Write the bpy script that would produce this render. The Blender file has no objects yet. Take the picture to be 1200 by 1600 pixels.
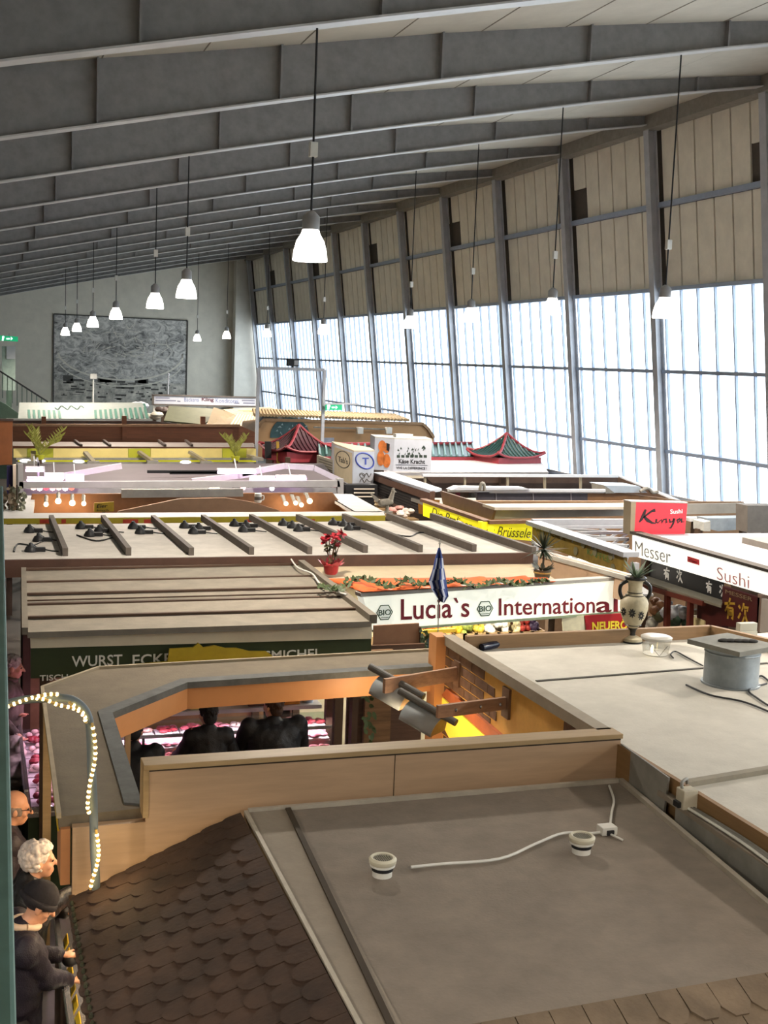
import bpy, math, random
from mathutils import Vector, Matrix
random.seed(7)
SC = bpy.context.scene
COL = SC.collection
PI = math.pi

# ---------------------------------------------------------------- camera
EYE = 4.75
RIGHT = Vector((0.9469, -0.3138, 0.0401))
FOCAL = 1900.0          # in pixels of the 1200x1600 frame
def cam_axes():
    vy = Vector((-636.0, -255.0, FOCAL)).normalized()       # hall axis in camera axes (x right, y down, z forward)
    rho = .04
    n = Vector((-math.sin(rho), math.cos(rho), 0))
    d = n.x * -636.0 + n.y * -255.0
    up = -Vector((n.x, n.y, -d / FOCAL)).normalized()
    vx = vy.cross(up).normalized()
    return vx, vy, up
VX, VY, VZ = cam_axes()
cd = bpy.data.cameras.new('camera')
cam = bpy.data.objects.new('camera', cd)
COL.objects.link(cam)
cd.sensor_fit = 'VERTICAL'; cd.sensor_height = 32.0; cd.lens = FOCAL * 32.0 / 1600.0
cd.clip_start = .05; cd.clip_end = 400
m = Matrix(((VX.x, -VX.y, -VX.z, 0), (VY.x, -VY.y, -VY.z, 0), (VZ.x, -VZ.y, -VZ.z, EYE), (0, 0, 0, 1)))
cam.matrix_world = m
SC.camera = cam

# ---------------------------------------------------------------- light of the place
SC.view_settings.view_transform = 'Standard'
SC.view_settings.look = 'None'
SC.view_settings.exposure = 0.0
SC.view_settings.gamma = 1.0
SC.view_settings.use_curve_mapping = False
SC.cycles.use_denoising = True
SC.cycles.max_bounces = 8
SC.cycles.diffuse_bounces = 4
SC.cycles.transparent_max_bounces = 16
SC.cycles.sample_clamp_indirect = 4.0
SC.cycles.caustics_reflective = False
SC.cycles.caustics_refractive = False
SKY_STRENGTH = 5.2
LAMP_WATT = 215.0
wd = bpy.data.worlds.new('sky'); SC.world = wd; wd.use_nodes = True
nt = wd.node_tree; nt.nodes.clear()
wo = nt.nodes.new('ShaderNodeOutputWorld'); bg = nt.nodes.new('ShaderNodeBackground')
tc = nt.nodes.new('ShaderNodeTexCoord'); nz = nt.nodes.new('ShaderNodeTexNoise'); rp = nt.nodes.new('ShaderNodeValToRGB')
nz.inputs['Scale'].default_value = 3.0; nz.inputs['Detail'].default_value = 4
rp.color_ramp.elements[0].position = .30; rp.color_ramp.elements[0].color = (.15, .185, .21, 1)
rp.color_ramp.elements[1].position = .48; rp.color_ramp.elements[1].color = (.86, .95, 1.0, 1)
nt.links.new(tc.outputs['Generated'], nz.inputs['Vector']); nt.links.new(nz.outputs['Fac'], rp.inputs['Fac'])
nt.links.new(rp.outputs['Color'], bg.inputs['Color']); bg.inputs['Strength'].default_value = SKY_STRENGTH
nt.links.new(bg.outputs['Background'], wo.inputs['Surface'])

# ---------------------------------------------------------------- finding points from the photograph's directions
def ray(px, py):
    c = Vector((px - 600.0, py - 800.0, FOCAL))
    return Vector((VX.dot(c), VY.dot(c), VZ.dot(c)))
def pz(px, py, z):
    r = ray(px, py); t = (z - EYE) / r.z; return Vector((r.x * t, r.y * t, z))
def pY(px, py, y):
    r = ray(px, py); t = y / r.y; return Vector((r.x * t, y, EYE + r.z * t))
def pX(px, py, x):
    r = ray(px, py); t = x / r.x; return Vector((x, r.y * t, EYE + r.z * t))
def vpl(A, B):
    """the upright plane through A and B"""
    d = (B - A); n = Vector((d.y, -d.x, 0)).normalized()
    if n.dot(Vector((0, 0, EYE)) - A) < 0: n = -n
    def f(px, py, off=0.0):
        r = ray(px, py); o = Vector((0, 0, EYE)); t = (A + n * off - o).dot(n) / r.dot(n); return o + r * t
    f.n = n
    return f

# ---------------------------------------------------------------- materials
def lin(c):
    if isinstance(c, str): c = tuple(int(c[i:i + 2], 16) / 255 for i in (0, 2, 4))
    return tuple((v / 12.92 if v <= .04045 else ((v + .055) / 1.055) ** 2.4) for v in c)
MATS = {}
def mat(key, col, rough=.7, var=.12, scale=6.0, metal=0.0, col2=None, emit=0.0, ecol=None, bump=0.0, wood=False, spec=.4):
    if key in MATS: return MATS[key]
    mt = bpy.data.materials.new(key); mt.use_nodes = True
    n = mt.node_tree.nodes; l = mt.node_tree.links
    b = n['Principled BSDF']; c = lin(col)
    b.inputs['Roughness'].default_value = rough; b.inputs['Metallic'].default_value = metal
    b.inputs['Specular IOR Level'].default_value = spec
    if var > 0:
        t = n.new('ShaderNodeTexCoord'); mp = n.new('ShaderNodeMapping'); z = n.new('ShaderNodeTexNoise'); r = n.new('ShaderNodeValToRGB')
        z.inputs['Scale'].default_value = scale; z.inputs['Detail'].default_value = 6; z.inputs['Roughness'].default_value = .65
        if wood: mp.inputs['Scale'].default_value = (.7, 8, 8) if wood == 'x' else (8, .7, 8)
        l.new(t.outputs['Object'], mp.inputs['Vector']); l.new(mp.outputs['Vector'], z.inputs['Vector']); l.new(z.outputs['Fac'], r.inputs['Fac'])
        c2 = lin(col2) if col2 else tuple(v * (1 - 2 * var) for v in c)
        r.color_ramp.elements[0].position = .3; r.color_ramp.elements[0].color = (*c2, 1)
        r.color_ramp.elements[1].position = .7; r.color_ramp.elements[1].color = (*[min(1, v * (1 + var)) for v in c], 1)
        l.new(r.outputs['Color'], b.inputs['Base Color'])
        if bump:
            z2 = n.new('ShaderNodeTexNoise'); z2.inputs['Scale'].default_value = scale * 12
            bp = n.new('ShaderNodeBump'); bp.inputs['Strength'].default_value = bump; bp.inputs['Distance'].default_value = .01
            l.new(t.outputs['Object'], z2.inputs['Vector'])
            l.new(z2.outputs['Fac'], bp.inputs['Height']); l.new(bp.outputs['Normal'], b.inputs['Normal'])
    else:
        b.inputs['Base Color'].default_value = (*c, 1)
    if emit:
        b.inputs['Emission Color'].default_value = (*lin(ecol or col), 1); b.inputs['Emission Strength'].default_value = emit
    MATS[key] = mt
    return mt
def glass(key, tint=(.9, .95, 1), gloss=.08, alpha=.92):
    if key in MATS: return MATS[key]
    mt = bpy.data.materials.new(key); mt.use_nodes = True
    n = mt.node_tree.nodes; l = mt.node_tree.links; n.clear()
    o = n.new('ShaderNodeOutputMaterial'); t = n.new('ShaderNodeBsdfTransparent'); g = n.new('ShaderNodeBsdfGlossy'); mx = n.new('ShaderNodeMixShader')
    t.inputs['Color'].default_value = (*tint, 1); g.inputs['Roughness'].default_value = .12; mx.inputs['Fac'].default_value = gloss
    l.new(t.outputs[0], mx.inputs[1]); l.new(g.outputs[0], mx.inputs[2]); l.new(mx.outputs[0], o.inputs['Surface'])
    MATS[key] = mt
    return mt

# ---------------------------------------------------------------- mesh helpers
def xf(o):
    p = Vector((0, 0, 0))
    while o is not None: p = p + o.location; o = o.parent
    return p
class MB:
    def __init__(s): s.v = []; s.f = []
    def add(s, vs, fs):
        k = len(s.v); s.v += [Vector(v) for v in vs]; s.f += [tuple(i + k for i in f) for f in fs]; return s
    def hexa(s, b, t):       # two rings of the same length
        n = len(b)
        return s.add(list(b) + list(t), [tuple(reversed(range(n))), tuple(range(n, 2 * n))] + [(i, (i + 1) % n, n + (i + 1) % n, n + i) for i in range(n)])
    def box(s, x0, x1, y0, y1, z0, z1):
        return s.hexa([(x0, y0, z0), (x1, y0, z0), (x1, y1, z0), (x0, y1, z0)], [(x0, y0, z1), (x1, y0, z1), (x1, y1, z1), (x0, y1, z1)])
    def prism(s, pts, vec):
        vec = Vector(vec); pts = [Vector(p) for p in pts]
        return s.hexa([p + vec for p in pts], pts)
    def slab(s, pts, th): return s.prism(pts, (0, 0, -th))
    def beam(s, a, b, w, h, up=(0, 0, 1)):
        a = Vector(a); b = Vector(b); d = (b - a).normalized(); up = Vector(up)
        if abs(d.dot(up)) > .98: up = Vector((0, 1, 0))
        sd = d.cross(up).normalized() * (w / 2); u = sd.cross(d).normalized() * (h / 2)
        r = [-sd - u, sd - u, sd + u, -sd + u]
        return s.hexa([a + q for q in r], [b + q for q in r])
    def tube(s, pts, r, n=8, closed=False):
        pts = [Vector(p) for p in pts]; rr = r if isinstance(r, (list, tuple)) else [r] * len(pts)
        vs = []; ref = Vector((0, 0, 1)); prev = None
        for i, p in enumerate(pts):
            d = (pts[min(i + 1, len(pts) - 1)] - pts[max(i - 1, 0)])
            if d.length < 1e-9: d = Vector((0, 0, 1))
            d.normalize()
            if prev is None:
                a = d.cross(ref if abs(d.z) < .95 else Vector((1, 0, 0))).normalized()
            else:
                a = prev - d * prev.dot(d); a = a.normalized() if a.length > 1e-6 else d.orthogonal().normalized()
            prev = a; b = d.cross(a)
            vs += [p + (a * math.cos(2 * PI * k / n) + b * math.sin(2 * PI * k / n)) * rr[i] for k in range(n)]
        fs = [(i * n + k, i * n + (k + 1) % n, (i + 1) * n + (k + 1) % n, (i + 1) * n + k) for i in range(len(pts) - 1) for k in range(n)]
        fs += [tuple(reversed(range(n))), tuple(range((len(pts) - 1) * n, len(pts) * n))]
        return s.add(vs, fs)
    def lathe(s, prof, c=(0, 0, 0), n=24, ax=None, cap=True):
        c = Vector(c); R = Vector((0, 0, 1)).rotation_difference(Vector(ax)).to_matrix() if ax is not None else Matrix.Identity(3)
        vs = [c + R @ Vector((r * math.cos(2 * PI * k / n), r * math.sin(2 * PI * k / n), z)) for r, z in prof for k in range(n)]
        fs = [(i * n + k, i * n + (k + 1) % n, (i + 1) * n + (k + 1) % n, (i + 1) * n + k) for i in range(len(prof) - 1) for k in range(n)]
        if cap: fs += [tuple(reversed(range(n))), tuple(range((len(prof) - 1) * n, len(prof) * n))]
        return s.add(vs, fs)
    def ball(s, c, r, n=12, rot=None):
        c = Vector(c); r = Vector((r, r, r)) if isinstance(r, (int, float)) else Vector(r); h = max(4, n // 2)
        vs = [Vector((0, 0, -1))] + [Vector((math.sin(PI * i / h) * math.cos(2 * PI * k / n), math.sin(PI * i / h) * math.sin(2 * PI * k / n), -math.cos(PI * i / h))) for i in range(1, h) for k in range(n)] + [Vector((0, 0, 1))]
        vs = [Vector((v.x * r.x, v.y * r.y, v.z * r.z)) for v in vs]
        if rot is not None: vs = [rot @ v for v in vs]
        fs = [(0, 1 + (k + 1) % n, 1 + k) for k in range(n)]
        fs += [(1 + i * n + k, 1 + i * n + (k + 1) % n, 1 + (i + 1) * n + (k + 1) % n, 1 + (i + 1) * n + k) for i in range(h - 2) for k in range(n)]
        e = len(vs) - 1; fs += [(1 + (h - 2) * n + k, 1 + (h - 2) * n + (k + 1) % n, e) for k in range(n)]
        return s.add([c + v for v in vs], fs)
    def cap(s, a, b, ra, rb, n=12):
        a = Vector(a); b = Vector(b); s.tube([a, b], [ra, rb], n); s.ball(a, ra, n); s.ball(b, rb, n); return s
    def leaf(s, a, b, w, nrm=(0, 0, 1), droop=0.0, k=4):
        a = Vector(a); b = Vector(b); d = b - a; sd = d.cross(Vector(nrm))
        sd = (sd if sd.length > 1e-6 else d.orthogonal()).normalized() * (w / 2)
        vs = []
        for i in range(k + 1):
            t = i / k; c = a + d * t + Vector((0, 0, -droop * t * t)); q = math.sin(PI * min(.96, .12 + .88 * t)) + .04
            vs += [c - sd * q, c + sd * q]
        return s.add(vs, [(2 * i, 2 * i + 1, 2 * i + 3, 2 * i + 2) for i in range(k)])
    def build(s, name, mt, par=None, smooth=False, bev=0.0, label=None, sub=0):
        me = bpy.data.meshes.new(name)
        if par is not None: o0 = xf(par)
        else:
            xs = [v.x for v in s.v]; ys = [v.y for v in s.v]; zs = [v.z for v in s.v]
            o0 = Vector(((min(xs) + max(xs)) / 2, (min(ys) + max(ys)) / 2, min(zs)))
        me.from_pydata([v - o0 for v in s.v], [], s.f); me.update()
        me.materials.append(mt)
        o = bpy.data.objects.new(name, me); COL.objects.link(o)
        if par is not None: o.parent = par
        else: o.location = o0
        if smooth:
            me.polygons.foreach_set('use_smooth', [True] * len(me.polygons))
            if smooth is True: me.set_sharp_from_angle(angle=math.radians(50))
        if bev:
            bm = o.modifiers.new('bevel', 'BEVEL'); bm.width = bev; bm.segments = 2; bm.limit_method = 'ANGLE'
        if sub:
            sm = o.modifiers.new('sub', 'SUBSURF'); sm.levels = sub; sm.render_levels = sub
        if label: o['label'] = label
        return o
def tag(o, label=None, cat=None, group=None, kind=None):
    if label: o['label'] = label
    if cat: o['category'] = cat
    if group: o['group'] = group
    if kind: o['kind'] = kind
    return o
def T(name, label, cat, loc, group=None):
    o = bpy.data.objects.new(name, None); COL.objects.link(o); o.location = Vector(loc); o.empty_display_size = .1
    return tag(o, label, cat, group)
def S(o): o['kind'] = 'structure'; return o
def dup(root, loc, label=None, group=None):
    r = root.copy(); COL.objects.link(r); r.location = Vector(loc)
    if label: r['label'] = label
    if group: r['group'] = group
    for ch in root.children:
        c = ch.copy(); COL.objects.link(c); c.parent = r
        for g in ch.children:
            d = g.copy(); COL.objects.link(d); d.parent = c
    return r
def text(s, O, R, U, mt, par, name='lettering', shear=0.0, bold=0.0, depth=.004, label=None, off=.003):
    """letters fitted to the box O, O+R, O+U, standing on the surface"""
    cu = bpy.data.curves.new('t', 'FONT'); cu.body = s; cu.shear = shear; cu.offset = bold; cu.resolution_u = 3
    ob = bpy.data.objects.new('t', cu); COL.objects.link(ob)
    dg = bpy.context.evaluated_depsgraph_get(); me = bpy.data.meshes.new_from_object(ob.evaluated_get(dg))
    vs = [v.co.copy() for v in me.vertices]; fs = [tuple(p.vertices) for p in me.polygons]
    bpy.data.objects.remove(ob); bpy.data.curves.remove(cu); bpy.data.meshes.remove(me)
    x0 = min(v.x for v in vs); x1 = max(v.x for v in vs); y0 = min(v.y for v in vs); y1 = max(v.y for v in vs)
    O = Vector(O); R = Vector(R); U = Vector(U); n = R.cross(U).normalized()
    if n.dot(Vector((0, 0, EYE)) - O) < 0: n = -n
    M = MB(); w = [O + R * ((v.x - x0) / (x1 - x0)) + U * ((v.y - y0) / (y1 - y0)) for v in vs]
    k = len(w)
    M.add([p + n * (off + depth) for p in w] + [p + n * off for p in w], fs)
    cnt = {}
    for f in fs:
        for i in range(len(f)):
            a, b = f[i], f[(i + 1) % len(f)]; cnt[(a, b)] = 1
    M.f += [(a + k, b + k, b, a) for (a, b) in cnt if (b, a) not in cnt]
    return M.build(name, mt, par, label=label)
def textp(s, pl, ll, lr, ul, mt, par, **k):
    O = pl(*ll); return text(s, O, pl(*lr) - O, pl(*ul) - O, mt, par, **k)
def panel(pl, quad, th, off=0.0):
    """an upright board whose front outline is seen at these directions"""
    return MB().prism([pl(*q, off) for q in quad], -pl.n * th)
def ribbon(M, pl, pts, ws, off=.004):
    """a brush stroke lying on a plane"""
    P = [pl(x, y, off) for x, y in pts]; n = pl.n; vs = []
    for i, p in enumerate(P):
        d = (P[min(i + 1, len(P) - 1)] - P[max(i - 1, 0)]).normalized(); s = d.cross(n) * ws[min(i, len(ws) - 1)] / 2
        vs += [p - s, p + s]
    return M.add(vs, [(2 * i, 2 * i + 1, 2 * i + 3, 2 * i + 2) for i in range(len(P) - 1)])
def smooth_path(pts, k=5):
    pts = [Vector(p) for p in pts]; out = []
    for i in range(len(pts) - 1):
        a = pts[max(i - 1, 0)]; b = pts[i]; c = pts[i + 1]; d = pts[min(i + 2, len(pts) - 1)]
        for j in range(k):
            t = j / k; out.append(.5 * ((2 * b) + (c - a) * t + (2 * a - 5 * b + 4 * c - d) * t * t + (3 * b - a - 3 * c + d) * t ** 3))
    return out + [pts[-1]]
# ================================================================ the hall
M_floor = mat('floor_tile', '4a443e', .45, .15, 3)
M_cream = mat('panel_cream', 'efe7d6', .7, .06, 2)
M_dark = mat('panel_dark', '4d463f', .8, .1)
M_steel = mat('steel_grey', 'b4b6bc', .5, .08, 3)
M_beam = mat('beam_grey', '868688', .6, .1, 5)
M_flange_lit = mat('beam_flange_lit', 'c2c2c2', .35, .08, 3)  # lighter copy of the beam steel, light on the flange put into its colour
M_ceil = mat('ceiling_board', 'c2bcae', .8, .06, 1.5)
M_wall = mat('plaster', 'dcd6c8', .85, .05, 2)
M_mull = mat('mullion', '98a4b8', .5, .05)
M_pane = glass('window_glass', (.95, .98, 1), .04)
M_seam = mat('seam', '4a443c', .8, .05)
WX = 14.1; LEAN = .12; BAY = 4.0; C0 = 23.22; YF = 64.4
def wx(z, d=0.0): return WX - LEAN * (z - EYE) + d
COLS = [C0 + BAY * k for k in range(-8, 11)]           # column lines
def zbot(x):                                            # underside of a roof girder
    P = [(-9, 4.9), (.3, 7.2), (3.5, 7.94), (6, 8.5), (7.8, 8.88), (9.8, 9.3), (13.3, 9.98)]
    for (a, b), (c, d) in zip(P, P[1:]):
        if x <= c: return b + (d - b) * (x - a) / (c - a)
    return P[-1][1]
def ztop(x):
    P = [(-9, 6.2), (1.35, 8.2), (3.55, 8.6), (5.65, 9.0), (7.75, 9.35), (9.85, 9.66), (13.6, 10.2)]
    for (a, b), (c, d) in zip(P, P[1:]):
        if x <= c: return b + (d - b) * (x - a) / (c - a)
    return P[-1][1]
XL = -8.0; YB = COLS[0] - 2
S(MB().box(XL, 15.5, YB, YF + .3, -.15, 0).build('floor', M_floor))
S(MB().box(XL - .2, XL, YB, YF + .3, 0, 8).build('wall_left', M_wall))
S(MB().box(XL, 15.5, YB - .2, YB, 0, 11).build('wall_back', M_wall))
S(MB().box(XL, 15, YF, YF + .25, 0, 11).build('wall_far', M_wall))
pA = pY(368, 500, 63.6)
S(MB().box(pA.x, 14.6, 63.6, YF, 0, 10.6).build('trim_1', mat('plaster_pier', 'dcd8ce', .85, .05, 2)))
# ceiling: boards following the girders' top, with thin seams
XS = [-8.2, -4, 1.35, 3.55, 5.65, 7.75, 9.85, 13.75]
c = MB()
for a, b in zip(XS, XS[1:]):
    za, zb = ztop(a), ztop(b)
    c.hexa([(a, YB, za), (b, YB, zb), (b, YF, zb), (a, YF, za)], [(a, YB, za + .15), (b, YB, zb + .15), (b, YF, zb + .15), (a, YF, za + .15)])
ce = S(c.build('ceiling', M_ceil))
s = MB()
for k in range(18):
    x = -7 + k * 1.2
    if x > 13.3: break
    s.beam((x, YB, ztop(x) - .002), (x, YF, ztop(x) - .002), .014, .008)
s.build('seam', mat('ceiling_seam', '827c70', .9, 0), ce)
n_tr = 2
GX = [-8, -5, -2.9, -.8, .3, 1.35, 2.5, 3.55, 4.6, 5.65, 6.7, 7.75, 8.8, 9.85, 11.9, 13.45]
for yc in COLS:
    t = MB()
    for a, b in zip(GX, GX[1:]):
        t.hexa([(a, yc - .012, zbot(a)), (b, yc - .012, zbot(b)), (b, yc + .012, zbot(b)), (a, yc + .012, zbot(a))],
               [(a, yc - .012, ztop(a)), (b, yc - .012, ztop(b)), (b, yc + .012, ztop(b)), (a, yc + .012, ztop(a))])
    for x in (-7.1, -5, -2.9, -.75, 1.35, 3.55, 5.65, 7.75, 9.85, 11.9):
        t.box(x - .012, x + .012, yc - .1, yc + .1, zbot(x), ztop(x))
    g = S(t.build('trim_%d' % n_tr, M_beam)); n_tr += 1
    t = MB()
    for a, b in zip(GX, GX[1:]):
        t.hexa([(a, yc - .11, zbot(a) - .02), (b, yc - .11, zbot(b) - .02), (b, yc + .11, zbot(b) - .02), (a, yc + .11, zbot(a) - .02)],
               [(a, yc - .11, zbot(a)), (b, yc - .11, zbot(b)), (b, yc + .11, zbot(b)), (a, yc + .11, zbot(a))])
    t.build('lower_flange', M_flange_lit, g)
    # leaning column
    t = MB(); w = .11
    for dx0, dx1, hw in ((-.22, -.195, .1), (-.04, -.015, .1), (-.195, -.04, .012)):
        t.hexa([(wx(0, dx0), yc - hw, 0), (wx(0, dx1), yc - hw, 0), (wx(0, dx1), yc + hw, 0), (wx(0, dx0), yc + hw, 0)],
               [(wx(9.95, dx0), yc - hw, 9.95), (wx(9.95, dx1), yc - hw, 9.95), (wx(9.95, dx1), yc + hw, 9.95), (wx(9.95, dx0), yc + hw, 9.95)])
    S(t.build('trim_%d' % n_tr, M_steel)); n_tr += 1
# eaves beam
t = MB(); t.beam((wx(9.95) - .1, YB, 10.0), (wx(9.95) - .1, YF, 10.0), .3, .32); S(t.build('trim_%d' % n_tr, mat('eave', '8a867e', .7, .1))); n_tr += 1
# upright board wall above and parapet wall below the glazing
def wq(y0, y1, z0, z1, d0, d1):
    return [(wx(z0, d0), y0, z0), (wx(z0, d0), y1, z0), (wx(z1, d0), y1, z1), (wx(z1, d0), y0, z1)], [(wx(z0, d1), y0, z0), (wx(z0, d1), y1, z0), (wx(z1, d1), y1, z1), (wx(z1, d1), y0, z1)]
wl = MB(); wl.hexa(*wq(YB, YF, 0, 2.08, .2, 0)); wl = S(wl.build('wall_right', mat('parapet', '8f8d88', .8)))
up = S(MB().hexa(*wq(YB, YF, 6.6, 10.05, .12, .1)).build('wall_right_upper', M_seam))
NP = 6
win = 0
for i, yc in enumerate(COLS[:-1]):
    y0 = yc + .13; y1 = yc + BAY - .13; pw = (y1 - y0) / NP
    b = MB(); dk = MB()
    for k in range(NP):
        a, e = y0 + k * pw + .025, y0 + (k + 1) * pw - .025
        b.hexa(*wq(a, e, 6.62, 8.27, .1, .06))
        if (i % 2 == 0 and k == NP - 1) or (i % 2 == 1 and k == 0):
            b.hexa(*wq(a, e, 9.1, 9.9, .1, .06)); dk.hexa(*wq(a, e, 8.4, 9.08, .1, .085))
        else: b.hexa(*wq(a, e, 8.4, 9.9, .1, .06))
    b.build('board_panel', M_cream, up)
    dk.build('flap_gap', M_dark, up, label='dark sheet painted as the shade in an open flap')  # dark sheets standing in for the shade inside open flaps
    win += 1
    fr = MB()
    for k in range(NP + 1):
        y = y0 + k * pw; fr.hexa(*wq(y - .018, y + .018, 2.1, 6.58, .06, 0))
    for z, h in ((2.12, .1), (3.13, .075), (4.85, .075), (6.58, .08), (8.33, .1)):
        d = -.03 if z < 8 else .0
        fr.hexa(*wq(y0 - .1, y1 + .1, z - h / 2, z + h / 2, .07, d - .04))
    f = S(fr.build('window_%d' % win, M_mull))
    g = MB(); g.add([(wx(2.1, .03), y0, 2.1), (wx(2.1, .03), y1, 2.1), (wx(6.58, .03), y1, 6.58), (wx(6.58, .03), y0, 6.58)], [(0, 1, 2, 3)])
    g.build('glass', M_pane, f)
# handrail pipe along the sill
t = MB(); t.tube([(wx(2.3, -.45), 15, 2.25), (wx(2.3, -.45), 40, 2.25)], .02, 6)
for k in range(13): t.tube([(wx(2, -.45), 15 + 2 * k, 0), (wx(2, -.45), 15 + 2 * k, 2.25)], .015, 6)
tag(t.build('guard_rail', M_steel), 'grey pipe guard rail running along the window sill', 'railing')

# mural on the far wall
mu = T('wall_mural', 'huge grey bird\'s eye town plan mural on the far wall', 'mural', pY(187, 620, YF - .02))
A = pY(84, 492, YF); Bp = pY(293, 500, YF)
mm = bpy.data.materials.new('mural'); mm.use_nodes = True; MATS['mural'] = mm
n = mm.node_tree.nodes; l = mm.node_tree.links; bs = n['Principled BSDF']; bs.inputs['Roughness'].default_value = .9
t_ = n.new('ShaderNodeTexCoord'); mp = n.new('ShaderNodeMapping'); mp.inputs['Scale'].default_value = (1, 1, 1.6)
z1 = n.new('ShaderNodeTexNoise'); z1.inputs['Scale'].default_value = 1.9; z1.inputs['Detail'].default_value = 9; z1.inputs['Roughness'].default_value = .75; z1.inputs['Distortion'].default_value = 1.6
gr = n.new('ShaderNodeTexNoise'); gr.inputs['Scale'].default_value = .35; gr.inputs['Detail'].default_value = 2
ad = n.new('ShaderNodeMath'); ad.operation = 'MULTIPLY_ADD'; ad.inputs[1].default_value = .35
r1 = n.new('ShaderNodeValToRGB'); e = r1.color_ramp.elements
e[0].position = .50; e[0].color = (.05, .05, .054, 1); e[1].position = .78; e[1].color = (.72, .70, .66, 1)
l.new(t_.outputs['Object'], mp.inputs['Vector']); l.new(mp.outputs['Vector'], z1.inputs['Vector']); l.new(mp.outputs['Vector'], gr.inputs['Vector'])
l.new(gr.outputs['Fac'], ad.inputs[0]); l.new(z1.outputs['Fac'], ad.inputs[2]); l.new(ad.outputs[0], r1.inputs['Fac']); l.new(r1.outputs['Color'], bs.inputs['Base Color'])
x0, x1, zt, zb_ = A.x, Bp.x, 6.65, 3.0
MB().box(x0, x1, YF - .03, YF - .002, 2.2, zt).build('plan_panel', mm, mu)
fr = MB(); M_inkl = mat('mural_line', 'dcd8cc', .9, .1); M_ink = mat('mural_ink', '5a5956', .9, .1)
for a, b in (((x0, 2.2), (x0, zt)), ((x0, zt), (x1, zt)), ((x1, zt), (x1, 2.2))):
    fr.beam((a[0], YF - .03, a[1]), (b[0], YF - .03, b[1]), .06, .06)
fr.build('border', mat('mural_border', '55534f', .8), mu)
# lower legend strip, river ring and street lines of the plan
q = MB(); q.box(x0 + .05, x1 - .05, YF - .036, YF - .03, 2.2, 3.35)
q.build('legend_strip', mat('mural_legend', 'c9c5bb', .9, .35, 2.2, col2='7a7872'), mu)
q = MB()
cxm = (x0 + x1) / 2
ring = [(cxm + 3.2 * math.cos(a), YF - .037, 4.9 + 1.45 * math.sin(a)) for a in [PI + PI * k / 24 for k in range(25)]]
for a, b in zip(ring, ring[1:]): q.beam(a, b, .01, .09, (0, 0, 1))
ring2 = [(cxm + 3.25 * math.cos(a), YF - .037, 4.62 + 1.5 * math.sin(a)) for a in [PI * 1.1 + PI * .8 * k / 24 for k in range(25)]]
for a, b in zip(ring2, ring2[1:]): q.beam(a, b, .01, .05)
rr = random.Random(3)
for k in range(70):
    a = rr.uniform(0, 2 * PI); r0 = rr.uniform(.2, 2.2); an = a + rr.uniform(-.6, .6) + PI / 2 * rr.choice((0, 1)); L = rr.uniform(.2, .8)
    p = Vector((cxm + 1.25 * r0 * math.cos(a), YF - .037, 5.0 + .6 * r0 * math.sin(a))); d = Vector((math.cos(an), 0, .6 * math.sin(an))) * L
    if abs(p.x + d.x - cxm) < 3.3 and 3.4 < p.z + d.z < 6.5: q.beam(p, p + d, .008, .03, (0, 0, 1))
q.build('street_pattern', M_inkl, mu)
q = MB()
for k in range(70):
    p = Vector((rr.uniform(x0 + .2, x1 - .5), YF - .04, rr.uniform(2.4, 3.25))); w = rr.uniform(.05, .45)
    q.box(p.x, p.x + w, YF - .041, YF - .036, p.z, p.z + rr.uniform(.02, .12))
for k in range(9):
    p = x0 + .3 + rr.uniform(0, 6); q.box(p, p + rr.uniform(.3, .9), YF - .041, YF - .036, 3.3, 3.3 + rr.uniform(.1, .3))
q.build('legend_print', M_ink, mu)

# hanging bell lamps
M_bell = mat('lamp_glow', 'ffffff', .4, 0, emit=9.0, ecol='fff6ea')
M_house = mat('lamp_housing', '9a9a9c', .4, .06, metal=.3)
M_cord = mat('cord_black', '1c1c1e', .6, 0)
M_white = mat('white_plastic', 'd8d6cf', .5, .05)
def bell(loc, label, first=None, group=None, light=True, sc=1.0):
    x, y, z = loc; top = zbot(x) - z
    if True:
        r = T('pendant_lamp', label, 'lamp', loc, group)
        q = MB().lathe([(.235 * sc, 0), (.24 * sc, .01), (.225 * sc, .14 * sc), (.19 * sc, .27 * sc), (.13 * sc, .37 * sc), (.115 * sc, .42 * sc), (.11 * sc, .42 * sc), (.18 * sc, .25 * sc), (.225 * sc, .02)], loc, 28, cap=False)
        q.build('bell_shade', M_bell, r, smooth=True)
        q = MB().lathe([(.02, .42 * sc), (.12 * sc, .42 * sc), (.12 * sc, .60 * sc), (.06 * sc, .66 * sc), (.02, .68 * sc)], loc, 20); q.build('housing', M_house, r, smooth=True)
        q = MB().tube([(x, y, z + .67 * sc), (x, y, zbot(x) - .03)], .011, 6); q.build('cord', M_cord, r)
        q = MB().box(x - .035, x + .035, y - .035, y + .035, z + .95, z + 1.08); q.build('cord_clamp', M_white, r)
        if light:
            ld = bpy.data.lights.new('lamp_bulb', 'SPOT'); ld.energy = LAMP_WATT * 5; ld.color = (1, .89, .76); ld.shadow_soft_size = .12; ld.spot_size = math.radians(160); ld.spot_blend = .8
            lo = bpy.data.objects.new('bulb', ld); COL.objects.link(lo); lo.parent = r; lo.location = (0, 0, -.03)
    return r
LROW = [((484, 408), 11.22, 'largest and nearest hanging bell lamp, high in the middle of the hall'), ((291, 466), 19.22, 'bell lamp second nearest of the lit row before the far wall, right above the mural'),
        ((242, 482), 23.22, 'bell lamp third nearest of the lit row, just above the mural edge'), ((181, 499), 31.22, 'bell lamp fourth of the row, overlapping the top edge of the mural'),
        ((145, 511), 35.22, 'bell lamp over the mural, third from its left end'), ((120, 518), 43.22, 'bell lamp over the mural, second from its left end'), ((102, 524), 47.22, 'leftmost and farthest bell lamp in front of the mural')]
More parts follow.
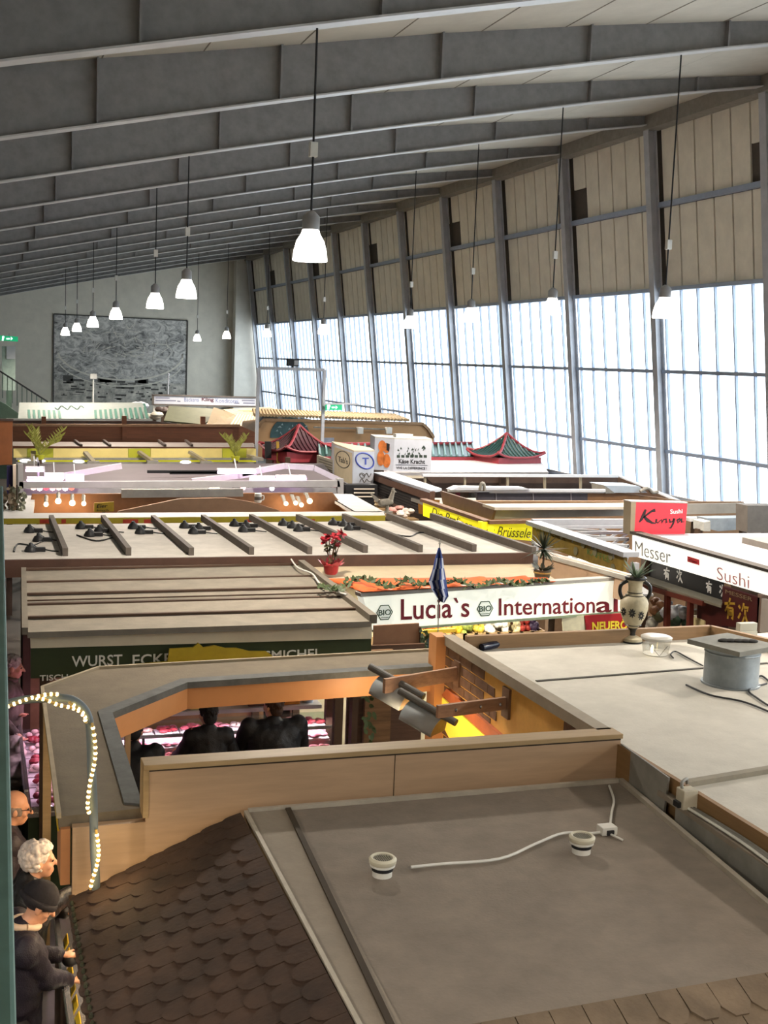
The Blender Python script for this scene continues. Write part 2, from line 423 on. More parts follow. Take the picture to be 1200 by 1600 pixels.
RROW = [((1037, 497), 15.22, 'bell lamp hanging before the windows, farthest right'), ((862, 492), 19.22, 'window side bell lamp, second from the right'), ((735, 503), 23.22, 'window side bell lamp, third from the right'),
        ((640, 513), 27.22, 'window side bell lamp, fourth from the right'), ((505, 522), 35.22, 'window side bell lamp, fifth from the right'), ((417, 526), 43.22, 'window side bell lamp beside the far corner column'),
        ((354, 529), 47.22, 'small bell lamp before the far wall, just left of the corner pier'), ((308, 533), 51.22, 'small bell lamp to the right of the mural')]
for p, y, lb in LROW + RROW: bell(pY(*p, y), lb, group='hanging bell lamps', sc=.68)
# unseen bell lamps added beside and behind the camera to light the near roofs
for k, (x, y) in enumerate([(9.3, 11.22), (9.3, 7.22), (9.3, 3.22), (9.3, -.78), (3.0, -.78), (3.0, -4.78), (-4, -.78), (-4, 3.22)]):
    bell((x, y, 5.7), 'added unseen bell lamp beside or behind the camera, lighting the near roofs', group='added bell lamps outside the picture', sc=.68)
# ================================================================ stalls in front
M_roofb = mat('roof_felt', '7f7468', .85, .10, 5, bump=.25)
M_strip = mat('roof_strip', '8b8072', .8, .08, 5, bump=.2)
M_shing = mat('shingle', '412f24', .8, .30, 3, col2='2c2019', bump=.3)
M_shing2 = mat('shingle_grey', '71614f', .8, .18, 4, bump=.3)
M_wood = mat('beech_laminate', 'ae9072', .5, .07, 3, wood='x')
M_woodcap = mat('laminate_edge', 'a58a63', .5, .08, 3, wood='x')
M_roofB = mat('board_roof', '6e6352', .85, .1, 5, bump=.2)
M_bandg = mat('slate_band', '595a58', .8, .18, 8)
M_orange = mat('orange_board', 'c08756', .5, .06, 2)
M_line = mat('dark_joint', '3a2f22', .8, .1)
M_black = mat('black', '17171a', .6, .1)
M_grey = mat('grey_sheet', '85827a', .6, .12, 6)
M_counter = mat('counter_board', '4d3a2b', .6, .1)
M_greenbase = mat('green_base', '2c3a22', .6, .1)
M_tray = mat('tray_steel', 'c9c6c8', .35, .05, 6)
M_chrome = mat('chrome', 'c9c9cc', .2, 0, metal=.9)
# ---- the shingled stall below the gallery
ns = T('market_stall', 'nearest stall with grey brown flat roof and brown shingled slopes below the gallery', 'market stall', (2.4, 5.0, 0))
zr = 2.3
yb = 6.27
MB().slab([(1.36, 3.93, zr), (3.46, 4.03, zr), (3.70, 6.29, zr), (1.38, yb, zr)], .06).build('roof_deck', M_roofb, ns)
# border strip with its dark joint
MB().slab([(1.34, 3.93, zr + .008), (1.5, 3.93, zr + .008), (1.62, yb - .02, zr + .008), (1.40, yb - .02, zr + .008)], .02).build('border_strip', M_strip, ns)
q = MB().beam((1.455, 3.93, zr + .012), (1.62, yb - .02, zr + .012), .028, .012); q.build('joint_strip', M_line, ns)
q = MB().beam((1.345, 3.93, zr + .01), (1.385, yb - .02, zr + .01), .02, .02).beam((1.4, yb - .012, zr + .012), (3.68, 6.275, zr + .012), .025, .025).beam((3.46, 4.03, zr + .012), (3.695, 6.27, zr + .012), .03, .03)
q.build('roof_edging', mat('edging', 'a89f90', .6, .1), ns)
# left shingle slope: rows of rounded tabs, lowest row first
def slope(name, mt, p0, p1, dn, rows, wid, lap, rnd, hexa=False):
    """p0->p1 along the top edge, dn = vector down the slope to the eave"""
    M = MB(); p0 = Vector(p0); p1 = Vector(p1); dn = Vector(dn); al = (p1 - p0); L = al.length; al.normalize(); D = dn.length; dd = dn.normalized()
    nn = al.cross(dd).normalized()
    if nn.z < 0: nn = -nn
    th = .014; rs = random.Random(rnd)
    M.prism([p0, p1, p1 + dn, p0 + dn], -nn * .03)
    rh = D / rows
    for i in range(rows):
        cnt = int(L / wid) + 1
        for j in range(-1, cnt + 1):
            u0 = (j + .5 * (i % 2)) * wid; u1 = u0 + wid * .97
            u0 = max(u0, 0); u1 = min(u1, L)
            if u1 - u0 < .02: continue
            s0 = max(0, i * rh - rh * .3); s1 = (i + 1) * rh + rh * .18 + rs.uniform(-.004, .004)
            lift0 = .001; lift1 = th + rs.uniform(.0, .007)
            c = (u0 + u1) / 2; hw = (u1 - u0) / 2
            if hexa: ed = [(u0, s1 - lap), (c - hw * .45, s1), (c + hw * .45, s1), (u1, s1 - lap)]
            else: ed = [(c - hw * math.cos(a), s1 - lap + lap * math.sin(a)) for a in [PI * k / 7 for k in range(8)]]
            ring = [(u0, s0)] + ed + [(u1, s0)]
            def W(u, s, up): return p0 + al * u + dd * s + nn * (lift0 + (lift1 - lift0) * (s - s0) / (s1 - s0) + up)
            M.hexa([W(u, s, 0) for u, s in ring], [W(u, s, th) for u, s in ring])
    return M.build(name, mt, ns)
slope('shingle_slope', M_shing, (1.36, yb - .03, zr), (1.335, 3.9, zr), (-.89, 0, -.40), 9, .15, .065, 3)
slope('shingle_slope', M_shing2, (1.36, 3.93, zr), (3.5, 4.03, zr), (0, -.9, -.42), 7, .145, .05, 5, True)
MB().beam((.47, 3.6, 1.88), (.47, yb, 1.88), .03, .09).build('eave_board', mat('eave_wood', '4a3626', .7, .15, 5, wood='y'), ns)
q = MB()
for k in range(38): q.ball((.462, 3.7 + k * .066, 1.935), (.012, .022, .016), 6)
tag(q.build('moss_edge', mat('moss', '3a3a28', .9, .2), ns), kind='stuff')
for x, y in ((1.2, 3.3), (3.4, 3.3), (3.5, 6.1), (1.3, 6.1)):
    MB().box(x - .04, x + .04, y - .04, y + .04, 0, 2.24 if x > 1 else 1.98).build('post', M_counter, ns)
MB().box(.95, 3.3, 3.1, 3.3, 0, 1.0).build('front_panel', M_counter, ns)
# display counter on the aisle side
dc = T('display_counter', 'narrow lit display counter with yellow price tags beside the aisle customers', 'counter', (.7, 6.8, 0))
MB().box(.52, 1.05, 5.2, 8.4, 0, .82).build('base', M_counter, dc)
MB().box(.50, 1.05, 5.2, 8.4, .82, .86).build('shelf', M_chrome, dc)
gl_d = glass('counter_glass', (.88, .95, .92), .12)
MB().box(.495, .503, 5.2, 8.4, .86, 1.02).build('glass_front', gl_d, dc)
MB().beam((.5, 5.2, 1.03), (.5, 8.4, 1.03), .03, .02).build('glass_rail', M_chrome, dc)
q = MB().tube([(.98, 5.3, 1.78), (.98, 8.3, 1.78)], .02, 8); q.build('tube_lamp', mat('tube_warm', 'fff0d0', .4, 0, emit=14, ecol='ffd9a0'), dc, label='glowing tube lamp')
ld = bpy.data.lights.new('counter_warm', 'AREA'); ld.shape = 'RECTANGLE'; ld.size = .1; ld.size_y = 3.0; ld.energy = 26; ld.color = (1, .72, .42)
lo = bpy.data.objects.new('counter_warm', ld); COL.objects.link(lo); lo.location = (.94, 6.9, 1.76); lo.rotation_euler = (0, math.radians(45), 0)
rr = random.Random(11)
for k in range(12):
    y = 5.6 + k * .2
    pt = T('price_tag', '%s yellow price tag along the aisle side counter' % ('first second third fourth fifth sixth seventh eighth ninth tenth eleventh twelfth'.split()[k] + ' nearest'), 'price tag', (.54, y, .86), 'yellow price tags on the near counter')
    MB().prism([(.52, y - .07, .862), (.52, y + .07, .862), (.56, y + .07, .94), (.56, y - .07, .94)], (.006, 0, 0)).build('card', mat('tag_yellow', 'e8bd2a', .6, .08), pt)
    MB().beam((.538, y - .04, .90), (.538, y + .04, .90), .004, .012).build('print_line', M_black, pt)
FOOD = ['pale round cheeses', 'brown pastries', 'white dumplings', 'olive salad', 'sliced sausage', 'golden rolls', 'dark bread']
FC = ['d9c9a8', '8a5a34', 'd8cfc4', '5d6b35', 'a8584a', 'c98f45', '5b3a22']
for k in range(7):
    y = 5.75 + k * .38
    ft = T('food_tray', 'steel tray of %s under the glass beside the aisle' % FOOD[k], 'tray', (.78, y, .86), 'food trays in the near counter')
    MB().box(.62, .98, y - .13, y + .13, .86, .885).build('tray', M_chrome, ft)
    q = MB()
    for j in range(14): q.ball((.8 + rr.uniform(-.14, .14), y + rr.uniform(-.1, .1), .9 + rr.uniform(0, .03)), (.04, .035, .028), 8)
    tag(q.build('food', mat('food_' + FC[k], FC[k], .5, .2, 12), ft, smooth=True), kind='stuff')
# round roof vents, cable and box on the roof
def vent(px, py, label):
    c = pz(px, py, zr); v = T('roof_vent', label, 'vent', c, 'round vents on the near roof')
    MB().lathe([(.048, 0), (.048, .05), (.062, .052), (.062, .07), (.045, .075), (.045, .07)], c, 24).build('collar', M_white, v, smooth=True)
    MB().lathe([(.05, .052), (.066, .066), (.068, .085), (.058, .095), (.050, .093), (.048, .08)], c, 28, cap=False).build('rim', mat('vent_cream', 'cfc9b4', .5, .05), v, smooth=True)
    MB().lathe([(.002, .082), (.05, .082), (.05, .078), (.002, .078)], c, 24).build('dark_disc', mat('vent_dark', '45443c', .8, .1), v)
    q = MB()
    for k in range(-4, 5):
        h = math.sqrt(max(0, .047 ** 2 - (k * .010) ** 2)); q.beam((c.x + k * .010, c.y - h, c.z + .086), (c.x + k * .010, c.y + h, c.z + .086), .004, .004)
    q.build('grille', mat('grille', '8d8a7c', .6, .05), v)
    MB().lathe([(.052, .03), (.052, .044)], c, 20).build('gasket', M_black, v)
vent(597, 1368, 'round cream roof vent standing alone on the left of the grey roof')
vent(908, 1332, 'round cream roof vent beside the junction box')
q = MB().tube(smooth_path([pz(x, y, zr + .012) for x, y in ((642, 1355), (690, 1350), (780, 1342), (838, 1318), (880, 1302), (925, 1302), (944, 1299))]), .0075, 6)
tag(q.build('power_cable', M_white, smooth=True), 'long white cable snaking over the grey roof between the vents', 'cable')
q = MB().tube(smooth_path([pz(x, y, zr + .012) for x, y in ((952, 1228), (959, 1250), (956, 1268), (953, 1290))]), .0075, 6)
tag(q.build('power_cable', M_white, smooth=True), 'short white cable from the corner down to the junction box', 'cable')
c = pz(948, 1302, zr); jb = T('junction_box', 'small white junction box on the near grey roof', 'junction box', c)
MB().box(c.x - .045, c.x + .045, c.y - .035, c.y + .035, zr, zr + .045).build('housing', M_white, jb, bev=.004)
MB().box(c.x - .02, c.x + .02, c.y - .045, c.y - .035, zr + .005, zr + .03).build('cable_gland', M_black, jb)
MB().tube([(c.x - .0, c.y - .04, zr + .01), (c.x + .015, c.y - .09, zr + .01), (c.x + .03, c.y - .12, zr + .006)], .006, 6).build('cable_stub', M_white, jb)

# ---- wood clad stall with the open roof
zb = 2.3; yf = 6.36
ws = T('market_stall', 'beech clad stall with an open roof bay framed in orange boards', 'market stall', (2.1, 7.8, 0))
P = lambda x, y: pz(x, y, zb)
MB().slab([P(228, 1262), P(92, 1276), P(66, 1076), P(153, 1112), P(194, 1256)], .07).build('roof_panel', M_roofB, ws)
MB().slab([P(66, 1076), P(154, 1045), P(283, 1061), P(153, 1112)], .07).build('roof_panel', M_roofB, ws)
MB().slab([P(154, 1045), P(705, 1015), P(712, 1034), P(283, 1061)], .07).build('roof_panel', M_roofB, ws)
z2 = zb + .012; Q = lambda x, y: pz(x, y, z2)
MB().slab([Q(194, 1254), Q(153, 1110), Q(176, 1113), Q(223, 1256)], .05).build('slate_band', M_bandg, ws)
MB().slab([Q(153, 1110), Q(283, 1060), Q(293, 1066), Q(176, 1113)], .05).build('slate_band', M_bandg, ws)
MB().slab([Q(283, 1060), Q(712, 1033), Q(712, 1039), Q(293, 1066)], .05).build('slate_band', M_bandg, ws)
a, b, c, d = P(223, 1256), P(176, 1113), P(293, 1066), P(712, 1039); dn = Vector((0, 0, -.21))
for u, v in ((a, b), (b, c), (c, d)):
    n = (v - u).cross(Vector((0, 0, 1))).normalized()
    MB().prism([u, v, v + dn, u + dn], n * -.02).build('fascia_board', M_orange, ws, label='orange inner fascia board')
q = MB()
e1 = [P(92, 1276), P(66, 1076), P(154, 1045), P(705, 1015)]
for u, v in zip(e1, e1[1:]): q.beam(u + Vector((0, 0, .005)), v + Vector((0, 0, .005)), .025, .03)
q.build('edge_trim', mat('edge_trim', '9c8d74', .6, .08), ws)
# front parapet with cap
MB().box(.86, 3.73, yf, yf + .07, 1.75, 2.545).build('front_parapet', M_wood, ws)
MB().box(.845, 3.74, yf - .012, yf + .13, 2.545, 2.575).build('parapet_cap', M_woodcap, ws, bev=.004)
MB().box(.845, .875, yf - .005, yf + .13, 2.28, 2.545).build('end_board', M_woodcap, ws)
q = MB().box(2.27, 2.274, yf - .002, yf, 2.2, 2.545); q.box(.87, 3.73, yf - .003, yf, 2.535, 2.545); q.build('panel_joint', M_line, ws)
MB().box(.48, .86, yf, yf + .06, 1.86, 2.255).build('front_panel', M_wood, ws, label='lower beech panel left of the parapet')
MB().box(.42, .47, yf + .03, yf + .3, 1.93, 2.24).build('corner_board', mat('corner_orange', 'a8744c', .5, .06), ws)
# aisle side valance, yellow on maroon
u, v = P(92, 1276), P(66, 1076); n = Vector((1, 0, 0))
MB().prism([u + Vector((.01, .1, -.07)), v + Vector((.01, 0, -.07)), v + Vector((.03, 0, -.36)), u + Vector((.03, .1, -.36))], (.02, 0, 0)).build('valance', mat('valance_maroon', '6a1f22', .6, .1), ws)
MB().prism([u + Vector((.0, .1, -.06)), v + Vector((.0, 0, -.06)), v + Vector((.0, 0, -.12)), u + Vector((.0, .1, -.12))], (.02, 0, 0)).build('valance_band', mat('valance_yellow', 'c9a51c', .6, .1), ws)
# brick painted inner wall on the right
xw = 3.64
MB().box(xw, xw + .05, yf + .07, 9.1, .3, 2.5).build('inner_wall', mat('ochre_plaster', 'd9a552', .7, .12, 3), ws)
q = MB(); z0 = 2.5; bh = .082; bl = .25
def course(i, y0, y1, off):
    z = z0 - (i + 1) * bh; y = y0 - off
    while y < y1:
        a, e = max(y, y0), min(y + bl - .012, y1)
        if e - a > .03: q.box(xw - .006, xw, a, e, z, z + bh - .012)
        y += bl
far = [8.25, 8.05, 8.25, 8.0, 8.1, 7.85, 8.0, 7.75, 7.85, 7.65, 7.75, 7.6]
for i, s_ in enumerate(far): course(i, s_, 9.05, .12 * (i % 2))
q.build('painted_bricks', mat('brick_brown', '6f5340', .8, .25, 9), ws); q = MB()
near = [6.95, 6.95, 6.85, 7.0, 7.1, 6.9]
for i, s_ in enumerate(near): course(i, yf + .08, s_, .12 * (i % 2))
q.build('painted_bricks', mat('brick_brown', '6f5340', .8, .25, 9), ws)
MB().prism([pX(698, 1076, xw - .03), pX(786, 1153, xw - .03), pX(770, 1160, xw - .03), pX(690, 1086, xw - .03)], (.03, 0, 0)).build('picture_ledge', mat('orange_ledge', 'b5633a', .5, .1), ws)
MB().prism([pX(688, 1088, xw - .02), pX(772, 1163, xw - .02), pX(720, 1190, xw - .02), pX(680, 1110, xw - .02)], (.02, 0, 0)).build('lit_panel', mat('lit_yellow', 'f5d840', .5, .05, emit=.45, ecol='ffd84a'), ws, label='back lit yellow menu panel')
MB().box(3.62, 3.72, yf + .1, 9.1, 2.5, 2.575).build('parapet_cap', mat('parapet_grey', '968c7c', .7, .08, 5), ws, label='grey parapet cap over the brick wall')
MB().box(3.55, 3.66, 9.05, 9.22, .0, 2.57).build('corner_post', M_orange, ws)
for x, y in ((.5, 9.2), (.9, 9.3)): MB().box(x - .03, x + .03, y - .03, y + .03, 0, 2.22).build('post', M_woodcap, ws)
q = MB(); p = pz(200, 1150, 2.0); q.box(p.x - .02, p.x + .02, p.y, p.y + .05, 0, 2.2); q.build('post', mat('post_pale', 'b59a78', .5, .08), ws)
MB().box(1.2, 3.6, 6.5, 6.56, 0, 1.0).build('counter_front', M_counter, ws)
# wooden brackets and two barn door spotlights
def spot(pxy, tail, label, z=2.22):
    c = pz(*pxy, z); t = pz(*tail, z + .1); s_ = T('barn_spotlight', label, 'spotlight', c, 'grey barn spotlights over the open bay')
    ax = Vector((.58, -.72, -.28)).normalized()      # length of the trough
    sd = ax.cross(Vector((0, 0, 1))).normalized(); up = sd.cross(ax).normalized()
    M = MB(); L = .145; R = .1; ring = []
    for e in (-1, 1):
        ring.append([c + ax * (L * e) + (sd * math.cos(w) + up * math.sin(w)) * R for w in [-.25 + (PI + .5) * k / 12 for k in range(13)]])
    vs = ring[0] + ring[1]; M.add(vs, [(k, k + 1, 14 + k, 13 + k) for k in range(12)])
    ob = M.build('reflector_hood', mat('hood_grey', '9aa0a2', .45, .08, 4), s_, smooth=True)
    md = ob.modifiers.new('thick', 'SOLIDIFY'); md.thickness = .008
    for e in (-1, 1): MB().prism(ring[0 if e < 0 else 1], ax * (-.01 * e)).build('end_plate', mat('hood_plate', 'a08368', .5, .1), s_)
    MB().tube([c - ax * .26 + up * (R + .03), c + ax * .26 + up * (R + .03)], .028, 12).build('yoke_tube', mat('yoke', '62605c', .5, .1), s_)
    q = MB()
    for k in (-.1, .1): q.beam(c + ax * k + up * R, c + ax * k + up * (R + .05), .03, .01, ax)
    q.build('bracket', M_grey, s_)
    MB().tube([c - ax * .1, c + ax * .1], .02, 8).build('lamp_tube', mat('spot_glow', 'fff2d8', .4, 0, emit=4, ecol='ffdca8'), s_)
    ld = bpy.data.lights.new('barn_glow', 'POINT'); ld.energy = 11; ld.color = (1, .76, .48); ld.shadow_soft_size = .06
    lo = bpy.data.objects.new('barn_glow', ld); COL.objects.link(lo); lo.location = c - up * .1
    return s_
spot((612, 1088), (0, 0), 'upper left grey barn door spotlight on the wooden arm')
spot((660, 1128), (0, 0), 'lower right grey barn door spotlight above the lit panel', 2.12)
wa = T('wooden_arm', 'wooden bracket arm fixed to the ochre wall holding the lower spotlight', 'bracket', pX(793, 1098, xw))
A = pX(793, 1098, xw); B = pz(683, 1112, A.z)
MB().beam(A, B, .03, .09).build('arm', mat('arm_wood', 'a5836a', .6, .15, 4, wood='x'), wa)
MB().box(A.x - .02, A.x, A.y - .06, A.y + .06, A.z - .11, A.z + .11).build('wall_plate', mat('plate_brown', '6b4f3a', .6, .1), wa)
q = MB()
for k in (.12, .4, .75): q.ball(A.lerp(B, k) + Vector((0, -.017, 0)), .014, 8)
q.build('bolt', M_chrome, wa)
wa = T('wooden_arm', 'wooden bracket arm near the back corner holding the upper spotlight', 'bracket', pX(716, 1052, xw))
A = pX(716, 1052, xw); B = pz(600, 1072, A.z)
MB().beam(A, B, .03, .11).build('arm', MATS['arm_wood'], wa)
MB().box(A.x - .02, A.x, A.y - .06, A.y + .06, A.z - .1, A.z + .1).build('wall_plate', MATS['plate_brown'], wa)

# ---- white roofed stall on the right
zt = 2.5
rs_ = T('market_stall', 'white flat roofed stall on the right carrying the painted amphora', 'market stall', (5.2, 6.8, 0))
M_wroof = mat('white_roof', 'bfbbb1', .8, .06, 5, bump=.15)
xl = 3.74
MB().slab([(xl, 5.72, zt), (8.2, 6.5, zt), (8.2, 9.2, zt), (6.0, 9.0, zt), (xl, 8.9, zt)], .05).build('roof_panel', M_wroof, rs_)
MB().slab([(xl, 2.6, zt - .03), (8.2, 2.6, zt - .03), (8.2, 6.44, zt - .03), (xl, 5.67, zt - .03)], .05).build('roof_panel', M_wroof, rs_)
q = MB().beam(pz(838, 1064, zt + .004), pz(1200, 1036, zt + .004), .03, .006); q.build('seam', mat('seam_dark', '45413a', .8, .1), rs_)
q = MB().beam((xl, 5.695, zt - .015), (8.2, 6.47, zt - .015), .05, .03); q.build('step_edge', mat('step_grey', '8a8272', .7, .1), rs_)
q = MB().box(xl - .03, xl, 2.6, 9.05, 2.15, zt + .01); q.build('side_fascia', mat('side_wood', '8a6a45', .6, .1, 3, wood='y'), rs_)
M_rim = mat('rim_wood', '8f7150', .6, .1, 3, wood='x')
q = MB(); A, B, C_ = pz(716, 996, 2.6), pz(1110, 979, 2.6), pz(1215, 1003, 2.6)
A.x = xl
for u, v in ((A, B), (B, C_)): q.beam(u - Vector((0, 0, .06)), v - Vector((0, 0, .06)), .05, .14)
q.build('back_rim', M_rim, rs_)
for x, y in ((3.85, 5), (3.85, 8.7), (7.5, 8.6), (7.5, 3.2), (3.85, 3)): MB().box(x - .04, x + .04, y - .04, y + .04, 0, 2.44).build('post', M_counter, rs_)
MB().box(4.0, 7.6, 8.6, 8.66, 0, 1.1).build('counter_front', M_counter, rs_)
# gap between the two roofs: sheet, box, conduits
gb = panel(vpl(pz(968, 1165, 2.5), pz(1045, 1222, 2.5)), [(970, 1162), (1044, 1215), (1036, 1275), (968, 1222)], .012)
tag(gb.build('cover_sheet', M_grey), 'grey sheet standing upright in the gap beside the beech parapet', 'board')
tr = T('cable_tray', 'grey sheet metal ledge with cables along the gap of the right stall', 'cable tray', (3.66, 4.2, 2.2))
MB().slab([(3.56, 2.6, 2.42), (3.71, 2.6, 2.42), (3.71, 5.8, 2.42), (3.66, 5.8, 2.42)], .03).build('ledge', M_strip, tr)
MB().slab([(3.555, 2.6, 2.41), (3.57, 2.6, 2.41), (3.67, 5.6, 2.41), (3.655, 5.6, 2.41)], .3).build('side_sheet', M_grey, tr)
for k, dx in enumerate((.02, .045, .07)):
    MB().tube(smooth_path([(3.645 + dx * .6, 5.55, 2.43), (3.64 + dx * .8, 5.0, 2.435), (3.6 + dx, 4.4, 2.43), (3.6 + dx * .6, 3.4, 2.43), (3.6 + dx, 2.6, 2.43)]), .008, 6).build('cable', M_grey if k else M_white, tr, smooth=True)
c = pz(1072, 1262, 2.42); eb = T('electrical_box', 'pale electrical box with looped conduit at the roof gap', 'electrical box', c)
MB().box(c.x - .045, c.x + .045, c.y - .04, c.y + .04, 2.42, 2.53).build('housing', mat('box_beige', 'bdb49f', .5, .06), eb, bev=.006)
MB().tube(smooth_path([(c.x - .03, c.y, 2.52), (c.x - .025, c.y + .02, 2.555), (c.x + .03, c.y + .06, 2.56), (c.x + .06, c.y + .1, 2.52)]), .009, 8).build('conduit', M_grey, eb, smooth=True)
MB().box(c.x - .065, c.x - .045, c.y - .02, c.y + .03, 2.43, 2.46).build('socket', M_black, eb)

# things on the white roof
c = pz(987, 1003, zt); am = T('amphora', 'painted greek amphora with black handles standing on the white roof corner', 'vase', c)
M_clay = mat('clay_cream', 'b9ae92', .55, .12, 14); M_blk = mat('glaze_black', '1b1a18', .35, .1)
h = .575
prof = [(.052, .0), (.086, .0), (.086, .022), (.078, .035), (.05, .05), (.03, .075), (.028, .1), (.04, .12)]
MB().lathe([(.086, .0), (.088, .012), (.086, .035), (.052, .05), (.03, .06)], c, 32).build('foot', M_clay, am, smooth=True)
MB().lathe([(.09, 0), (.092, .008), (.09, .014)], c, 32).build('base_ring', M_blk, am)
MB().lathe([(.03, .055), (.026, .08), (.034, .11), (.045, .125)], c, 28).build('stem', M_blk, am, smooth=True)
MB().lathe([(.035, .115), (.065, .15), (.1, .22), (.118, .29), (.12, .34), (.105, .38), (.075, .405), (.062, .42), (.058, .47), (.062, .52), (.086, .54), (.09, .555), (.075, .558), (.05, .53)], c, 36).build('body', M_clay, am, smooth=True)
MB().lathe([(.088, .538), (.093, .548), (.091, .56), (.078, .562), (.074, .55)], c, 36, cap=False).build('lip', M_blk, am, smooth=True)
for e in (-1, 1):
    d = Vector((.9 * e, -.3 * e, 0))
    MB().tube(smooth_path([c + d * .11 + Vector((0, 0, .37)), c + d * .135 + Vector((0, 0, .43)), c + d * .125 + Vector((0, 0, .49)), c + d * .07 + Vector((0, 0, .525))]), .016, 8).build('handle', M_blk, am, smooth=True)
def onbody(a, z, r): return c + Vector((math.cos(a) * r, math.sin(a) * r, z))
q = MB(); base = math.atan2(-c.y, -c.x)
for da, z in ((-.1, .27), (.55, .25), (-.75, .27)):
    for k in range(9):
        w = 2 * PI * k / 9; p = onbody(base + da, z, .122); t1 = Vector((-math.sin(base + da), math.cos(base + da), 0))
        e_ = t1 * math.cos(w) * .028 + Vector((0, 0, math.sin(w) * .036)); nrm = onbody(base + da, 0, 1) - c
        pts = []
        for f, s_ in ((.25, .15), (.7, .9), (1.1, .1)):
            pp = p + e_ * f
            pts.append(pp)
        q.leaf(p + e_ * .2, p + e_ * 1.15, .014, nrm)
q.build('palmette_ornament', M_blk, am)
q = MB()
for z, r in ((.405, .078), (.15, .068), (.43, .064)): q.lathe([(r, z - .004), (r + .003, z), (r, z + .004)], c, 30, cap=False)
q.build('painted_ring', M_blk, am)
q = MB(); rr = random.Random(5); top = c + Vector((0, 0, .54))
for k in range(26):
    a = rr.uniform(0, 2 * PI); sp = rr.uniform(.05, .17); q.leaf(top, top + Vector((math.cos(a) * sp, math.sin(a) * sp, rr.uniform(.08, .2))), .024, (math.cos(a), math.sin(a), .4), .03)
pl_ = T('potted_succulent', 'grey green spiky leaved plant growing out of the amphora mouth', 'plant', top)
q.build('leaves', mat('agave', '5d7058', .6, .15), pl_)
MB().lathe([(.02, -.03), (.07, -.01), (.05, .02)], top, 16).build('soil', mat('soil', '2b2118', .9, .2), pl_)
# clear plastic tub
c = pz(1024, 1022, zt); tb = T('plastic_tub', 'translucent round plastic tub with a lid beside the amphora', 'tub', c)
M_tub = glass('tub_plastic', (.86, .86, .84), .10)
M_tub2 = mat('tub_haze', 'b5b2aa', .3, .04)
ob = MB().lathe([(.10, 0), (.115, .10), (.118, .13)], c, 28, cap=False).build('wall', M_tub, tb, smooth=True)
MB().lathe([(.005, .128), (.125, .128), (.128, .145), (.115, .152), (.005, .152)], c, 28).build('lid', M_tub2, tb, smooth=True)
MB().lathe([(.005, .0), (.1, .0), (.1, .006), (.005, .006)], c, 24).build('bottom', M_tub2, tb)
MB().tube([c + Vector((-.1, -.06, .1)), c + Vector((-.03, -.11, .01)), c + Vector((.04, -.11, .09))], .003, 5).build('wire_handle', M_grey, tb)
lg = MB().ball(c + Vector((-.07, -.06, .06)), (.012, .012, .035), 8); lg.build('tub_glint', mat('glint', 'fff4c8', .4, 0, emit=8, ecol='ffe9a0'), tb)  # glowing bead imitating a glint on the plastic
# round duct with square cover
c = pz(1141, 1068, zt); du = T('roof_duct', 'round galvanised duct with a square lid on the white roof', 'duct', c)
M_galv = mat('galvanised', '8b9296', .4, .12, 7, metal=.35)
MB().lathe([(.205, 0), (.2, .02), (.2, .28), (.19, .28)], c, 40).build('drum', M_galv, du, smooth=True)
MB().lathe([(.215, 0), (.215, .012), (.2, .014)], c, 40).build('flange', M_galv, du)
MB().lathe([(.203, .235), (.206, .243), (.203, .25)], c, 40, cap=False).build('band', M_galv, du)
R = Matrix.Rotation(.32, 3, 'Z'); sq = [c + R @ Vector((sx * .235, sy * .235, .315)) for sx, sy in ((-1, -1), (1, -1), (1, 1), (-1, 1))]
MB().slab(sq, .035).build('square_lid', mat('lid_grey', '77756c', .6, .12, 8), du)
q = MB(); rr = random.Random(2)
for k in range(5): q.ball(c + R @ Vector((-.05 + k * .045, .05 - k * .03, .322)), (.05, .03, .016), 10)
q.build('tar_patch', mat('tar', '2a2826', .8, .15), du, smooth=True)
for k, pts in enumerate([[(1198, 1068), (1170, 1078), (1185, 1092), (1200, 1102)], [(1072, 1070), (1110, 1086), (1160, 1096), (1202, 1112)], [(1178, 1062), (1190, 1056), (1203, 1066)]]):
    q = MB().tube(smooth_path([pz(x, y, zt + .01) for x, y in pts]), .007, 6)
    tag(q.build('power_cable', M_cord, smooth=True), ['black cable looping right of the round duct', 'black cable running in front of the round duct', 'short black cable curl behind the round duct'][k], 'cable')
q = MB().tube(smooth_path([pz(x, y, zt + .01) for x, y in ((1098, 1040), (1075, 1028), (1056, 1018), (1048, 1022), (1052, 1028))]), .006, 6)
tag(q.build('power_cable', M_cord, smooth=True), 'thin black cable between the plastic tub and the round duct', 'cable')
c = pz(1165, 999, zt); jb = T('junction_box', 'pale grey box mounted on the back rim of the white roof', 'junction box', c)
MB().box(c.x - .09, c.x + .09, c.y - .03, c.y + .03, zt, zt + .15).build('housing', mat('box_grey', 'a8a698', .5, .06), jb, bev=.006)
MB().box(c.x - .08, c.x + .08, c.y - .05, c.y - .03, zt + .0, zt + .08).build('cover', mat('box_grey2', 'b3b1a4', .5, .06), jb)
bt = T('bottle', 'dark bottle lying in the corner of the white roof', 'bottle', pz(770, 1008, zt))
c = pz(770, 1008, zt + .03); MB().lathe([(.01, -.13), (.032, -.125), (.034, .03), (.014, .08), (.013, .13), (.005, .131)], c, 16, ax=(.9, .35, .05)).build('body', mat('bottle_blue', '1c1f33', .2, 0), bt, smooth=True)
q = MB().tube(smooth_path([pz(x, y, zt + .01) for x, y in ((930, 996), (945, 990), (965, 988), (985, 990))]), .006, 6)
tag(q.build('power_cable', M_cord, smooth=True), 'black cable lying behind the amphora foot', 'cable')
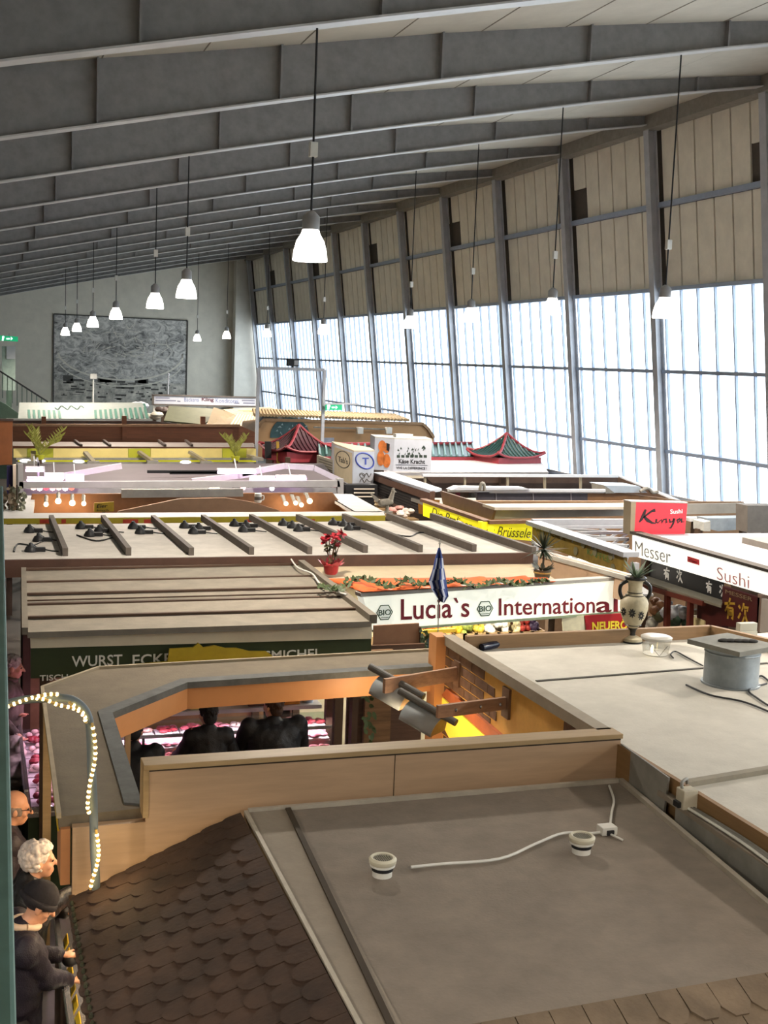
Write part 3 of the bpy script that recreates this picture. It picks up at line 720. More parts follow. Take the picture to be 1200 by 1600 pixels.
# curved grey pole with rope light
pa = [(0, 1103), (35, 1094), (75, 1091), (108, 1092), (128, 1104), (139, 1125), (142, 1160), (143, 1200), (146, 1260), (147, 1320), (150, 1375)]
yp = 6.2
pp = smooth_path([pY(x, y, yp) for x, y in pa], 6)
po = T('arched_pole', 'grey arched pole rising from the shingle edge over the aisle', 'pole', pp[-1])
e_ = pp[-1].copy(); MB().tube(pp + [Vector((e_.x, e_.y, e_.z - .15))], .022, 12).build('pole', mat('pole_grey', '6c7476', .5, .08), po, smooth=True)
rl = T('rope_light', 'warm rope light wound around the arched grey pole', 'rope light', pp[-1])
ropes = [[(2, 1108), (35, 1095), (55, 1089), (75, 1085), (92, 1085)], [(48, 1090), (70, 1093), (90, 1101), (115, 1107), (128, 1115), (135, 1130)],
         [(108, 1097), (120, 1106), (129, 1114), (134, 1124)], [(144, 1130), (148, 1155), (149, 1180), (146, 1200), (141, 1222), (138, 1245), (137, 1262), (140, 1272)], [(150, 1296), (153, 1316), (154, 1336), (150, 1357), (144, 1376), (141, 1390)]]
M_bulb = mat('rope_bulb', 'fff0b0', .4, 0, emit=7, ecol='ffdf96'); M_rope = mat('rope_tube', 'c9a55c', .4, .05)
bme = None
for rp_ in ropes:
    pts = smooth_path([pY(x, y, yp - .035) for x, y in rp_], 8); MB().tube(pts, .008, 6).build('rope', M_rope, rl, smooth=True)
    acc = .0
    for u, v in zip(pts, pts[1:]):
        acc += (v - u).length
        if acc > .026:
            acc = 0
            if bme is None: bo = MB().ball(v, .0105, 8).build('bulb', M_bulb, rl, smooth=True); bme = bo; b0 = v.copy()
            else: bo = bme.copy(); COL.objects.link(bo); bo.parent = rl; bo.location = v - b0
ld = bpy.data.lights.new('rope_glow', 'POINT'); ld.energy = 2.5; ld.color = (1, .75, .4); ld.shadow_soft_size = .1
lo = bpy.data.objects.new('rope_glow', ld); COL.objects.link(lo); lo.location = pY(170, 1340, yp - .15)
# gallery rail at the very left
a = pz(26, 1600, 4.3); b = pz(8, 900, 4.3); d_ = (b - a)
gr_ = T('gallery_rail', 'green painted gallery handrail along the left edge of the picture', 'railing', a)
q = MB(); w = .035; a2 = a - d_ * .3; b2 = b + d_ * 1.0
q.hexa([a2 - Vector((.09, 0, .05)), a2 - Vector((0, 0, .05)), b2 - Vector((0, 0, .05)), b2 - Vector((.09, 0, .05))], [a2 - Vector((.09, 0, 0)), a2, b2, b2 - Vector((.09, 0, 0))])
q.build('top_rail', mat('rail_green', '5f7f76', .45, .12, 10), gr_, bev=.004)
MB().box(a.x - .35, a.x - .3, -1, .2, 0, 4.27).build('post', MATS['rail_green'], gr_)
MB().beam(a2 + Vector((-.35, 0, -.05)), a2 + Vector((0, 0, -.04)), .05, .03).build('bracket', MATS['rail_green'], gr_)
# ================================================================ sausage stall, long ribbed stall
M_slat = mat('slat_board', '7e7669', .8, .1, 5, bump=.2)
M_batten = mat('batten_brown', '4a3628', .7, .1)
M_ccream = mat('cream_fascia', 'd9ccb2', .6, .05, 3)
M_sgreen = mat('sign_green', '2f3a1e', .6, .08, 4)
M_letter = mat('letter_grey', 'e2e2d8', .5, .04)
M_yelcut = mat('cutout_yellow', 'bba026', .6, .08, 6)
wz = 2.43; wy = 10.4; wyb = 13.35
wu = T('market_stall', 'sausage stall with slatted grey roof, cream fascia and dark green lettered sign', 'market stall', (1.9, 11.8, 0))
FL = pz(43, 988, wz); FR = pz(580, 971, wz); BL = pz(40, 892, wz); BR = pz(468, 883, wz)
ts = [0, .17, .36, .53, .745, 1.0]
for i, (t0, t1) in enumerate(zip(ts, ts[1:])):
    a, b, c, d = FL.lerp(BL, t0), FR.lerp(BR, t0), FR.lerp(BR, t1), FL.lerp(BL, t1)
    dz = Vector((0, 0, .012 * (i % 2)))
    MB().slab([a + dz, b + dz, c + dz, d + dz], .05).build('roof_board', M_slat, wu)
q = MB()
for t in ts[1:]: q.beam(FL.lerp(BL, t) + Vector((0, 0, .02)), FR.lerp(BR, t) + Vector((0, 0, .012)), .045, .02)
q.beam(FL.lerp(BL, .42) + Vector((0, 0, .02)), FR.lerp(BR, .42) + Vector((0, 0, .02)), .02, .012)
q.build('batten', M_batten, wu)
q = MB().beam(FR + Vector((.02, 0, .02)), BR + Vector((.02, 0, .02)), .07, .08); q.build('edge_board', mat('edge_grey', '6f675a', .7, .1), wu); q = MB().beam(FL + Vector((-.02, 0, .01)), BL + Vector((-.02, 0, .01)), .05, .06); q.build('edge_board', mat('edge_grey', '6f675a', .7, .1), wu)
q = MB().tube(smooth_path([FR.lerp(BR, .3) + Vector((.0, 0, .07)), FR.lerp(BR, .5) + Vector((-.1, 0, .05)), FR.lerp(BR, .7) + Vector((-.06, 0, .06)), FR.lerp(BR, .85) + Vector((-.12, 0, .05)), BR + Vector((-.1, 0, .07))]), .009, 6)
tag(q.build('power_cable', M_white, smooth=True), 'pale cable along the right edge of the slatted sausage stall roof', 'cable')
pw = vpl(pY(48, 1000, wy), pY(580, 985, wy))
panel(pw, [(47, 990), (581, 973), (581, 998), (48, 1013)], .05).build('fascia', M_ccream, wu)
sg = panel(pw, [(48, 1013), (580, 998), (580, 1044), (48, 1060)], .04, -.03).build('sign_board', M_sgreen, wu)
o = -.03
pwo = lambda x, y, off=0: pw(x, y, o + off)
pwo.n = pw.n
for s_, a, b, c in (('WURST', (112, 1042), (191, 1039), (112, 1025)), ('ECKE', (207, 1040), (268, 1037), (207, 1023)), ('SMICHEL', (413, 1031), (502, 1027), (413, 1017)), ('TISCH', (62, 1064), (106, 1062), (62, 1055))):
    textp(s_, pwo, a, b, c, M_letter, sg, bold=.012)
yc_ = panel(pw, [(196, 1044), (203, 1039), (262, 1034), (265, 1014), (302, 1012), (310, 1005), (318, 1012), (335, 1009), (352, 1013), (370, 1013), (390, 1018), (416, 1018), (426, 1025), (418, 1036)], .03, .06)
tag(yc_.build('cutout_board', M_yelcut), 'irregular yellow cut-out board in front of the dark green sign', 'board')
for x, y in ((.55, 10.55), (3.2, 10.6), (.5, 13.2), (3.0, 13.2)): MB().box(x - .04, x + .04, y - .04, y + .04, 0, 2.38).build('post', M_counter, wu)
MB().box(.5, 3.1, 13.2, 13.28, 0, 2.38).build('back_wall', mat('stall_wall', '8a6a4c', .6, .1), wu)
# meat counter
mc = T('meat_counter', 'pink lit glass meat counter in front of the customers seen through the open roof', 'counter', (2.3, 11.6, 0))
cy = 11.35
MB().box(.9, 3.42, cy, 12.3, 0, .72).build('base', M_greenbase, mc)
MB().box(.9, 3.42, cy - .03, 12.3, .72, .78).build('display_floor', M_chrome, mc)
MB().box(.9, 3.42, 11.92, 12.35, 1.16, 1.20).build('service_ledge', mat('steel_light', 'c6c4c6', .3, .05, metal=.4), mc)
MB().box(.9, 3.42, cy - .02, cy - .012, .78, 1.13).build('glass_front', gl_d, mc)
MB().box(.9, 3.42, cy - .02, 11.85, 1.14, 1.148).build('glass_top', gl_d, mc)
MB().beam((.9, cy - .015, 1.15), (3.42, cy - .015, 1.14), .025, .03).build('front_rail', M_tray, mc)
for x in (1.5, 2.3, 2.95, 3.4): MB().beam((x, cy - .02, .78), (x, cy - .02, 1.14), .025, .02).build('glass_joint', M_chrome, mc)
MB().tube([(.95, 12.2, 1.13), (3.4, 12.2, 1.13)], .018, 8).build('tube_lamp', mat('tube_pink', 'ffd0e8', .4, 0, emit=7, ecol='ff9fd4'), mc, label='glowing pink tube lamp')
for x, y, e in ((1.5, 11.55, 26), (2.8, 11.55, 26)):
    ld = bpy.data.lights.new('counter_glow', 'AREA'); ld.shape = 'RECTANGLE'; ld.size = 1.3; ld.size_y = .06; ld.energy = e * .75; ld.color = (1, .74, .88)
    lo = bpy.data.objects.new('counter_glow', ld); COL.objects.link(lo); lo.location = (x, y + .05, 1.13)
MEAT = [('raw pink pork cuts', 'c4586a'), ('dark red beef', '8e2f3a'), ('pale sausages', 'd8a49c'), ('red salami coils', 'a8434c'), ('white lard pieces', 'e0c8c4'), ('ham slices', 'd88090')]
rr = random.Random(21)
q = MB()
for row in range(3): q.box(.92, 3.4, 11.42 + row * .17 - .085, 11.42 + row * .17 + .085, .78, .858 + row * .09)
q.build('display_step', mat('step_white', 'b8a2a8', .5, .08, 6), mc)
POSN = ['far left of the meat counter', 'left of the meat counter', 'left of the slim customer', 'behind the slim customer', 'right of the slim customer', 'between the two customers', 'behind the broad customer', 'right of the broad customer', 'near the counter right end', 'at the counter right end']
for row in range(3):
    for k in range(10):
        x = 1.03 + k * .25; y = 11.42 + row * .17; z = .86 + row * .09
        nm, cc = MEAT[(k * 5 + row * 2) % 6]
        mt_ = T('meat_tray', '%s row tray of %s, %s' % (('front', 'middle', 'rear')[row], nm, POSN[k]), 'tray', (x, y, z), 'meat trays in the counter')
        MB().box(x - .115, x + .115, y - .08, y + .08, z, z + .02).build('tray', M_tray, mt_)
        q = MB()
        for j in range(9): q.ball((x + rr.uniform(-.08, .08), y + rr.uniform(-.05, .05), z + .03 + rr.uniform(0, .03)), (rr.uniform(.035, .06), rr.uniform(.03, .04), .022), 8)
        q.build('meat', mat('meat_' + cc, cc, .35, .2, 14), mt_, smooth=True)
LB = [('white plastic scale', 'd9d5d5'), ('brown sausage parcel', '9a6a48'), ('orange box of skewers', 'd98a3c'), ('striped tin of mustard', 'a9b4c4'), ('yellow paper stack', 'dfc77a'), ('dark sausage dish', '5a3a36')]
for k, x in enumerate((1.4, 1.9, 3.1, 3.3, 2.15, 2.75)):
    o_ = T('counter_item', '%s on the ledge of the meat counter' % LB[k][0], 'goods', (x, 12.05, 1.2), 'goods on the meat counter ledge')
    mtx = mat('ledge_' + LB[k][1], LB[k][1], .5, .1)
    if k in (3,): MB().lathe([(.06, 0), (.06, .14), (.05, .15)], (x, 12.05, 1.2), 20).build('tin', mtx, o_, smooth=True); MB().lathe([(.061, .05), (.061, .1)], (x, 12.05, 1.2), 20, cap=False).build('label_band', M_black, o_)
    else: MB().box(x - .1, x + .1, 11.97, 12.13, 1.2, 1.26 + .03 * (k % 3)).build('body', mtx, o_, bev=.01); MB().box(x - .06, x + .06, 12.0, 12.1, 1.26, 1.30 + .03 * (k % 3)).build('top', mat('ledge_top%d' % (k % 2), ('c9bdb2', '7d5646')[k % 2], .5, .1), o_, bev=.01)
# side counter on the aisle
sc_ = T('display_counter', 'glass meat display turning the corner into the left aisle', 'counter', (.6, 11.4, 0))
MB().box(.42, .8, 10.55, 13.0, 0, .74).build('base', M_greenbase, sc_)
MB().box(.40, .8, 10.53, 13.0, .74, .78).build('display_floor', M_chrome, sc_)
MB().box(.4, .408, 10.55, 13.0, .78, 1.14).build('glass_front', gl_d, sc_)
q = MB().beam((.405, 10.55, .98), (.405, 13, .98), .03, .03).beam((.40, 10.545, .8), (.8, 10.545, .8), .02, .06).beam((.405, 10.545, .78), (.405, 10.545, .98), .03, .03); q.build('chrome_frame', M_chrome, sc_)
MB().tube([(.76, 10.6, 1.2), (.76, 12.9, 1.2)], .018, 8).build('tube_lamp', MATS['tube_pink'], sc_, label='glowing pink tube lamp')
ld = bpy.data.lights.new('side_glow', 'AREA'); ld.shape = 'RECTANGLE'; ld.size = .06; ld.size_y = 2; ld.energy = 9; ld.color = (1, .62, .85)
lo = bpy.data.objects.new('side_glow', ld); COL.objects.link(lo); lo.location = (.7, 11.7, 1.3)
for k in range(8):
    y = 10.7 + k * .28; nm, cc = MEAT[(k * 3 + 1) % 6]
    mt_ = T('meat_tray', 'tray of %s, %s from the camera in the corner display' % (nm, 'first second third fourth fifth sixth seventh eighth'.split()[k]), 'tray', (.6, y, .78), 'meat trays in the corner display')
    MB().box(.45, .76, y - .125, y + .125, .78, .80).build('tray', M_tray, mt_)
    q = MB()
    for j in range(9): q.ball((.6 + rr.uniform(-.1, .1), y + rr.uniform(-.09, .09), .82 + rr.uniform(0, .05)), (rr.uniform(.035, .06), rr.uniform(.03, .05), .03), 8)
    q.build('meat', mat('meat_' + cc, cc, .35, .2, 14), mt_, smooth=True)
# interior boards right of the meat counter
kb = T('notice_board', 'wooden board with ivy strand beside the meat counter end', 'board', (3.65, 10.97, 0))
MB().box(3.58, 3.85, 10.95, 11.0, 0, 2.0).build('board', mat('dark_board', '7a5a3a', .6, .2, 4, wood='x'), kb)
MB().box(3.42, 3.48, 10.85, 10.95, 0, 2.1).build('post', mat('post_br', '4a3423', .6, .1), kb)
MB().box(3.46, 4.25, 11.15, 11.19, 0, 2.0).build('rear_board', mat('rear_board', '5d4230', .6, .2, 4, wood='x'), kb)
q = MB(); rr = random.Random(4)
for k in range(60):
    z = rr.uniform(.7, 2.0); p = Vector((3.6 + rr.uniform(-.05, .06), 10.9, z)); q.leaf(p, p + Vector((rr.uniform(-.06, .06), -.02, rr.uniform(-.08, .03))), .04, (0, -1, 0))
M_ivy = mat('ivy', '43522c', .6, .25, 20)
q.build('ivy', M_ivy, kb)

# ---- long white roofed stall with ribs
M_lroof = mat('long_roof', 'bdb8b0', .8, .09, 4, bump=.15)
M_rib = mat('rib_grey', '5a5149', .7, .12, 5)
M_ribr = mat('rib_fascia', '4d3529', .6, .12, 4)
lz = 2.5
ls = T('market_stall', 'long white roofed stall crossed by dark upright ribs', 'market stall', (3.5, 15, 0))
a, b, c, d = pz(-8, 878, lz), pz(832, 866, lz), pz(716, 813, lz), pz(2, 820, lz)
c2 = pz(810, 840, lz)
MB().slab([a, b, c, d], .06).build('roof_panel', M_lroof, ls)
ribs = [((80, 815), (102, 869)), ((161, 815), (201, 868)), ((239, 815), (299, 868)), ((317, 814), (393, 867)), ((392, 813), (484, 866)), ((465, 813), (571, 864)), ((537, 812), (657, 863)), ((606, 811), (741, 862)), ((674, 811), (834, 866))]
for u, v in ribs:
    A = pz(*u, lz); Bq = pz(*v, lz); A.z = Bq.z = lz
    MB().beam(A + Vector((0, 0, .045)), Bq + Vector((0, 0, .045)), .06, .09).build('rib', M_rib, ls)
pf = vpl(a, b)
q = MB().prism([a + Vector((0, -.02, .02)), b + Vector((0, -.02, .02)), b + Vector((0, -.02, -.17)), a + Vector((0, -.02, -.17))], -pf.n * .05); q.build('front_fascia', M_ribr, ls)
for x, y in ((.5, 13.8), (3, 13.8), (5.6, 13.8), (.6, 15.8), (5.6, 15.8)): MB().box(x - .04, x + .04, y - .04, y + .04, 0, 2.44).build('post', M_counter, ls)
MB().box(.6, 5.5, 15.9, 16, 0, 2.44).build('back_wall', MATS['stall_wall'], ls)
M_trafo = mat('trafo_black', '232325', .5, .1)
spots = [[(46, 832), (60, 846), (48, 862)], [(126, 826), (155, 832), (140, 838)], [(208, 826), (219, 834)], [(288, 825), (302, 834), (310, 828)], [(366, 822), (380, 831), (384, 824)], [(442, 821), (466, 830), (456, 825)], [(520, 820), (545, 828), (536, 822)]]
ordn = 'first second third fourth fifth sixth seventh'.split()
wh = ['left', 'middle', 'right']
for i, sp_ in enumerate(spots):
    for j, (x, y) in enumerate(sp_):
        c_ = pz(x, y, lz); t_ = T('spot_housing', '%s black spotlight housing in the %s rib bay from the left on the white roof' % (wh[j], ordn[i]), 'spotlight housing', c_, 'black lamp housings on the ribbed roof')
        MB().lathe([(.07, 0), (.07, .02), (.05, .06), (.025, .075), (.02, .1), (.005, .1)], c_, 16).build('cup', M_trafo, t_, smooth=True)
        MB().box(c_.x + .05, c_.x + .16, c_.y - .03, c_.y + .03, c_.z, c_.z + .05).build('transformer', M_trafo, t_, bev=.005)
        MB().tube(smooth_path([c_ + Vector((0, 0, .1)), c_ + Vector((.08, .1, .03)), c_ + Vector((.2, .02, .01)), c_ + Vector((.3, -.06, .01))]), .008, 5).build('lead', M_trafo, t_, smooth=True)
for i, pts in enumerate([[(65, 846), (50, 852), (28, 850), (22, 862)], [(120, 836), (150, 845), (175, 840)], [(610, 834), (640, 838), (655, 832), (672, 834)]]):
    q = MB().tube(smooth_path([pz(x, y, lz + .01) for x, y in pts]), .01, 5)
    tag(q.build('power_cable', M_trafo, smooth=True), ['black cable coil in the leftmost rib bay', 'thin black cable in the second rib bay', 'thin black cable on the white roof behind the flag'][i], 'cable')

# ================================================================ fruit stall with the lit sign, flag and plants
M_signw = mat('sign_lit_white', 'f4f4e6', .4, .0, emit=.62, ecol='f6f8e6')
M_maroon = mat('letter_maroon', '7c1424', .5, .05)
lu = T('market_stall', 'fruit stall with a long white lit sign in maroon letters and orange drapery', 'market stall', (4.8, 12.3, 0))
A = pz(568, 931, 2.42); Bq = pz(979, 905, 2.42); pl_ = vpl(A, Bq)
sg = panel(pl_, [(567, 932), (979, 906), (969, 955), (582, 984)], .14).build('sign_box', M_signw, lu, label='white back lit sign box')
MB().prism([pl_(563, 927, .01), pl_(982, 901, .01), pl_(982, 906, .01), pl_(564, 933, .01)], -pl_.n * .12).build('sign_cover', mat('sign_cover', 'a8a59c', .6, .08), lu)
panel(pl_, [(583, 985), (969, 956), (969, 959), (583, 988)], .15, .005).build('sign_trim', mat('trim_green', '8c9a7c', .5, .05), lu)
textp('Lucia`s', pl_, (626, 969), (733, 964), (626, 936), M_maroon, sg, bold=.012)
textp('Internation', pl_, (779, 962), (929, 957.5), (779, 935), M_maroon, sg, bold=.008)
textp('al', pl_, (931, 957.3), (965, 956), (931, 932), M_maroon, sg, bold=.014)
M_bio = mat('bio_green', '2f4a3a', .5, 0); M_biow = mat('bio_white', 'e8eee0', .5, 0, emit=.4)
for cx_, cy_ in ((601, 957), (758, 951)):
    hx = [(cx_ + 13 * math.cos(PI / 3 * k), cy_ + 13.5 * math.sin(PI / 3 * k) - (.06 * 13 * math.cos(PI / 3 * k))) for k in range(6)]
    h2 = [(cx_ + (x - cx_) * .87, cy_ + (y - cy_) * .87) for x, y in hx]
    bg_ = MB().prism([pl_(x, y, .006) for x, y in hx], -pl_.n * .004).build('bio_emblem', M_bio, sg)
    MB().prism([pl_(x, y, .009) for x, y in h2], -pl_.n * .004).build('bio_emblem', M_biow, sg)
    plo = lambda x, y, off=0: pl_(x, y, .009 + off)
    textp('BIO', plo, (cx_ - 9.5, cy_ + 5), (cx_ + 9.5, cy_ + 3.5), (cx_ - 9.5, cy_ - 4), M_bio, sg, bold=.01)
    q = MB().beam(plo(cx_ - 6, cy_ + 8, .004), plo(cx_ + 6, cy_ + 7.4, .004), .012, .004); q.build('emblem_line', M_bio, sg)
# roof behind, orange drapery and ivy
rz = 2.42
MB().slab([pz(476, 886, rz - .03), pz(830, 881, rz - .03), pz(872, 908, rz - .03), pz(505, 912, rz - .03)], .05).build('roof_panel', mat('roof_beige', 'b3a387', .7, .06, 4), lu)
q = MB().beam(pz(472, 886, rz), pz(535, 935, rz), .05, .05); q.build('roof_edge', M_batten, lu)
q = MB(); N = 40; rowsx = []
for k in range(N + 1):
    t = k / N; top = pz(505 + (855 - 505) * t, 908 - 2 * t, rz); bot = pz(566 + (868 - 566) * t, 929 - 17 * t, rz + .02)
    sag = .035 * math.sin(t * 31) + .02 * math.sin(t * 67)
    for j in range(5):
        u = j / 4; p = top.lerp(bot, u); p.z += .03 + sag * math.sin(PI * u); rowsx.append(p)
q.add(rowsx, [(k * 5 + j, k * 5 + j + 1, (k + 1) * 5 + j + 1, (k + 1) * 5 + j) for k in range(N) for j in range(4)])
ob = tag(q.build('drapery', mat('cloth_orange', 'd2622e', .7, .12, 6), smooth=True), 'orange cloth draped along the roof edge behind the white lit sign', 'drapery')
md = ob.modifiers.new('thick', 'SOLIDIFY'); md.thickness = .006
rr = random.Random(9); q = MB()
gp = smooth_path([pz(x, y, rz + .10) for x, y in ((505, 915), (525, 922), (545, 910), (568, 904), (590, 912), (612, 918), (630, 908), (655, 914), (690, 912), (715, 908), (735, 916), (760, 914), (785, 908), (805, 915), (830, 910), (852, 908))], 12)
for p in gp:
    for k in range(2):
        d = Vector((rr.uniform(-1, 1), rr.uniform(-1, 1), rr.uniform(-.2, .8))).normalized() * rr.uniform(.04, .075); b_ = p + Vector((rr.uniform(-.05, .05), rr.uniform(-.05, .05), 0))
        q.leaf(b_, b_ + d, .035, (rr.uniform(-.4, .4), -.5, 1))
q.tube(gp, .006, 5)
tag(q.build('ivy_garland', M_ivy), 'green ivy garland laid over the orange cloth', 'garland')
# right hand parapet and wall
q = MB(); u = pz(838, 862, 2.56); v = pz(985, 902, 2.5); n_ = Vector((.16, .02, 0))
q.prism([u, v, v + n_, u + n_], (0, 0, -.05)); q.build('parapet_cap', mat('cap_white', 'b7b2a8', .7, .06, 5), lu)
q = MB().prism([u + n_ * .2, v + n_ * .2, v + n_ * .2 - Vector((0, 0, .3)), u + n_ * .2 - Vector((0, 0, .3))], n_ * .4); q.build('parapet', mat('parapet_peach', 'c9a98c', .7, .06, 4), lu)
for x, y in ((3.45, 11.75), (6.15, 12.2), (6.3, 13.3), (3.5, 13.3)): MB().box(x - .04, x + .04, y - .04, y + .04, 0, 2.34).build('post', M_counter, lu)
MB().box(3.45, 6.3, 13.3, 13.36, 0, 2.3).build('back_wall', mat('lit_back', 'd9cfae', .6, .1), lu)
MB().box(3.5, 6.2, 12.9, 13.3, 1.54, 1.58).build('back_shelf', M_woodcap, lu)
MB().tube([(3.6, 12.2, 2.2), (6.1, 12.4, 2.2)], .02, 8).build('tube_lamp', mat('tube_white', 'ffffff', .4, 0, emit=10, ecol='fff4dc'), lu, label='glowing white tube lamp')
ld = bpy.data.lights.new('fruit_glow', 'AREA'); ld.shape = 'RECTANGLE'; ld.size = 2.4; ld.size_y = .1; ld.energy = 60; ld.color = (1, .92, .75)
lo = bpy.data.objects.new('fruit_glow', ld); COL.objects.link(lo); lo.location = (4.8, 12.4, 2.16)
FR_ = [('ripe orange melons', 'd9762a'), ('bread loaves', 'c98f4a'), ('yellow lemons', 'e0b52a'), ('green grapes', '8f9c4a'), ('yellow pears', 'd9bd4a'), ('white egg cartons', 'dcd8cc'), ('white paper bags', 'e2dfd4'), ('pale cheeses', 'e3d6a8'), ('red apples', 'a83a30'), ('dark aubergines', '3a2a44')]
for k in range(10):
    x = pY(676 + k * 17.5, 985, 13.05).x; y = 13.08; z = 1.58
    cr = T('fruit_crate', 'shelf crate of %s under the white lit sign' % FR_[k][0], 'crate', (x, y, z), 'crates on the fruit stall shelf')
    q = MB().box(x - .095, x + .095, y - .17, y + .17, z, z + .02).box(x - .095, x + .095, y - .17, y - .155, z, z + .09).box(x - .095, x - .08, y - .17, y + .17, z, z + .09).box(x + .08, x + .095, y - .17, y + .17, z, z + .09)
    q.build('crate', M_woodcap, cr)
    q = MB()
    for j in range(16): q.ball((x + rr.uniform(-.06, .06), y + rr.uniform(-.13, .13), z + .07 + rr.uniform(0, .13)), .045, 8)
    q.build('produce', mat('prod_' + FR_[k][1], FR_[k][1], .5, .15, 12), cr, smooth=True)
bb = T('shelf_board', 'brown board hanging under the left end of the white lit sign', 'board', pY(620, 1012, 11.3))
pb = vpl(pY(585, 985, 11.3), pY(655, 985, 11.25))
panel(pb, [(584, 978), (655, 974), (655, 1012), (583, 1016)], .03).build('board', mat('brown_board', '8f6a50', .6, .08, 4), bb)
panel(pb, [(655, 980), (658, 980), (658, 1018), (655, 1018)], .05, .01).build('edge', M_batten, bb)
q = MB()
for k in range(40):
    p = pb(663 + rr.uniform(-4, 4), 985 + rr.uniform(0, 32), .02); q.leaf(p, p + Vector((rr.uniform(-.05, .05), -.02, rr.uniform(-.06, .03))), .035, (0, -1, 0))
q.build('ivy_strand', M_ivy, bb)
for x_ in (588, 650): p = pb(x_, 1010, -.02); MB().box(p.x - .02, p.x + .02, p.y - .02, p.y + .02, 0, p.z).build('leg', M_counter, bb)
bb2 = T('menu_card', 'small blue framed card standing left of the fruit shelf', 'card', pY(680, 1010, 12.4))
pb = vpl(pY(668, 995, 12.4), pY(695, 994, 12.4))
panel(pb, [(667, 992), (697, 990), (697, 1018), (668, 1018)], .02).build('frame', mat('teal', '2f4d52', .5, .1), bb2)
panel(pb, [(655, 985), (712, 982), (712, 988), (655, 991)], .02, .01).build('header', mat('card_yellow', 'e8c94a', .5, .05), bb2)
A = pY(915, 965, 12.05); pn = vpl(A, pY(992, 962, 12.1))
nb = T('sale_banner', 'red banner with yellow letters hanging under the lit sign behind the amphora', 'banner', A)
b_ = panel(pn, [(914, 962), (994, 957), (996, 986), (917, 989)], .015).build('banner', mat('banner_red', 'a3161f', .5, .06), nb)
textp('NEUERÖ', pn, (925, 986), (980, 983), (925, 969), mat('banner_yellow', 'e8d23a', .5, .04), b_, bold=.03)
panel(pn, [(878, 964), (912, 962), (914, 990), (880, 992)], .01).build('price_sheet', mat('sheet', 'd9d3b4', .6, .1), nb)
# poinsettia
c = pz(517, 897, rz); po_ = T('poinsettia', 'red flowering plant in a red foil wrapped pot on the stall roof edge', 'plant', c)
M_foil = mat('foil_red', 'c0343c', .3, .15, 10)
MB().lathe([(.06, 0), (.075, .02), (.085, .09), (.10, .12), (.08, .11)], c, 20).build('pot', M_foil, po_, smooth=True)
q = MB()
for k in range(9):
    a_ = 2 * PI * k / 9; d = Vector((math.cos(a_), math.sin(a_), 0)); q.leaf(c + d * .07 + Vector((0, 0, .09)), c + d * .15 + Vector((0, 0, .13 + .03 * (k % 3))), .1, (0, 0, 1))
q.build('foil_collar', mat('foil_pink', 'd8606a', .3, .15, 10), po_)
q = MB()
tips = []
for k in range(9):
    a_ = rr.uniform(0, 2 * PI); t_ = c + Vector((math.cos(a_) * rr.uniform(.03, .12), math.sin(a_) * rr.uniform(.03, .12), rr.uniform(.28, .46))); tips.append(t_)
    q.tube(smooth_path([c + Vector((0, 0, .08)), c.lerp(t_, .5) + Vector((rr.uniform(-.02, .02), 0, .03)), t_]), .006, 5)
q.build('stem', mat('stem_brown', '5a4630', .8, .1), po_)
q = MB(); g_ = MB()
for t_ in tips:
    big = t_.z > c.z + .33
    for k in range(9 if big else 5):
        d = Vector((rr.uniform(-1, 1), rr.uniform(-1, 1), rr.uniform(-.4, .5))).normalized() * .07; (q if big else g_).leaf(t_, t_ + d, .05, (0, -.4, 1))
    for k in range(4):
        p = c.lerp(t_, rr.uniform(.4, .9)); d = Vector((rr.uniform(-1, 1), rr.uniform(-1, 1), rr.uniform(-.5, .2))).normalized() * .055; g_.leaf(p, p + d, .03, (0, 0, 1))
q.build('flower', mat('bract_red', '9c1f2a', .5, .2, 20), po_); g_.build('leaves', mat('leaf_dark', '4a4a2c', .6, .2, 20), po_)
# palm in pot
c = pz(847, 903, rz + .0); pm = T('potted_palm', 'small dark spiky palm in a black pot at the end of the orange cloth', 'plant', c)
MB().lathe([(.07, 0), (.085, .01), (.10, .09), (.10, .10), (.085, .095)], c, 22).build('pot', mat('pot_dark', '4a4030', .5, .12), pm, smooth=True)
MB().lathe([(.098, .055), (.102, .06), (.104, .07), (.1, .075)], c, 22, cap=False).build('pot_band', mat('gold_band', '9a7a3a', .4, .1), pm)
MB().tube([c + Vector((0, 0, .08)), c + Vector((.005, 0, .2)), c + Vector((0, 0, .33))], [.016, .013, .013], 8).build('trunk', mat('trunk', '3a3426', .8, .15), pm)
q = MB(); top = c + Vector((0, 0, .33))
for k in range(60):
    a_ = rr.uniform(0, 2 * PI); e_ = rr.uniform(-.5, 1.4); d = Vector((math.cos(a_) * math.cos(e_), math.sin(a_) * math.cos(e_), math.sin(e_))) * rr.uniform(.2, .29); q.leaf(top, top + d, .026, (0, 0, 1) if abs(e_) < 1.2 else (1, 0, 0), .02)
q.build('fronds', mat('palm_dark', '2f3a2a', .5, .2, 20), pm)
q = MB()
for k in range(30):
    a_ = rr.uniform(0, 2 * PI); p = c + Vector((math.cos(a_) * .06, math.sin(a_) * .06, .09)); q.leaf(p, p + Vector((math.cos(a_) * .08, math.sin(a_) * .08, rr.uniform(0, .09))), .035, (0, 0, 1))
q.build('underplanting', mat('leaf_low', '303628', .6, .2, 20), pm)
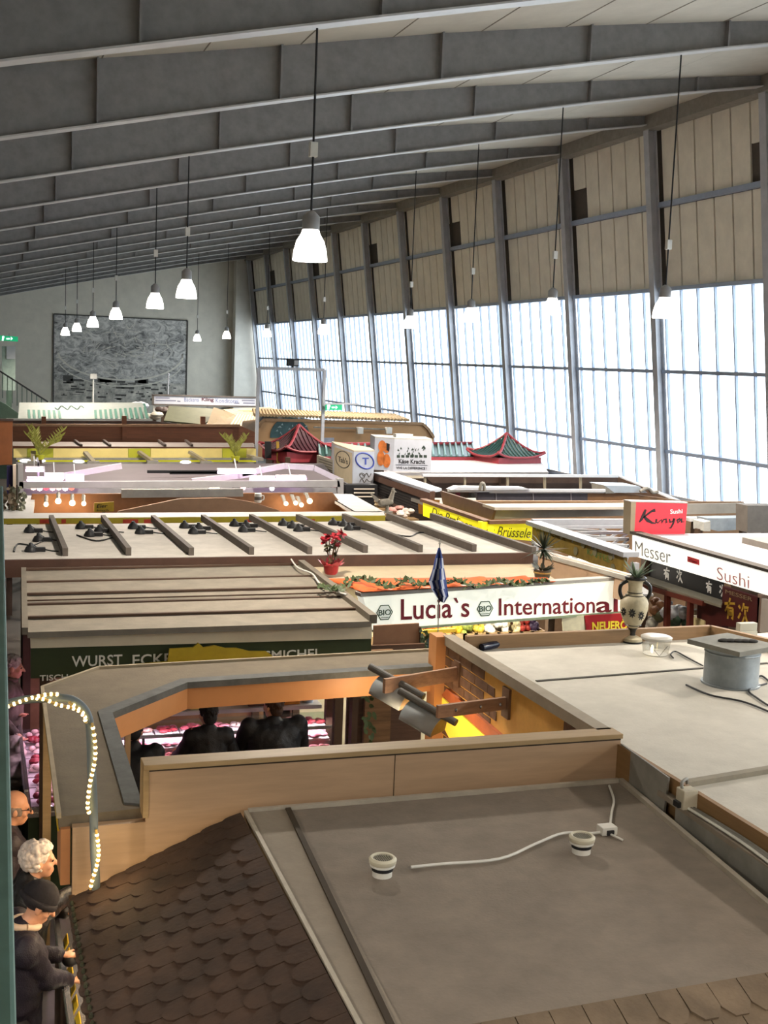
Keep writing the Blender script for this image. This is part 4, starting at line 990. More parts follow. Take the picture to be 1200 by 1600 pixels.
# flag
tp_ = pY(686, 852, 11.2); fl = T('flag', 'small striped blue and white greek flag drooping in front of the lit sign', 'flag', pY(684, 1000, 11.2))
MB().tube([pY(687, 848, 11.22), pY(684, 1010, 11.22)], .006, 6).build('pole', M_grey, fl)
MB().tube([pY(687, 842, 11.22), pY(687, 850, 11.22)], [.003, .014], 8).build('finial', M_grey, fl)
left = [(685, 856), (680, 872), (676, 890), (670, 908), (674, 920), (683, 934), (690, 941)]
right = [(688, 856), (692, 872), (694, 888), (697, 905), (699, 920), (701, 932), (694, 942)]
NW = 12
def fp(t, i):
    a_ = left[i]; b_ = right[i]; x = a_[0] + (b_[0] - a_[0]) * t; y = a_[1] + (b_[1] - a_[1]) * t
    return pY(x, y, 11.2 - .05 * math.sin(t * 9 + i * .5) * min(1, i / 3))
blue = MB(); wht = MB()
for i in range(len(left) - 1):
    for k in range(NW):
        st = int((k + i * .9) / 2.1) % 2
        quad = [fp(k / NW, i), fp((k + 1) / NW, i), fp((k + 1) / NW, i + 1), fp(k / NW, i + 1)]
        (blue if st == 0 or (i < 1) else wht).prism(quad, (0, .004, 0))
blue.build('blue_stripes', mat('flag_blue', '263a78', .7, .15, 14), fl); wht.build('white_stripes', mat('flag_white', 'b9bccb', .7, .1, 14), fl)
# ================================================================ knife and sushi stall on the right
class YP:
    """upright plane facing down the hall at one depth"""
    def __init__(s, y): s.y = y; s.n = Vector((0, -1, 0))
    def __call__(s, px, py, off=0.0): return pY(px, py, s.y - off)
class XP:
    def __init__(s, x): s.x = x; s.n = Vector((-1, 0, 0))
    def __call__(s, px, py, off=0.0): return pX(px, py, s.x - off)
kx = 8.45
M_lit = mat('sign_lit_plain', 'fbfbf4', .4, 0, emit=.75, ecol='fdfdf6')
ks = T('market_stall', 'knife and sushi stall with a lit white sign along the aisle and pale flat roof', 'market stall', (10.5, 12.5, 0))
K = XP(kx)
sg = MB().prism([K(988, 836), K(1232, 904.5), K(1232, 940), K(988, 868)], (.12, 0, 0)).build('sign_box', M_lit, ks, label='white back lit sign along the aisle')
q = MB(); a, b = K(987, 834), K(1232, 903); q.beam(a + Vector((.05, 0, .02)), b + Vector((.05, 0, .02)), .16, .035); q.build('sign_cover', M_dark, ks)
textp('Messer', K, (993, 866), (1048, 881), (993, 845), mat('letter_darkgrey', '85807c', .5, 0), sg, bold=-.012)
textp('Sushi', K, (1121, 905), (1171, 919.5), (1121, 885.5), mat('letter_pink', 'c98a8c', .5, 0), sg, bold=-.012)
rc = MB().prism([K(1074, 869, .01), K(1092, 874.5, .01), K(1092, 883, .01), K(1074, 877.5, .01)], (.006, 0, 0)).build('red_badge', mat('badge_red', 'd2333a', .5, .03), sg)
textp('Kinya', lambda x, y, o=0: K(x, y, .01 + o), (1077, 877.5), (1089, 880.5), (1077, 873.5), mat('badge_dark', '8a1a22', .5, 0), rc)
MB().slab([(8.5, 9.9, 2.6), (13.0, 9.9, 2.6), (13.0, 14.5, 2.6), (8.5, 14.5, 2.6)], .06).build('roof_panel', mat('roof_lilac', 'a5a2a8', .7, .05, 4), ks)
MB().box(9.6, 10.1, 13.0, 13.6, 2.6, 2.68).build('roof_hatch', mat('hatch', '8f8a80', .6, .08), ks)
for y in (10.0, 14.3):
    for x in (8.6, 12.8): MB().box(x - .05, x + .05, y - .05, y + .05, 0, 2.54).build('post', M_counter, ks)
# red box sign on its corner
pk = YP(14.46)
kb_ = T('box_sign', 'red lit box sign with black brush lettering at the corner of the sushi stall', 'sign', pk(1030, 835))
M_red = mat('sign_red', 'e0303c', .4, .05, 3, emit=.16, ecol='e8323e')
bx = panel(pk, [(994, 785), (1074, 787), (1070, 835), (991, 835.5)], .18).build('box', M_red, kb_)
MB().prism([pk(986, 784), pk(994, 785), pk(991, 836), pk(985, 836)], (0, .2, 0)).build('side_strip', mat('strip_tan', '9a8a70', .5, .06), kb_)
panel(pk, [(985, 783), (1075, 785), (1075, 786.5), (985, 784.5)], .2, .01).build('top_trim', mat('trim_grey', 'b0a8a4', .5, .05), kb_)
textp('Sushi', pk, (1047, 803), (1066, 802), (1047, 796), mat('letter_pale', 'f4dcd8', .5, 0, emit=.4), bx, bold=.01)
q = MB()
for pts, ws in [([(1009, 796), (1006, 804), (1002, 812), (999, 816)], [.03, .05, .04, .015]), ([(1024, 797), (1018, 799), (1010, 805), (1006, 808)], [.05, .03, .025, .02]), ([(1006, 807), (1012, 813), (1019, 817), (1025, 818)], [.03, .05, .03, .01]),
                ([(1026, 811), (1025, 816), (1028, 817), (1031, 814)], [.03, .03, .02, .01]), ([(1031, 814), (1034, 812), (1034, 817), (1037, 812), (1041, 811), (1041, 817), (1044, 815)], [.02, .025, .03, .02, .025, .03, .01]),
                ([(1046, 811), (1047, 816), (1051, 815), (1053, 810)], [.025, .03, .02, .02]), ([(1054, 810), (1052, 818), (1048, 825), (1045, 825)], [.03, .03, .025, .01]), ([(1063, 810), (1058, 813), (1059, 817), (1063, 813), (1065, 810), (1065, 816), (1069, 815)], [.025, .03, .025, .02, .03, .03, .01])]:
    ribbon(q, pk, pts, ws)
ob = q.build('brush_lettering', mat('ink', '241015', .6, 0), bx)
md = ob.modifiers.new('thick', 'SOLIDIFY'); md.thickness = .004
# under the sign
K2 = XP(8.62)
db = MB().prism([K2(1003, 872), K2(1128, 910), K2(1128, 950), K2(1008, 912)], (.03, 0, 0)).build('dark_sign', M_black, ks)
M_chalk = mat('chalk_white', 'e2e0dc', .6, 0)
M_gold = mat('gold_paint', 'c9a03a', .4, .1, 10)
def glyph(pl, strokes, box, w, mt, par, nm='lettering'):
    q = MB(); x0, y0, x1, y1, sh = box
    for st in strokes:
        ribbon(q, pl, [(x0 + (x1 - x0) * u, y0 + (y1 - y0) * v + sh * u) for u, v in st], [w * f for f in (1, .9, .8, .6)], .006)
    ob = q.build(nm, mt, par); md = ob.modifiers.new('thick', 'SOLIDIFY'); md.thickness = .005
YOU = [[(0, .3), (.5, .25), (1, .22)], [(.55, 0), (.4, .3), (.05, .65)], [(.35, .48), (.33, .75), (.3, 1)], [(.35, .48), (.6, .46), (.8, .46)], [(.8, .46), (.8, .8), (.78, .98), (.65, .92)], [(.38, .63), (.75, .61)], [(.37, .78), (.75, .76)]]
CI = [[(.05, .15), (.2, .28)], [(.02, .75), (.22, .5)], [(.5, 0), (.45, .2), (.32, .4)], [(.45, .2), (.9, .18), (.78, .36)], [(.62, .3), (.6, .6), (.3, 1)], [(.6, .55), (.75, .8), (1, 1)]]
for g, (x, y) in ((YOU, (1037, 885)), (CI, (1057, 889)), (YOU, (1103, 906)), (CI, (1124, 912))): glyph(K2, g, (x, y, x + 9, y + 19, 3), .022, M_chalk, db)
aw = MB().prism([pX(1012, 900, 8.6), pX(1130, 938, 8.6), pX(1127, 946, 8.3), pX(1008, 908, 8.3)], (0, 0, -.03)); aw.build('canopy_board', mat('canopy_grey', '8a8474', .7, .08), ks)
K3 = XP(8.5)
rp_ = MB().prism([K3(1129, 916), K3(1187, 934), K3(1184, 984), K3(1127, 978)], (.05, 0, 0)).build('red_panel', mat('panel_darkred', '4d1414', .5, .1), ks, label='dark red panel with two golden characters')
glyph(K3, YOU, (1132, 933, 1148, 966, 3), .032, M_gold, rp_); glyph(K3, CI, (1153, 941, 1171, 974, 3), .032, M_gold, rp_)
textp('MESSER', K3, (1134, 927), (1176, 940), (1134, 921), mat('letter_faint', '8f7a5a', .5, 0), rp_)
MB().prism([K3(1184, 928), K3(1190, 930), K3(1187, 988), K3(1182, 986)], (.1, 0, 0)).build('post', mat('post_greybrown', '8c7466', .5, .08), ks)
MB().prism([K3(1190, 935), K3(1240, 950), K3(1240, 1000), K3(1187, 988)], (.05, 0, 0)).build('side_panel', mat('panel_pale', 'bdb4ac', .6, .06), ks)
MB().prism([K3(1090, 934), K3(1128, 944), K3(1127, 984), K3(1088, 984)], (.1, 0, 0)).build('cabinet', mat('cab_red', '4a1a16', .5, .12), ks)
K4 = XP(8.3)
for x in (1038, 1074): MB().prism([K4(x, 912 + (x - 1010) * .3), K4(x + 4, 913 + (x - 1010) * .3), K4(x + 3, 980), K4(x - 2, 978)], (.06, 0, 0)).build('glass_post', mat('post_redwood', '6b3024', .5, .12), ks)
q = MB().beam(K4(1005, 916), K4(1100, 943), .05, .06); q.build('front_beam', MATS['post_redwood'], ks)
MB().box(8.3, 9.2, 10.8, 13.8, 0, 1.2).build('counter', M_counter, ks)
MB().box(9.9, 10.0, 10.2, 14.2, 0, 2.5).build('back_wall', mat('shop_wall', '7c6a58', .6, .15, 3), ks)
GOODS = [(1052, 955, 'white carrier bag heap', 'd9dbe2', .16), (1068, 960, 'pale plastic bag', 'c8ccd4', .12), (1046, 965, 'green bundle of wrapped vegetables', '4d6650', .15), (1030, 962, 'olive wrapped goods pile', '6a6a4c', .13), (1062, 972, 'green leafy produce', '55705a', .11), (1085, 962, 'brown paper roll', '9a8468', .1), (1024, 948, 'orange striped packets', 'b5805a', .12), (1020, 975, 'white price boards', 'd2cfc4', .13)]
rr = random.Random(31)
for x, y, nm, cc, r in GOODS:
    p = pX(x, y, 8.75); g = T('goods_pile', '%s on the sushi stall counter' % nm, 'goods', p, 'goods on the sushi stall counter')
    q = MB()
    for k in range(5): q.ball(p + Vector((rr.uniform(-.08, .08), rr.uniform(-.14, .14), rr.uniform(-.05, .06))), (r * .6, r * .7, r * .55), 10)
    q.build('bundle', mat('goods_' + cc, cc, .45, .25, 9), g, smooth=True)
    q = MB().ball(p + Vector((-.06, 0, r * .7)), (r * .25, r * .3, r * .2), 8); q.build('knot', mat('goods_' + cc, cc, .45), g, smooth=True)
p = pX(1095, 975, 8.55); g = T('handbag', 'pale yellow bag with an upright handle on the sushi counter', 'bag', p)
MB().box(p.x - .08, p.x + .08, p.y - .18, p.y + .18, p.z - .1, p.z + .08).build('body', mat('bag_yellow', 'e0cf9a', .5, .08), g, bev=.02)
MB().tube([p + Vector((0, -.07, .08)), p + Vector((0, -.07, .2)), p + Vector((0, .07, .2)), p + Vector((0, .07, .08))], .014, 8).build('handle', mat('bag_white', 'ece6d4', .5, 0), g)

# ================================================================ chocolate stall with the yellow sign
M_ylit = mat('sign_lit_yellow', 'f2e51e', .4, .0, emit=.55, ecol='f4e61a')
M_brn = mat('choc_brown', '5b4334', .6, .12, 5)
M_script = mat('script_dark', '6a6a1a', .5, 0)
bs_ = T('market_stall', 'chocolate stall with glowing yellow corner sign and brown roof boards', 'market stall', (9, 17.5, 0))
A, B, Cc = pz(661, 784, 2.5), pz(762, 819, 2.5), pz(833, 816, 2.5)
pl1 = vpl(A, B); pl2 = vpl(B, Cc)
s1 = panel(pl1, [(661, 784), (762, 818), (762, 842), (661, 806)], .1).build('sign_box', M_ylit, bs_, label='glowing yellow sign face along the aisle')
s2 = panel(pl2, [(753, 815.5), (832, 816), (831, 845), (753, 839)], .1).build('sign_box', M_ylit, bs_, label='glowing yellow sign face towards the camera')
textp('Die Pralinen d', pl1, (674, 806), (752, 836), (674, 792), M_script, s1, shear=.4)
textp('er Brüssele', pl2, (758, 837), (829, 841), (758, 821), M_script, s2, shear=.4)
q = MB().beam(A + Vector((0, 0, .03)), B + Vector((0, 0, .03)), .12, .05).beam(B + Vector((0, 0, .03)), pz(990, 812, 2.52), .12, .05).build('sign_cover', mat('cover_brown', '6b4c34', .6, .1), bs_)
panel(vpl(pz(692, 786, 2.52), pz(768, 812, 2.52)), [(688, 767), (773, 793), (768, 812), (692, 788)], .04).build('roof_board', M_brn, bs_, label='brown upstand board')
MB().slab([pz(773, 793, 2.72), pz(985, 792, 2.72), pz(985, 785.5, 2.72), pz(754, 787, 2.72)], .04).build('roof_panel', mat('roof_greige', 'a89f92', .7, .06, 4), bs_)
panel(vpl(pz(768, 811, 2.52), pz(1180, 800, 2.52)), [(772, 793), (1165, 786), (1183, 801), (767, 811)], .05).build('front_upstand', mat('upstand_greige', '8d857a', .7, .08, 4), bs_)
for p in ((7.2, 18.7), (7.3, 16.6), (13, 17)): MB().box(p[0], p[0] + .08, p[1], p[1] + .08, 0, 2.4).build('post', M_counter, bs_)
panel(YP(17.0), [(832, 818), (990, 816), (990, 824), (832, 826)], .1).build('white_fascia', mat('white_board', 'c6c6c4', .6, .05), bs_)
MB().box(7.4, 12.9, 18.3, 18.4, 0, 2.6).build('back_wall', MATS['stall_wall'], bs_)
# slate fascia stall behind
y1 = YP(19.2)
sl = T('market_stall', 'stall with long dark slate fascia and white pipe along its roof', 'market stall', (10, 19.8, 0))
panel(y1, [(745, 769), (918, 768), (918, 785), (748, 786)], .1).build('slate_fascia', mat('slate', '413d45', .6, .1, 6), sl)
panel(y1, [(748, 786), (990, 784), (990, 786.5), (752, 788)], .1).build('fascia_foot', mat('foot_grey', '9a958c', .6, .05), sl)
q = MB()
for x in (775, 833, 892): q.beam(y1(x, 769, .01), y1(x + .5, 785, .01), .015, .01)
q.build('fascia_joint', mat('joint_grey', '8a868c', .6, 0), sl)
q = MB().beam(y1(700, 766, .1), y1(945, 766.5, .1), .06, .05).beam(y1(765, 769, .05), y1(945, 769, .05), .05, .03); q.build('white_pipe', mat('pipe_white', 'd4d6da', .4, .04), sl)
MB().prism([y1(716, 761, .2), y1(820, 762, .2), y1(830, 765, .2), y1(705, 766, .2)], (0, .25, 0)).build('lamp_tray', mat('tray_white', 'cfd2da', .4, .05), sl)
q = MB().tube(smooth_path([y1(750, 766, .2), y1(752, 756, .2), y1(756, 757, .2), y1(757, 767, .2)]), .03, 8); q.build('pipe_bend', M_grey, sl)
panel(y1, [(918, 767), (925, 765), (1075, 783), (1075, 789), (918, 785)], .1).build('side_board', mat('side_brown', '7d5a38', .6, .1), sl)
for x in (7.6, 12.5): MB().box(x, x + .1, 19.3, 19.4, 0, 2.3).build('post', M_counter, sl)
MB().box(7.6, 12.5, 19.35, 21, 2.28, 2.34).build('roof_panel', M_grey, sl)
ac = T('air_unit', 'pale blue grey roof unit behind the slate fascia', 'air unit', y1(980, 770))
MB().prism([y1(945, 759, .1), y1(962, 771, .1), y1(946, 771, .1)], (0, .5, 0)).build('end_plate', M_grey, ac)
MB().prism([y1(945, 758.5, .1), y1(998, 759.5, .1), y1(1012, 770, .1), y1(960, 770, .1)], (0, .6, 0)).build('casing', mat('casing_blue', 'aeb9c4', .4, .05), ac)
MB().tube(smooth_path([y1(1000, 768, .15), y1(1012, 763, .15), y1(1020, 770, .15), y1(1028, 768, .15)]), .03, 8).build('hose', M_grey, ac)
# bay fronted stall
y2 = YP(22.6)
by = T('market_stall', 'stall with a row of dark brown roof bays under a white rail', 'market stall', (11, 23, 0))
M_bay = mat('bay_brown', '4a382e', .7, .12)
panel(y2, [(665, 745), (965, 744), (965, 768), (690, 770)], .08).build('bay_back', M_bay, by)
q = MB().beam(y2(660, 742.5, .25), y2(965, 744, .25), .08, .05); q.build('white_rail', MATS['pipe_white'], by)
q = MB()
for x in (664, 726, 793, 851, 907): MB().beam(y2(x, 744, .2), y2(x, 764, .2), .04, .05, (0, 1, 0)).build('bay_post', mat('bay_post', '9a8e78', .6, .06), by)
panel(y2, [(783, 745), (790, 745), (790, 766), (783, 766)], .3, .12).build('bay_post', M_bay, by)
u = pz(965, 745, 2.45); v = pz(1062, 786, 2.45)
q = MB().prism([u, v, v - Vector((0, 0, .5)), u - Vector((0, 0, .22))], (.06, 0, 0)); q.build('side_board', mat('side_dark', '57402e', .6, .1), by)
MB().beam(u + Vector((.03, 0, .02)), v + Vector((.03, 0, .02)), .08, .03).build('side_rail', MATS['pipe_white'], by)
for x in (9.0, 13.0): MB().box(x, x + .1, 22.7, 22.8, 0, 2.1).build('post', M_counter, by)
# shingled corner of that stall
A, B = pz(582, 742, 2.55), pz(671, 768, 2.55)
sh = T('market_stall', 'dark shingled stall corner with a brown roof beam between the cheese signs and yellow sign', 'market stall', (7.3, 21, 0))
p3 = vpl(A, B)
panel(p3, [(580, 738), (672, 768), (671, 783), (577, 748)], .1).build('roof_beam', mat('beam_brown', '5a4032', .6, .1), sh)
MB().prism([p3(584, 738, 0), p3(672, 766, 0), p3(668, 765, 0) + Vector((.35, .2, 0)), p3(590, 738, 0) + Vector((.35, .2, 0))], (0, 0, -.05)).build('roof_panel', mat('roof_bluegrey', 'a7acb4', .6, .05), sh)
panel(p3, [(585, 750), (664, 781), (660, 806), (574, 768)], .1, -.05).build('shingle_wall', mat('black_shingle', '35302e', .8, .2, 14, bump=.4), sh)
q = MB()
for k in range(5):
    t = k / 5; q.beam(p3(583 - 8 * t, 752 + 16 * t, -.045), p3(664 - 3 * t, 783 + 21 * t, -.045), .02, .015)
q.build('shingle_course', mat('course', '1f1c1b', .9, 0), sh)
panel(p3, [(653, 783), (671, 781), (668, 806), (654, 802)], .2, .02).build('orange_post', mat('post_orange', '8f5f1e', .5, .12), sh)
MB().box(7.4, 8.6, 19.8, 22.5, 0, .9).build('counter', M_counter, sh)
# food heads and stone animals in front of the shingles
for k, (x, y, nm, cc) in enumerate([(600, 790, 'pale basket of eggs', 'b9a888'), (620, 800, 'pink wrapped parcels', 'c08a80'), (634, 806, 'white paper parcels', 'd4c4ba')]):
    p = pz(x, y, 2.1); g = T('goods_pile', '%s beside the stone animal figures' % nm, 'goods', p, 'goods near the stone animals')
    q = MB()
    for j in range(7): q.ball(p + Vector((rr.uniform(-.14, .14), rr.uniform(-.1, .1), rr.uniform(0, .1))), (.08, .06, .05), 8)
    q.build('bundle', mat('gp_' + cc, cc, .6, .2, 12), g, smooth=True)
    MB().box(p.x - .2, p.x + .2, p.y - .15, p.y + .15, p.z - .1, p.z - .04).build('tray', M_woodcap, g)
p = pz(603, 800, 2.5); st = T('stone_figure', 'grey stone rooster figure standing on the white stall corner', 'figurine', p)
M_stone = mat('stone_grey', '8c8579', .8, .18, 14)
q = MB(); q.cap(p + Vector((-.08, 0, .14)), p + Vector((.06, 0, .16)), .06, .055, 10).cap(p + Vector((.06, 0, .17)), p + Vector((.1, 0, .3)), .045, .03, 10).ball(p + Vector((.105, 0, .32)), .035, 10).cap(p + Vector((.02, 0, .12)), p + Vector((.02, 0, 0)), .025, .03, 8)
for k in range(4): q.leaf(p + Vector((-.1, 0, .15)), p + Vector((-.2 - .02 * k, .01 * k, .2 + .03 * k)), .05, (0, 1, 0))
q.build('body', M_stone, st, smooth=True)
q = MB().ball(p + Vector((.105, 0, .36)), (.03, .01, .02), 8).cap(p + Vector((.13, 0, .32)), p + Vector((.16, 0, .31)), .012, .003, 6); q.build('comb', M_stone, st)
MB().box(p.x - .07, p.x + .1, p.y - .05, p.y + .05, p.z - .01, p.z + .01).build('base', M_stone, st)

# ================================================================ white truss stall with the golden sign
tx0 = pz(832, 822, 2.5); tx1 = pz(986, 873, 2.5)
tt = T('market_stall', 'open white steel truss stall with an ochre sign board along the aisle', 'market stall', (9, 15.2, 0))
pt_ = vpl(tx0, tx1)
sgb = panel(pt_, [(832, 822), (975, 872), (972, 898), (832, 846)], .05).build('sign_board', mat('ochre', '9a8038', .6, .16, 8), tt, label='ochre sign board with green lettering')
textp('Kräuter', pt_, (860, 838), (885, 846), (860, 830), mat('text_brown', '6b5222', .6, 0), sgb); textp('KAFFEE', pt_, (918, 866), (953, 879), (918, 857), mat('text_green', '6f8a4a', .6, 0), sgb)
q = MB()
for x, y in ((848, 837), (878, 836), (900, 861), (912, 850), (958, 888), (955, 868), (930, 862)): MB().lathe([(.01, 0), (.06, 0), (.06, .01)], pt_(x, y, .004), 12, ax=pt_.n).build('dot', mat('dot_grey', '8f8a6a', .6, .1), sgb)
M_trs = mat('truss_white', '9fa2a8', .4, .06)
q = MB().beam(tx0 + Vector((0, 0, .05)), tx1 + Vector((0, 0, .05)), .22, .06)
yb_ = pz(985, 823, 2.5); a = tx0 + Vector((0, .02, .05)); q.beam(a, Vector((yb_.x, a.y, a.z)), .08, .1)
q.build('frame_beam', M_trs, tt)
q = MB(); N = 6; top = [tx0.lerp(tx1, t) for t in (.05, .25, .45, .65, .85)]
def rlim(p, px=982):
    py = 850.0
    for _ in range(8):
        q_ = pY(px, py, p.y); py -= (p.z - q_.z) * 1900 / p.y
    return Vector((max(q_.x, p.x + .05), p.y, p.z))
rgt = [rlim(p) for p in top]
for i, p in enumerate(top):
    q.beam(p, rgt[i], .03, .04)
    if i: q.beam(top[i - 1], rgt[i], .03, .03)
    mid = p.lerp(rgt[i], .5) - Vector((0, 0, .38)); q.beam(p + Vector((0, 0, -.02)), mid, .03, .03); q.beam(mid, rgt[i], .03, .03)
q.build('truss_bar', M_trs, tt)
MB().slab([p for p in (tx0 + Vector((.2, 0, -.45)), tx1 + Vector((.2, 0, -.45)), tx1 + Vector((.35, 0, -.45)), tx0 + Vector((1.1, 0, -.45)))], .03).build('lower_ceiling', mat('lowceil', '7e7f80', .6, .15, 3), tt)
for p in (tx0, tx1, tx0 + Vector((1.1, 0, 0))): MB().box(p.x + .02, p.x + .1, p.y - .04, p.y + .04, 0, 2.45).build('post', M_trs, tt)
for k, (x, y, r) in enumerate([(905, 878, .05), (916, 882, .09), (928, 886, .05), (940, 890, .04), (955, 893, .14), (890, 873, .04)]):
    p = pt_(x, y, -.5); l_ = T('spot_lamp', ['small white lamp', 'bright round globe', 'small bright bulb', 'low bulb', 'largest white globe', 'leftmost small lamp'][k] + ' glowing under the ochre sign board', 'lamp', p, 'lamps under the ochre sign')
    MB().ball(p, r, 12).build('bulb', mat('bulb_white', 'ffffff', .4, 0, emit=6, ecol='fff2dc'), l_, smooth=True)
    MB().tube([p + Vector((0, 0, r * .8)), p + Vector((0, 0, r + .25))], .01, 6).build('stem', M_grey, l_)
# odd boxes by the window side
for k, (quad, nm, cc, yy) in enumerate([([(1105, 810), (1180, 809), (1180, 826), (1122, 830), (1105, 826)], 'blue grey flat box roof right of the red sign', '8d959c', 16.5), ([(1168, 790), (1215, 790), (1215, 832), (1168, 832)], 'dark grey cabinet at the right edge under the windows', '66605a', 15.6), ([(1078, 810), (1104, 810), (1104, 815), (1078, 815)], 'white canopy strip right of the red sign', 'd4d4d2', 17), ([(1100, 816), (1110, 814), (1110, 830), (1100, 830)], 'white framed opening right of the red sign', 'bdbdb8', 16.2)]):
    b_ = T('roof_box', nm, 'box', YP(yy)(quad[0][0], quad[0][1])); panel(YP(yy), quad, .3).build('casing', mat('rbx_' + cc, cc, .6, .1), b_)
    z0 = min(YP(yy)(*p).z for p in quad); pc = YP(yy)(quad[1][0] - 10, quad[2][1]); MB().box(pc.x - .04, pc.x + .04, yy + .1, yy + .2, 0, z0 + .02).build('support', M_counter, b_)

# ================================================================ cheese and tea signs
def boxsign(label, base, ytop, z, cat='sign'):
    """base: outline points along the front seen at height z; ytop: matching upper picture rows"""
    t = T('box_sign', label, cat, pz(*base[1], z)); P_ = [pz(x, y, z) for x, y in base]; pls = [vpl(P_[i], P_[i + 1]) for i in range(len(P_) - 1)]
    tops = [pls[min(i, len(pls) - 1)](base[i][0], ytop[i]) for i in range(len(P_))]; zt_ = sum(p.z for p in tops) / len(tops)
    for p in tops: p.z = zt_
    bk = [P_[-1] + Vector((.15, .8, 0)), P_[0] + Vector((.15, .8, 0))]
    ring = P_ + bk; tp = [Vector((p.x, p.y, zt_)) for p in ring]
    return t, pls, ring, tp
M_box = mat('box_white', 'b6b9c2', .5, .05, 3)
t, pls, ring, tp = boxsign('white box sign with green picture and cheese lettering standing on the roofs', [(584, 734), (614.5, 736), (673, 738)], [683, 689.5, 686], 2.45)
bx = MB().hexa(ring, tp).build('box', M_box, t)
MB().hexa([p + Vector((0, 0, .002)) for p in tp], [p + Vector((0, 0, .03)) for p in tp]).build('lid', mat('lid_pale', 'b4b2ac', .5, .05), t)
p_ = pls[1]
textp('Käse Kracht', p_, (623, 724), (664, 725), (623, 717), M_black, bx, bold=.02); textp('VIVE LA DIFFERENCE !', p_, (619, 733), (667, 734), (619, 729), M_black, bx, bold=.015)
q = MB(); rr = random.Random(17)
for k in range(26):
    x = 620 + rr.uniform(0, 44); y = 695 + rr.uniform(0, 15); q.prism([p_(x, y + 4, .004), p_(x + rr.uniform(1.5, 4), y + 4, .004), p_(x + rr.uniform(0, 3), y, .004)], -p_.n * .003)
for x in range(620, 664, 7): q.prism([p_(x, 715, .004), p_(x + 5, 715.2, .004), p_(x + 5, 711.2, .004), p_(x, 711, .004)], -p_.n * .003)
q.build('picture', mat('picture_green', '2f3d34', .6, .2, 30), bx)
q = MB().prism([p_(618, 726, .004), p_(668, 727, .004), p_(668, 727.8, .004), p_(618, 726.8, .004)], -p_.n * .003); q.build('picture_line', M_black, bx)
p_ = pls[0]; q = MB()
for c0, r0, r1 in (((597, 697), 6, 9), ((604, 700), 5, 8), ((595, 716), 6, 12), ((604, 720), 6, 11)):
    q.prism([p_(c0[0] + r0 * math.cos(2 * PI * k / 14), c0[1] + r1 * math.sin(2 * PI * k / 14), .004 + .001 * r0) for k in range(14)], -p_.n * .003)
q.build('orange_figure', mat('figure_orange', 'c9702e', .5, .2, 8), bx)
q = MB().prism([p_(604, 692, .012), p_(609, 694, .012), p_(608, 706, .012), p_(604, 703, .012)], -p_.n * .003); q.build('figure_mark', M_black, bx)
MB().box(tp[1].x + .1, tp[1].x + .5, tp[1].y + .2, tp[1].y + .4, tp[1].z + .03, tp[1].z + .10).build('parcel', mat('parcel', 'c9c5c0', .5, .05), t)
t, pls, ring, tp = boxsign('pale box sign with a round tea emblem and blue oval left of the cheese sign', [(522, 746), (551, 760), (583, 759)], [697, 707, 703], 2.35)
bx = MB().hexa(ring, tp).build('box', M_box, t)
MB().hexa([p + Vector((0, 0, .002)) for p in tp], [p + Vector((0, 0, .03)) for p in tp]).build('lid', mat('lid_cream', 'b9ad98', .5, .05), t)
def oval(q, p_, c0, rx, ry, w):
    pts = [p_(c0[0] + rx * math.cos(2 * PI * k / 28), c0[1] + ry * math.sin(2 * PI * k / 28) + .2 * rx * math.cos(2 * PI * k / 28), .006) for k in range(29)]
    return q.tube(pts, w, 5)
M_tea = mat('tea_ink', '55504a', .6, 0); M_blue = mat('oval_blue', '3a4a9a', .5, 0)
MB().prism([pls[0](522, 698, .004), pls[0](550, 708, .004), pls[0](550, 758, .004), pls[0](522, 745, .004)], -pls[0].n * .004).build('side_face', mat('face_tan', 'b3a68c', .6, .05), bx)
q = oval(MB(), pls[0], (536, 718), 11, 13, .012); q.build('round_emblem', M_tea, bx)
textp("Tab's", pls[0], (529, 721), (544, 726), (529, 712), M_tea, bx, off=.008, bold=.01)
q = oval(MB(), pls[1], (570, 720), 14, 12, .016); q.build('oval_emblem', M_blue, bx)
textp('T', pls[1], (566, 726), (576, 726), (566, 715), M_blue, bx, bold=.03)
q = MB()
for k in range(2): q.tube(smooth_path([pls[1](562 + 9 * u, 742 + 9 * k + 3 * math.sin(u * 9 + k), .006) for u in (0, .4, .8, 1.2, 1.6, 2)]), .008, 5)
oval(q, pls[1], (566, 743), 4, 4, .007); q.build('sketch', M_tea, bx)
t = T('shop_sign', 'small grey sign panel left of the round tea emblem', 'sign', pz(508, 735, 2.4))
p_ = vpl(pz(495, 730, 2.4), pz(523, 741, 2.4)); b_ = panel(p_, [(495, 711), (523, 720), (523, 742), (495, 731)], .05).build('panel', mat('panel_grey', 'a39c8c', .6, .06), t)
q = MB()
for k in range(4): q.prism([p_(498, 716 + 4 * k, .004), p_(519, 723 + 4 * k, .004), p_(519, 724.5 + 4 * k, .004), p_(498, 717.5 + 4 * k, .004)], -p_.n * .003)
q.build('text_lines', M_tea, b_)
c_ = pz(508, 735, 2.4); MB().box(c_.x - .03, c_.x + .03, c_.y + .06, c_.y + .12, 0, 2.5).build('post', M_counter, t)
# dark stands below the signs
t = T('shelf_rack', 'dark shelf rack under the tea box sign', 'rack', pz(570, 775, 2.0)); y_ = YP(22.2)
panel(y_, [(540, 758), (590, 758), (590, 800), (540, 800)], .3).build('rack', M_black, t)
q = MB()
for k in range(3): q.beam(y_(553, 764 + 6 * k, .02), y_(585, 764 + 6 * k, .02), .02, .02)
q.build('shelf_edge', M_cream, t)
MB().box(y_(565, 800).x - .3, y_(565, 800).x + .3, 22.2, 22.4, 0, y_(565, 799).z).build('foot', M_black, t)
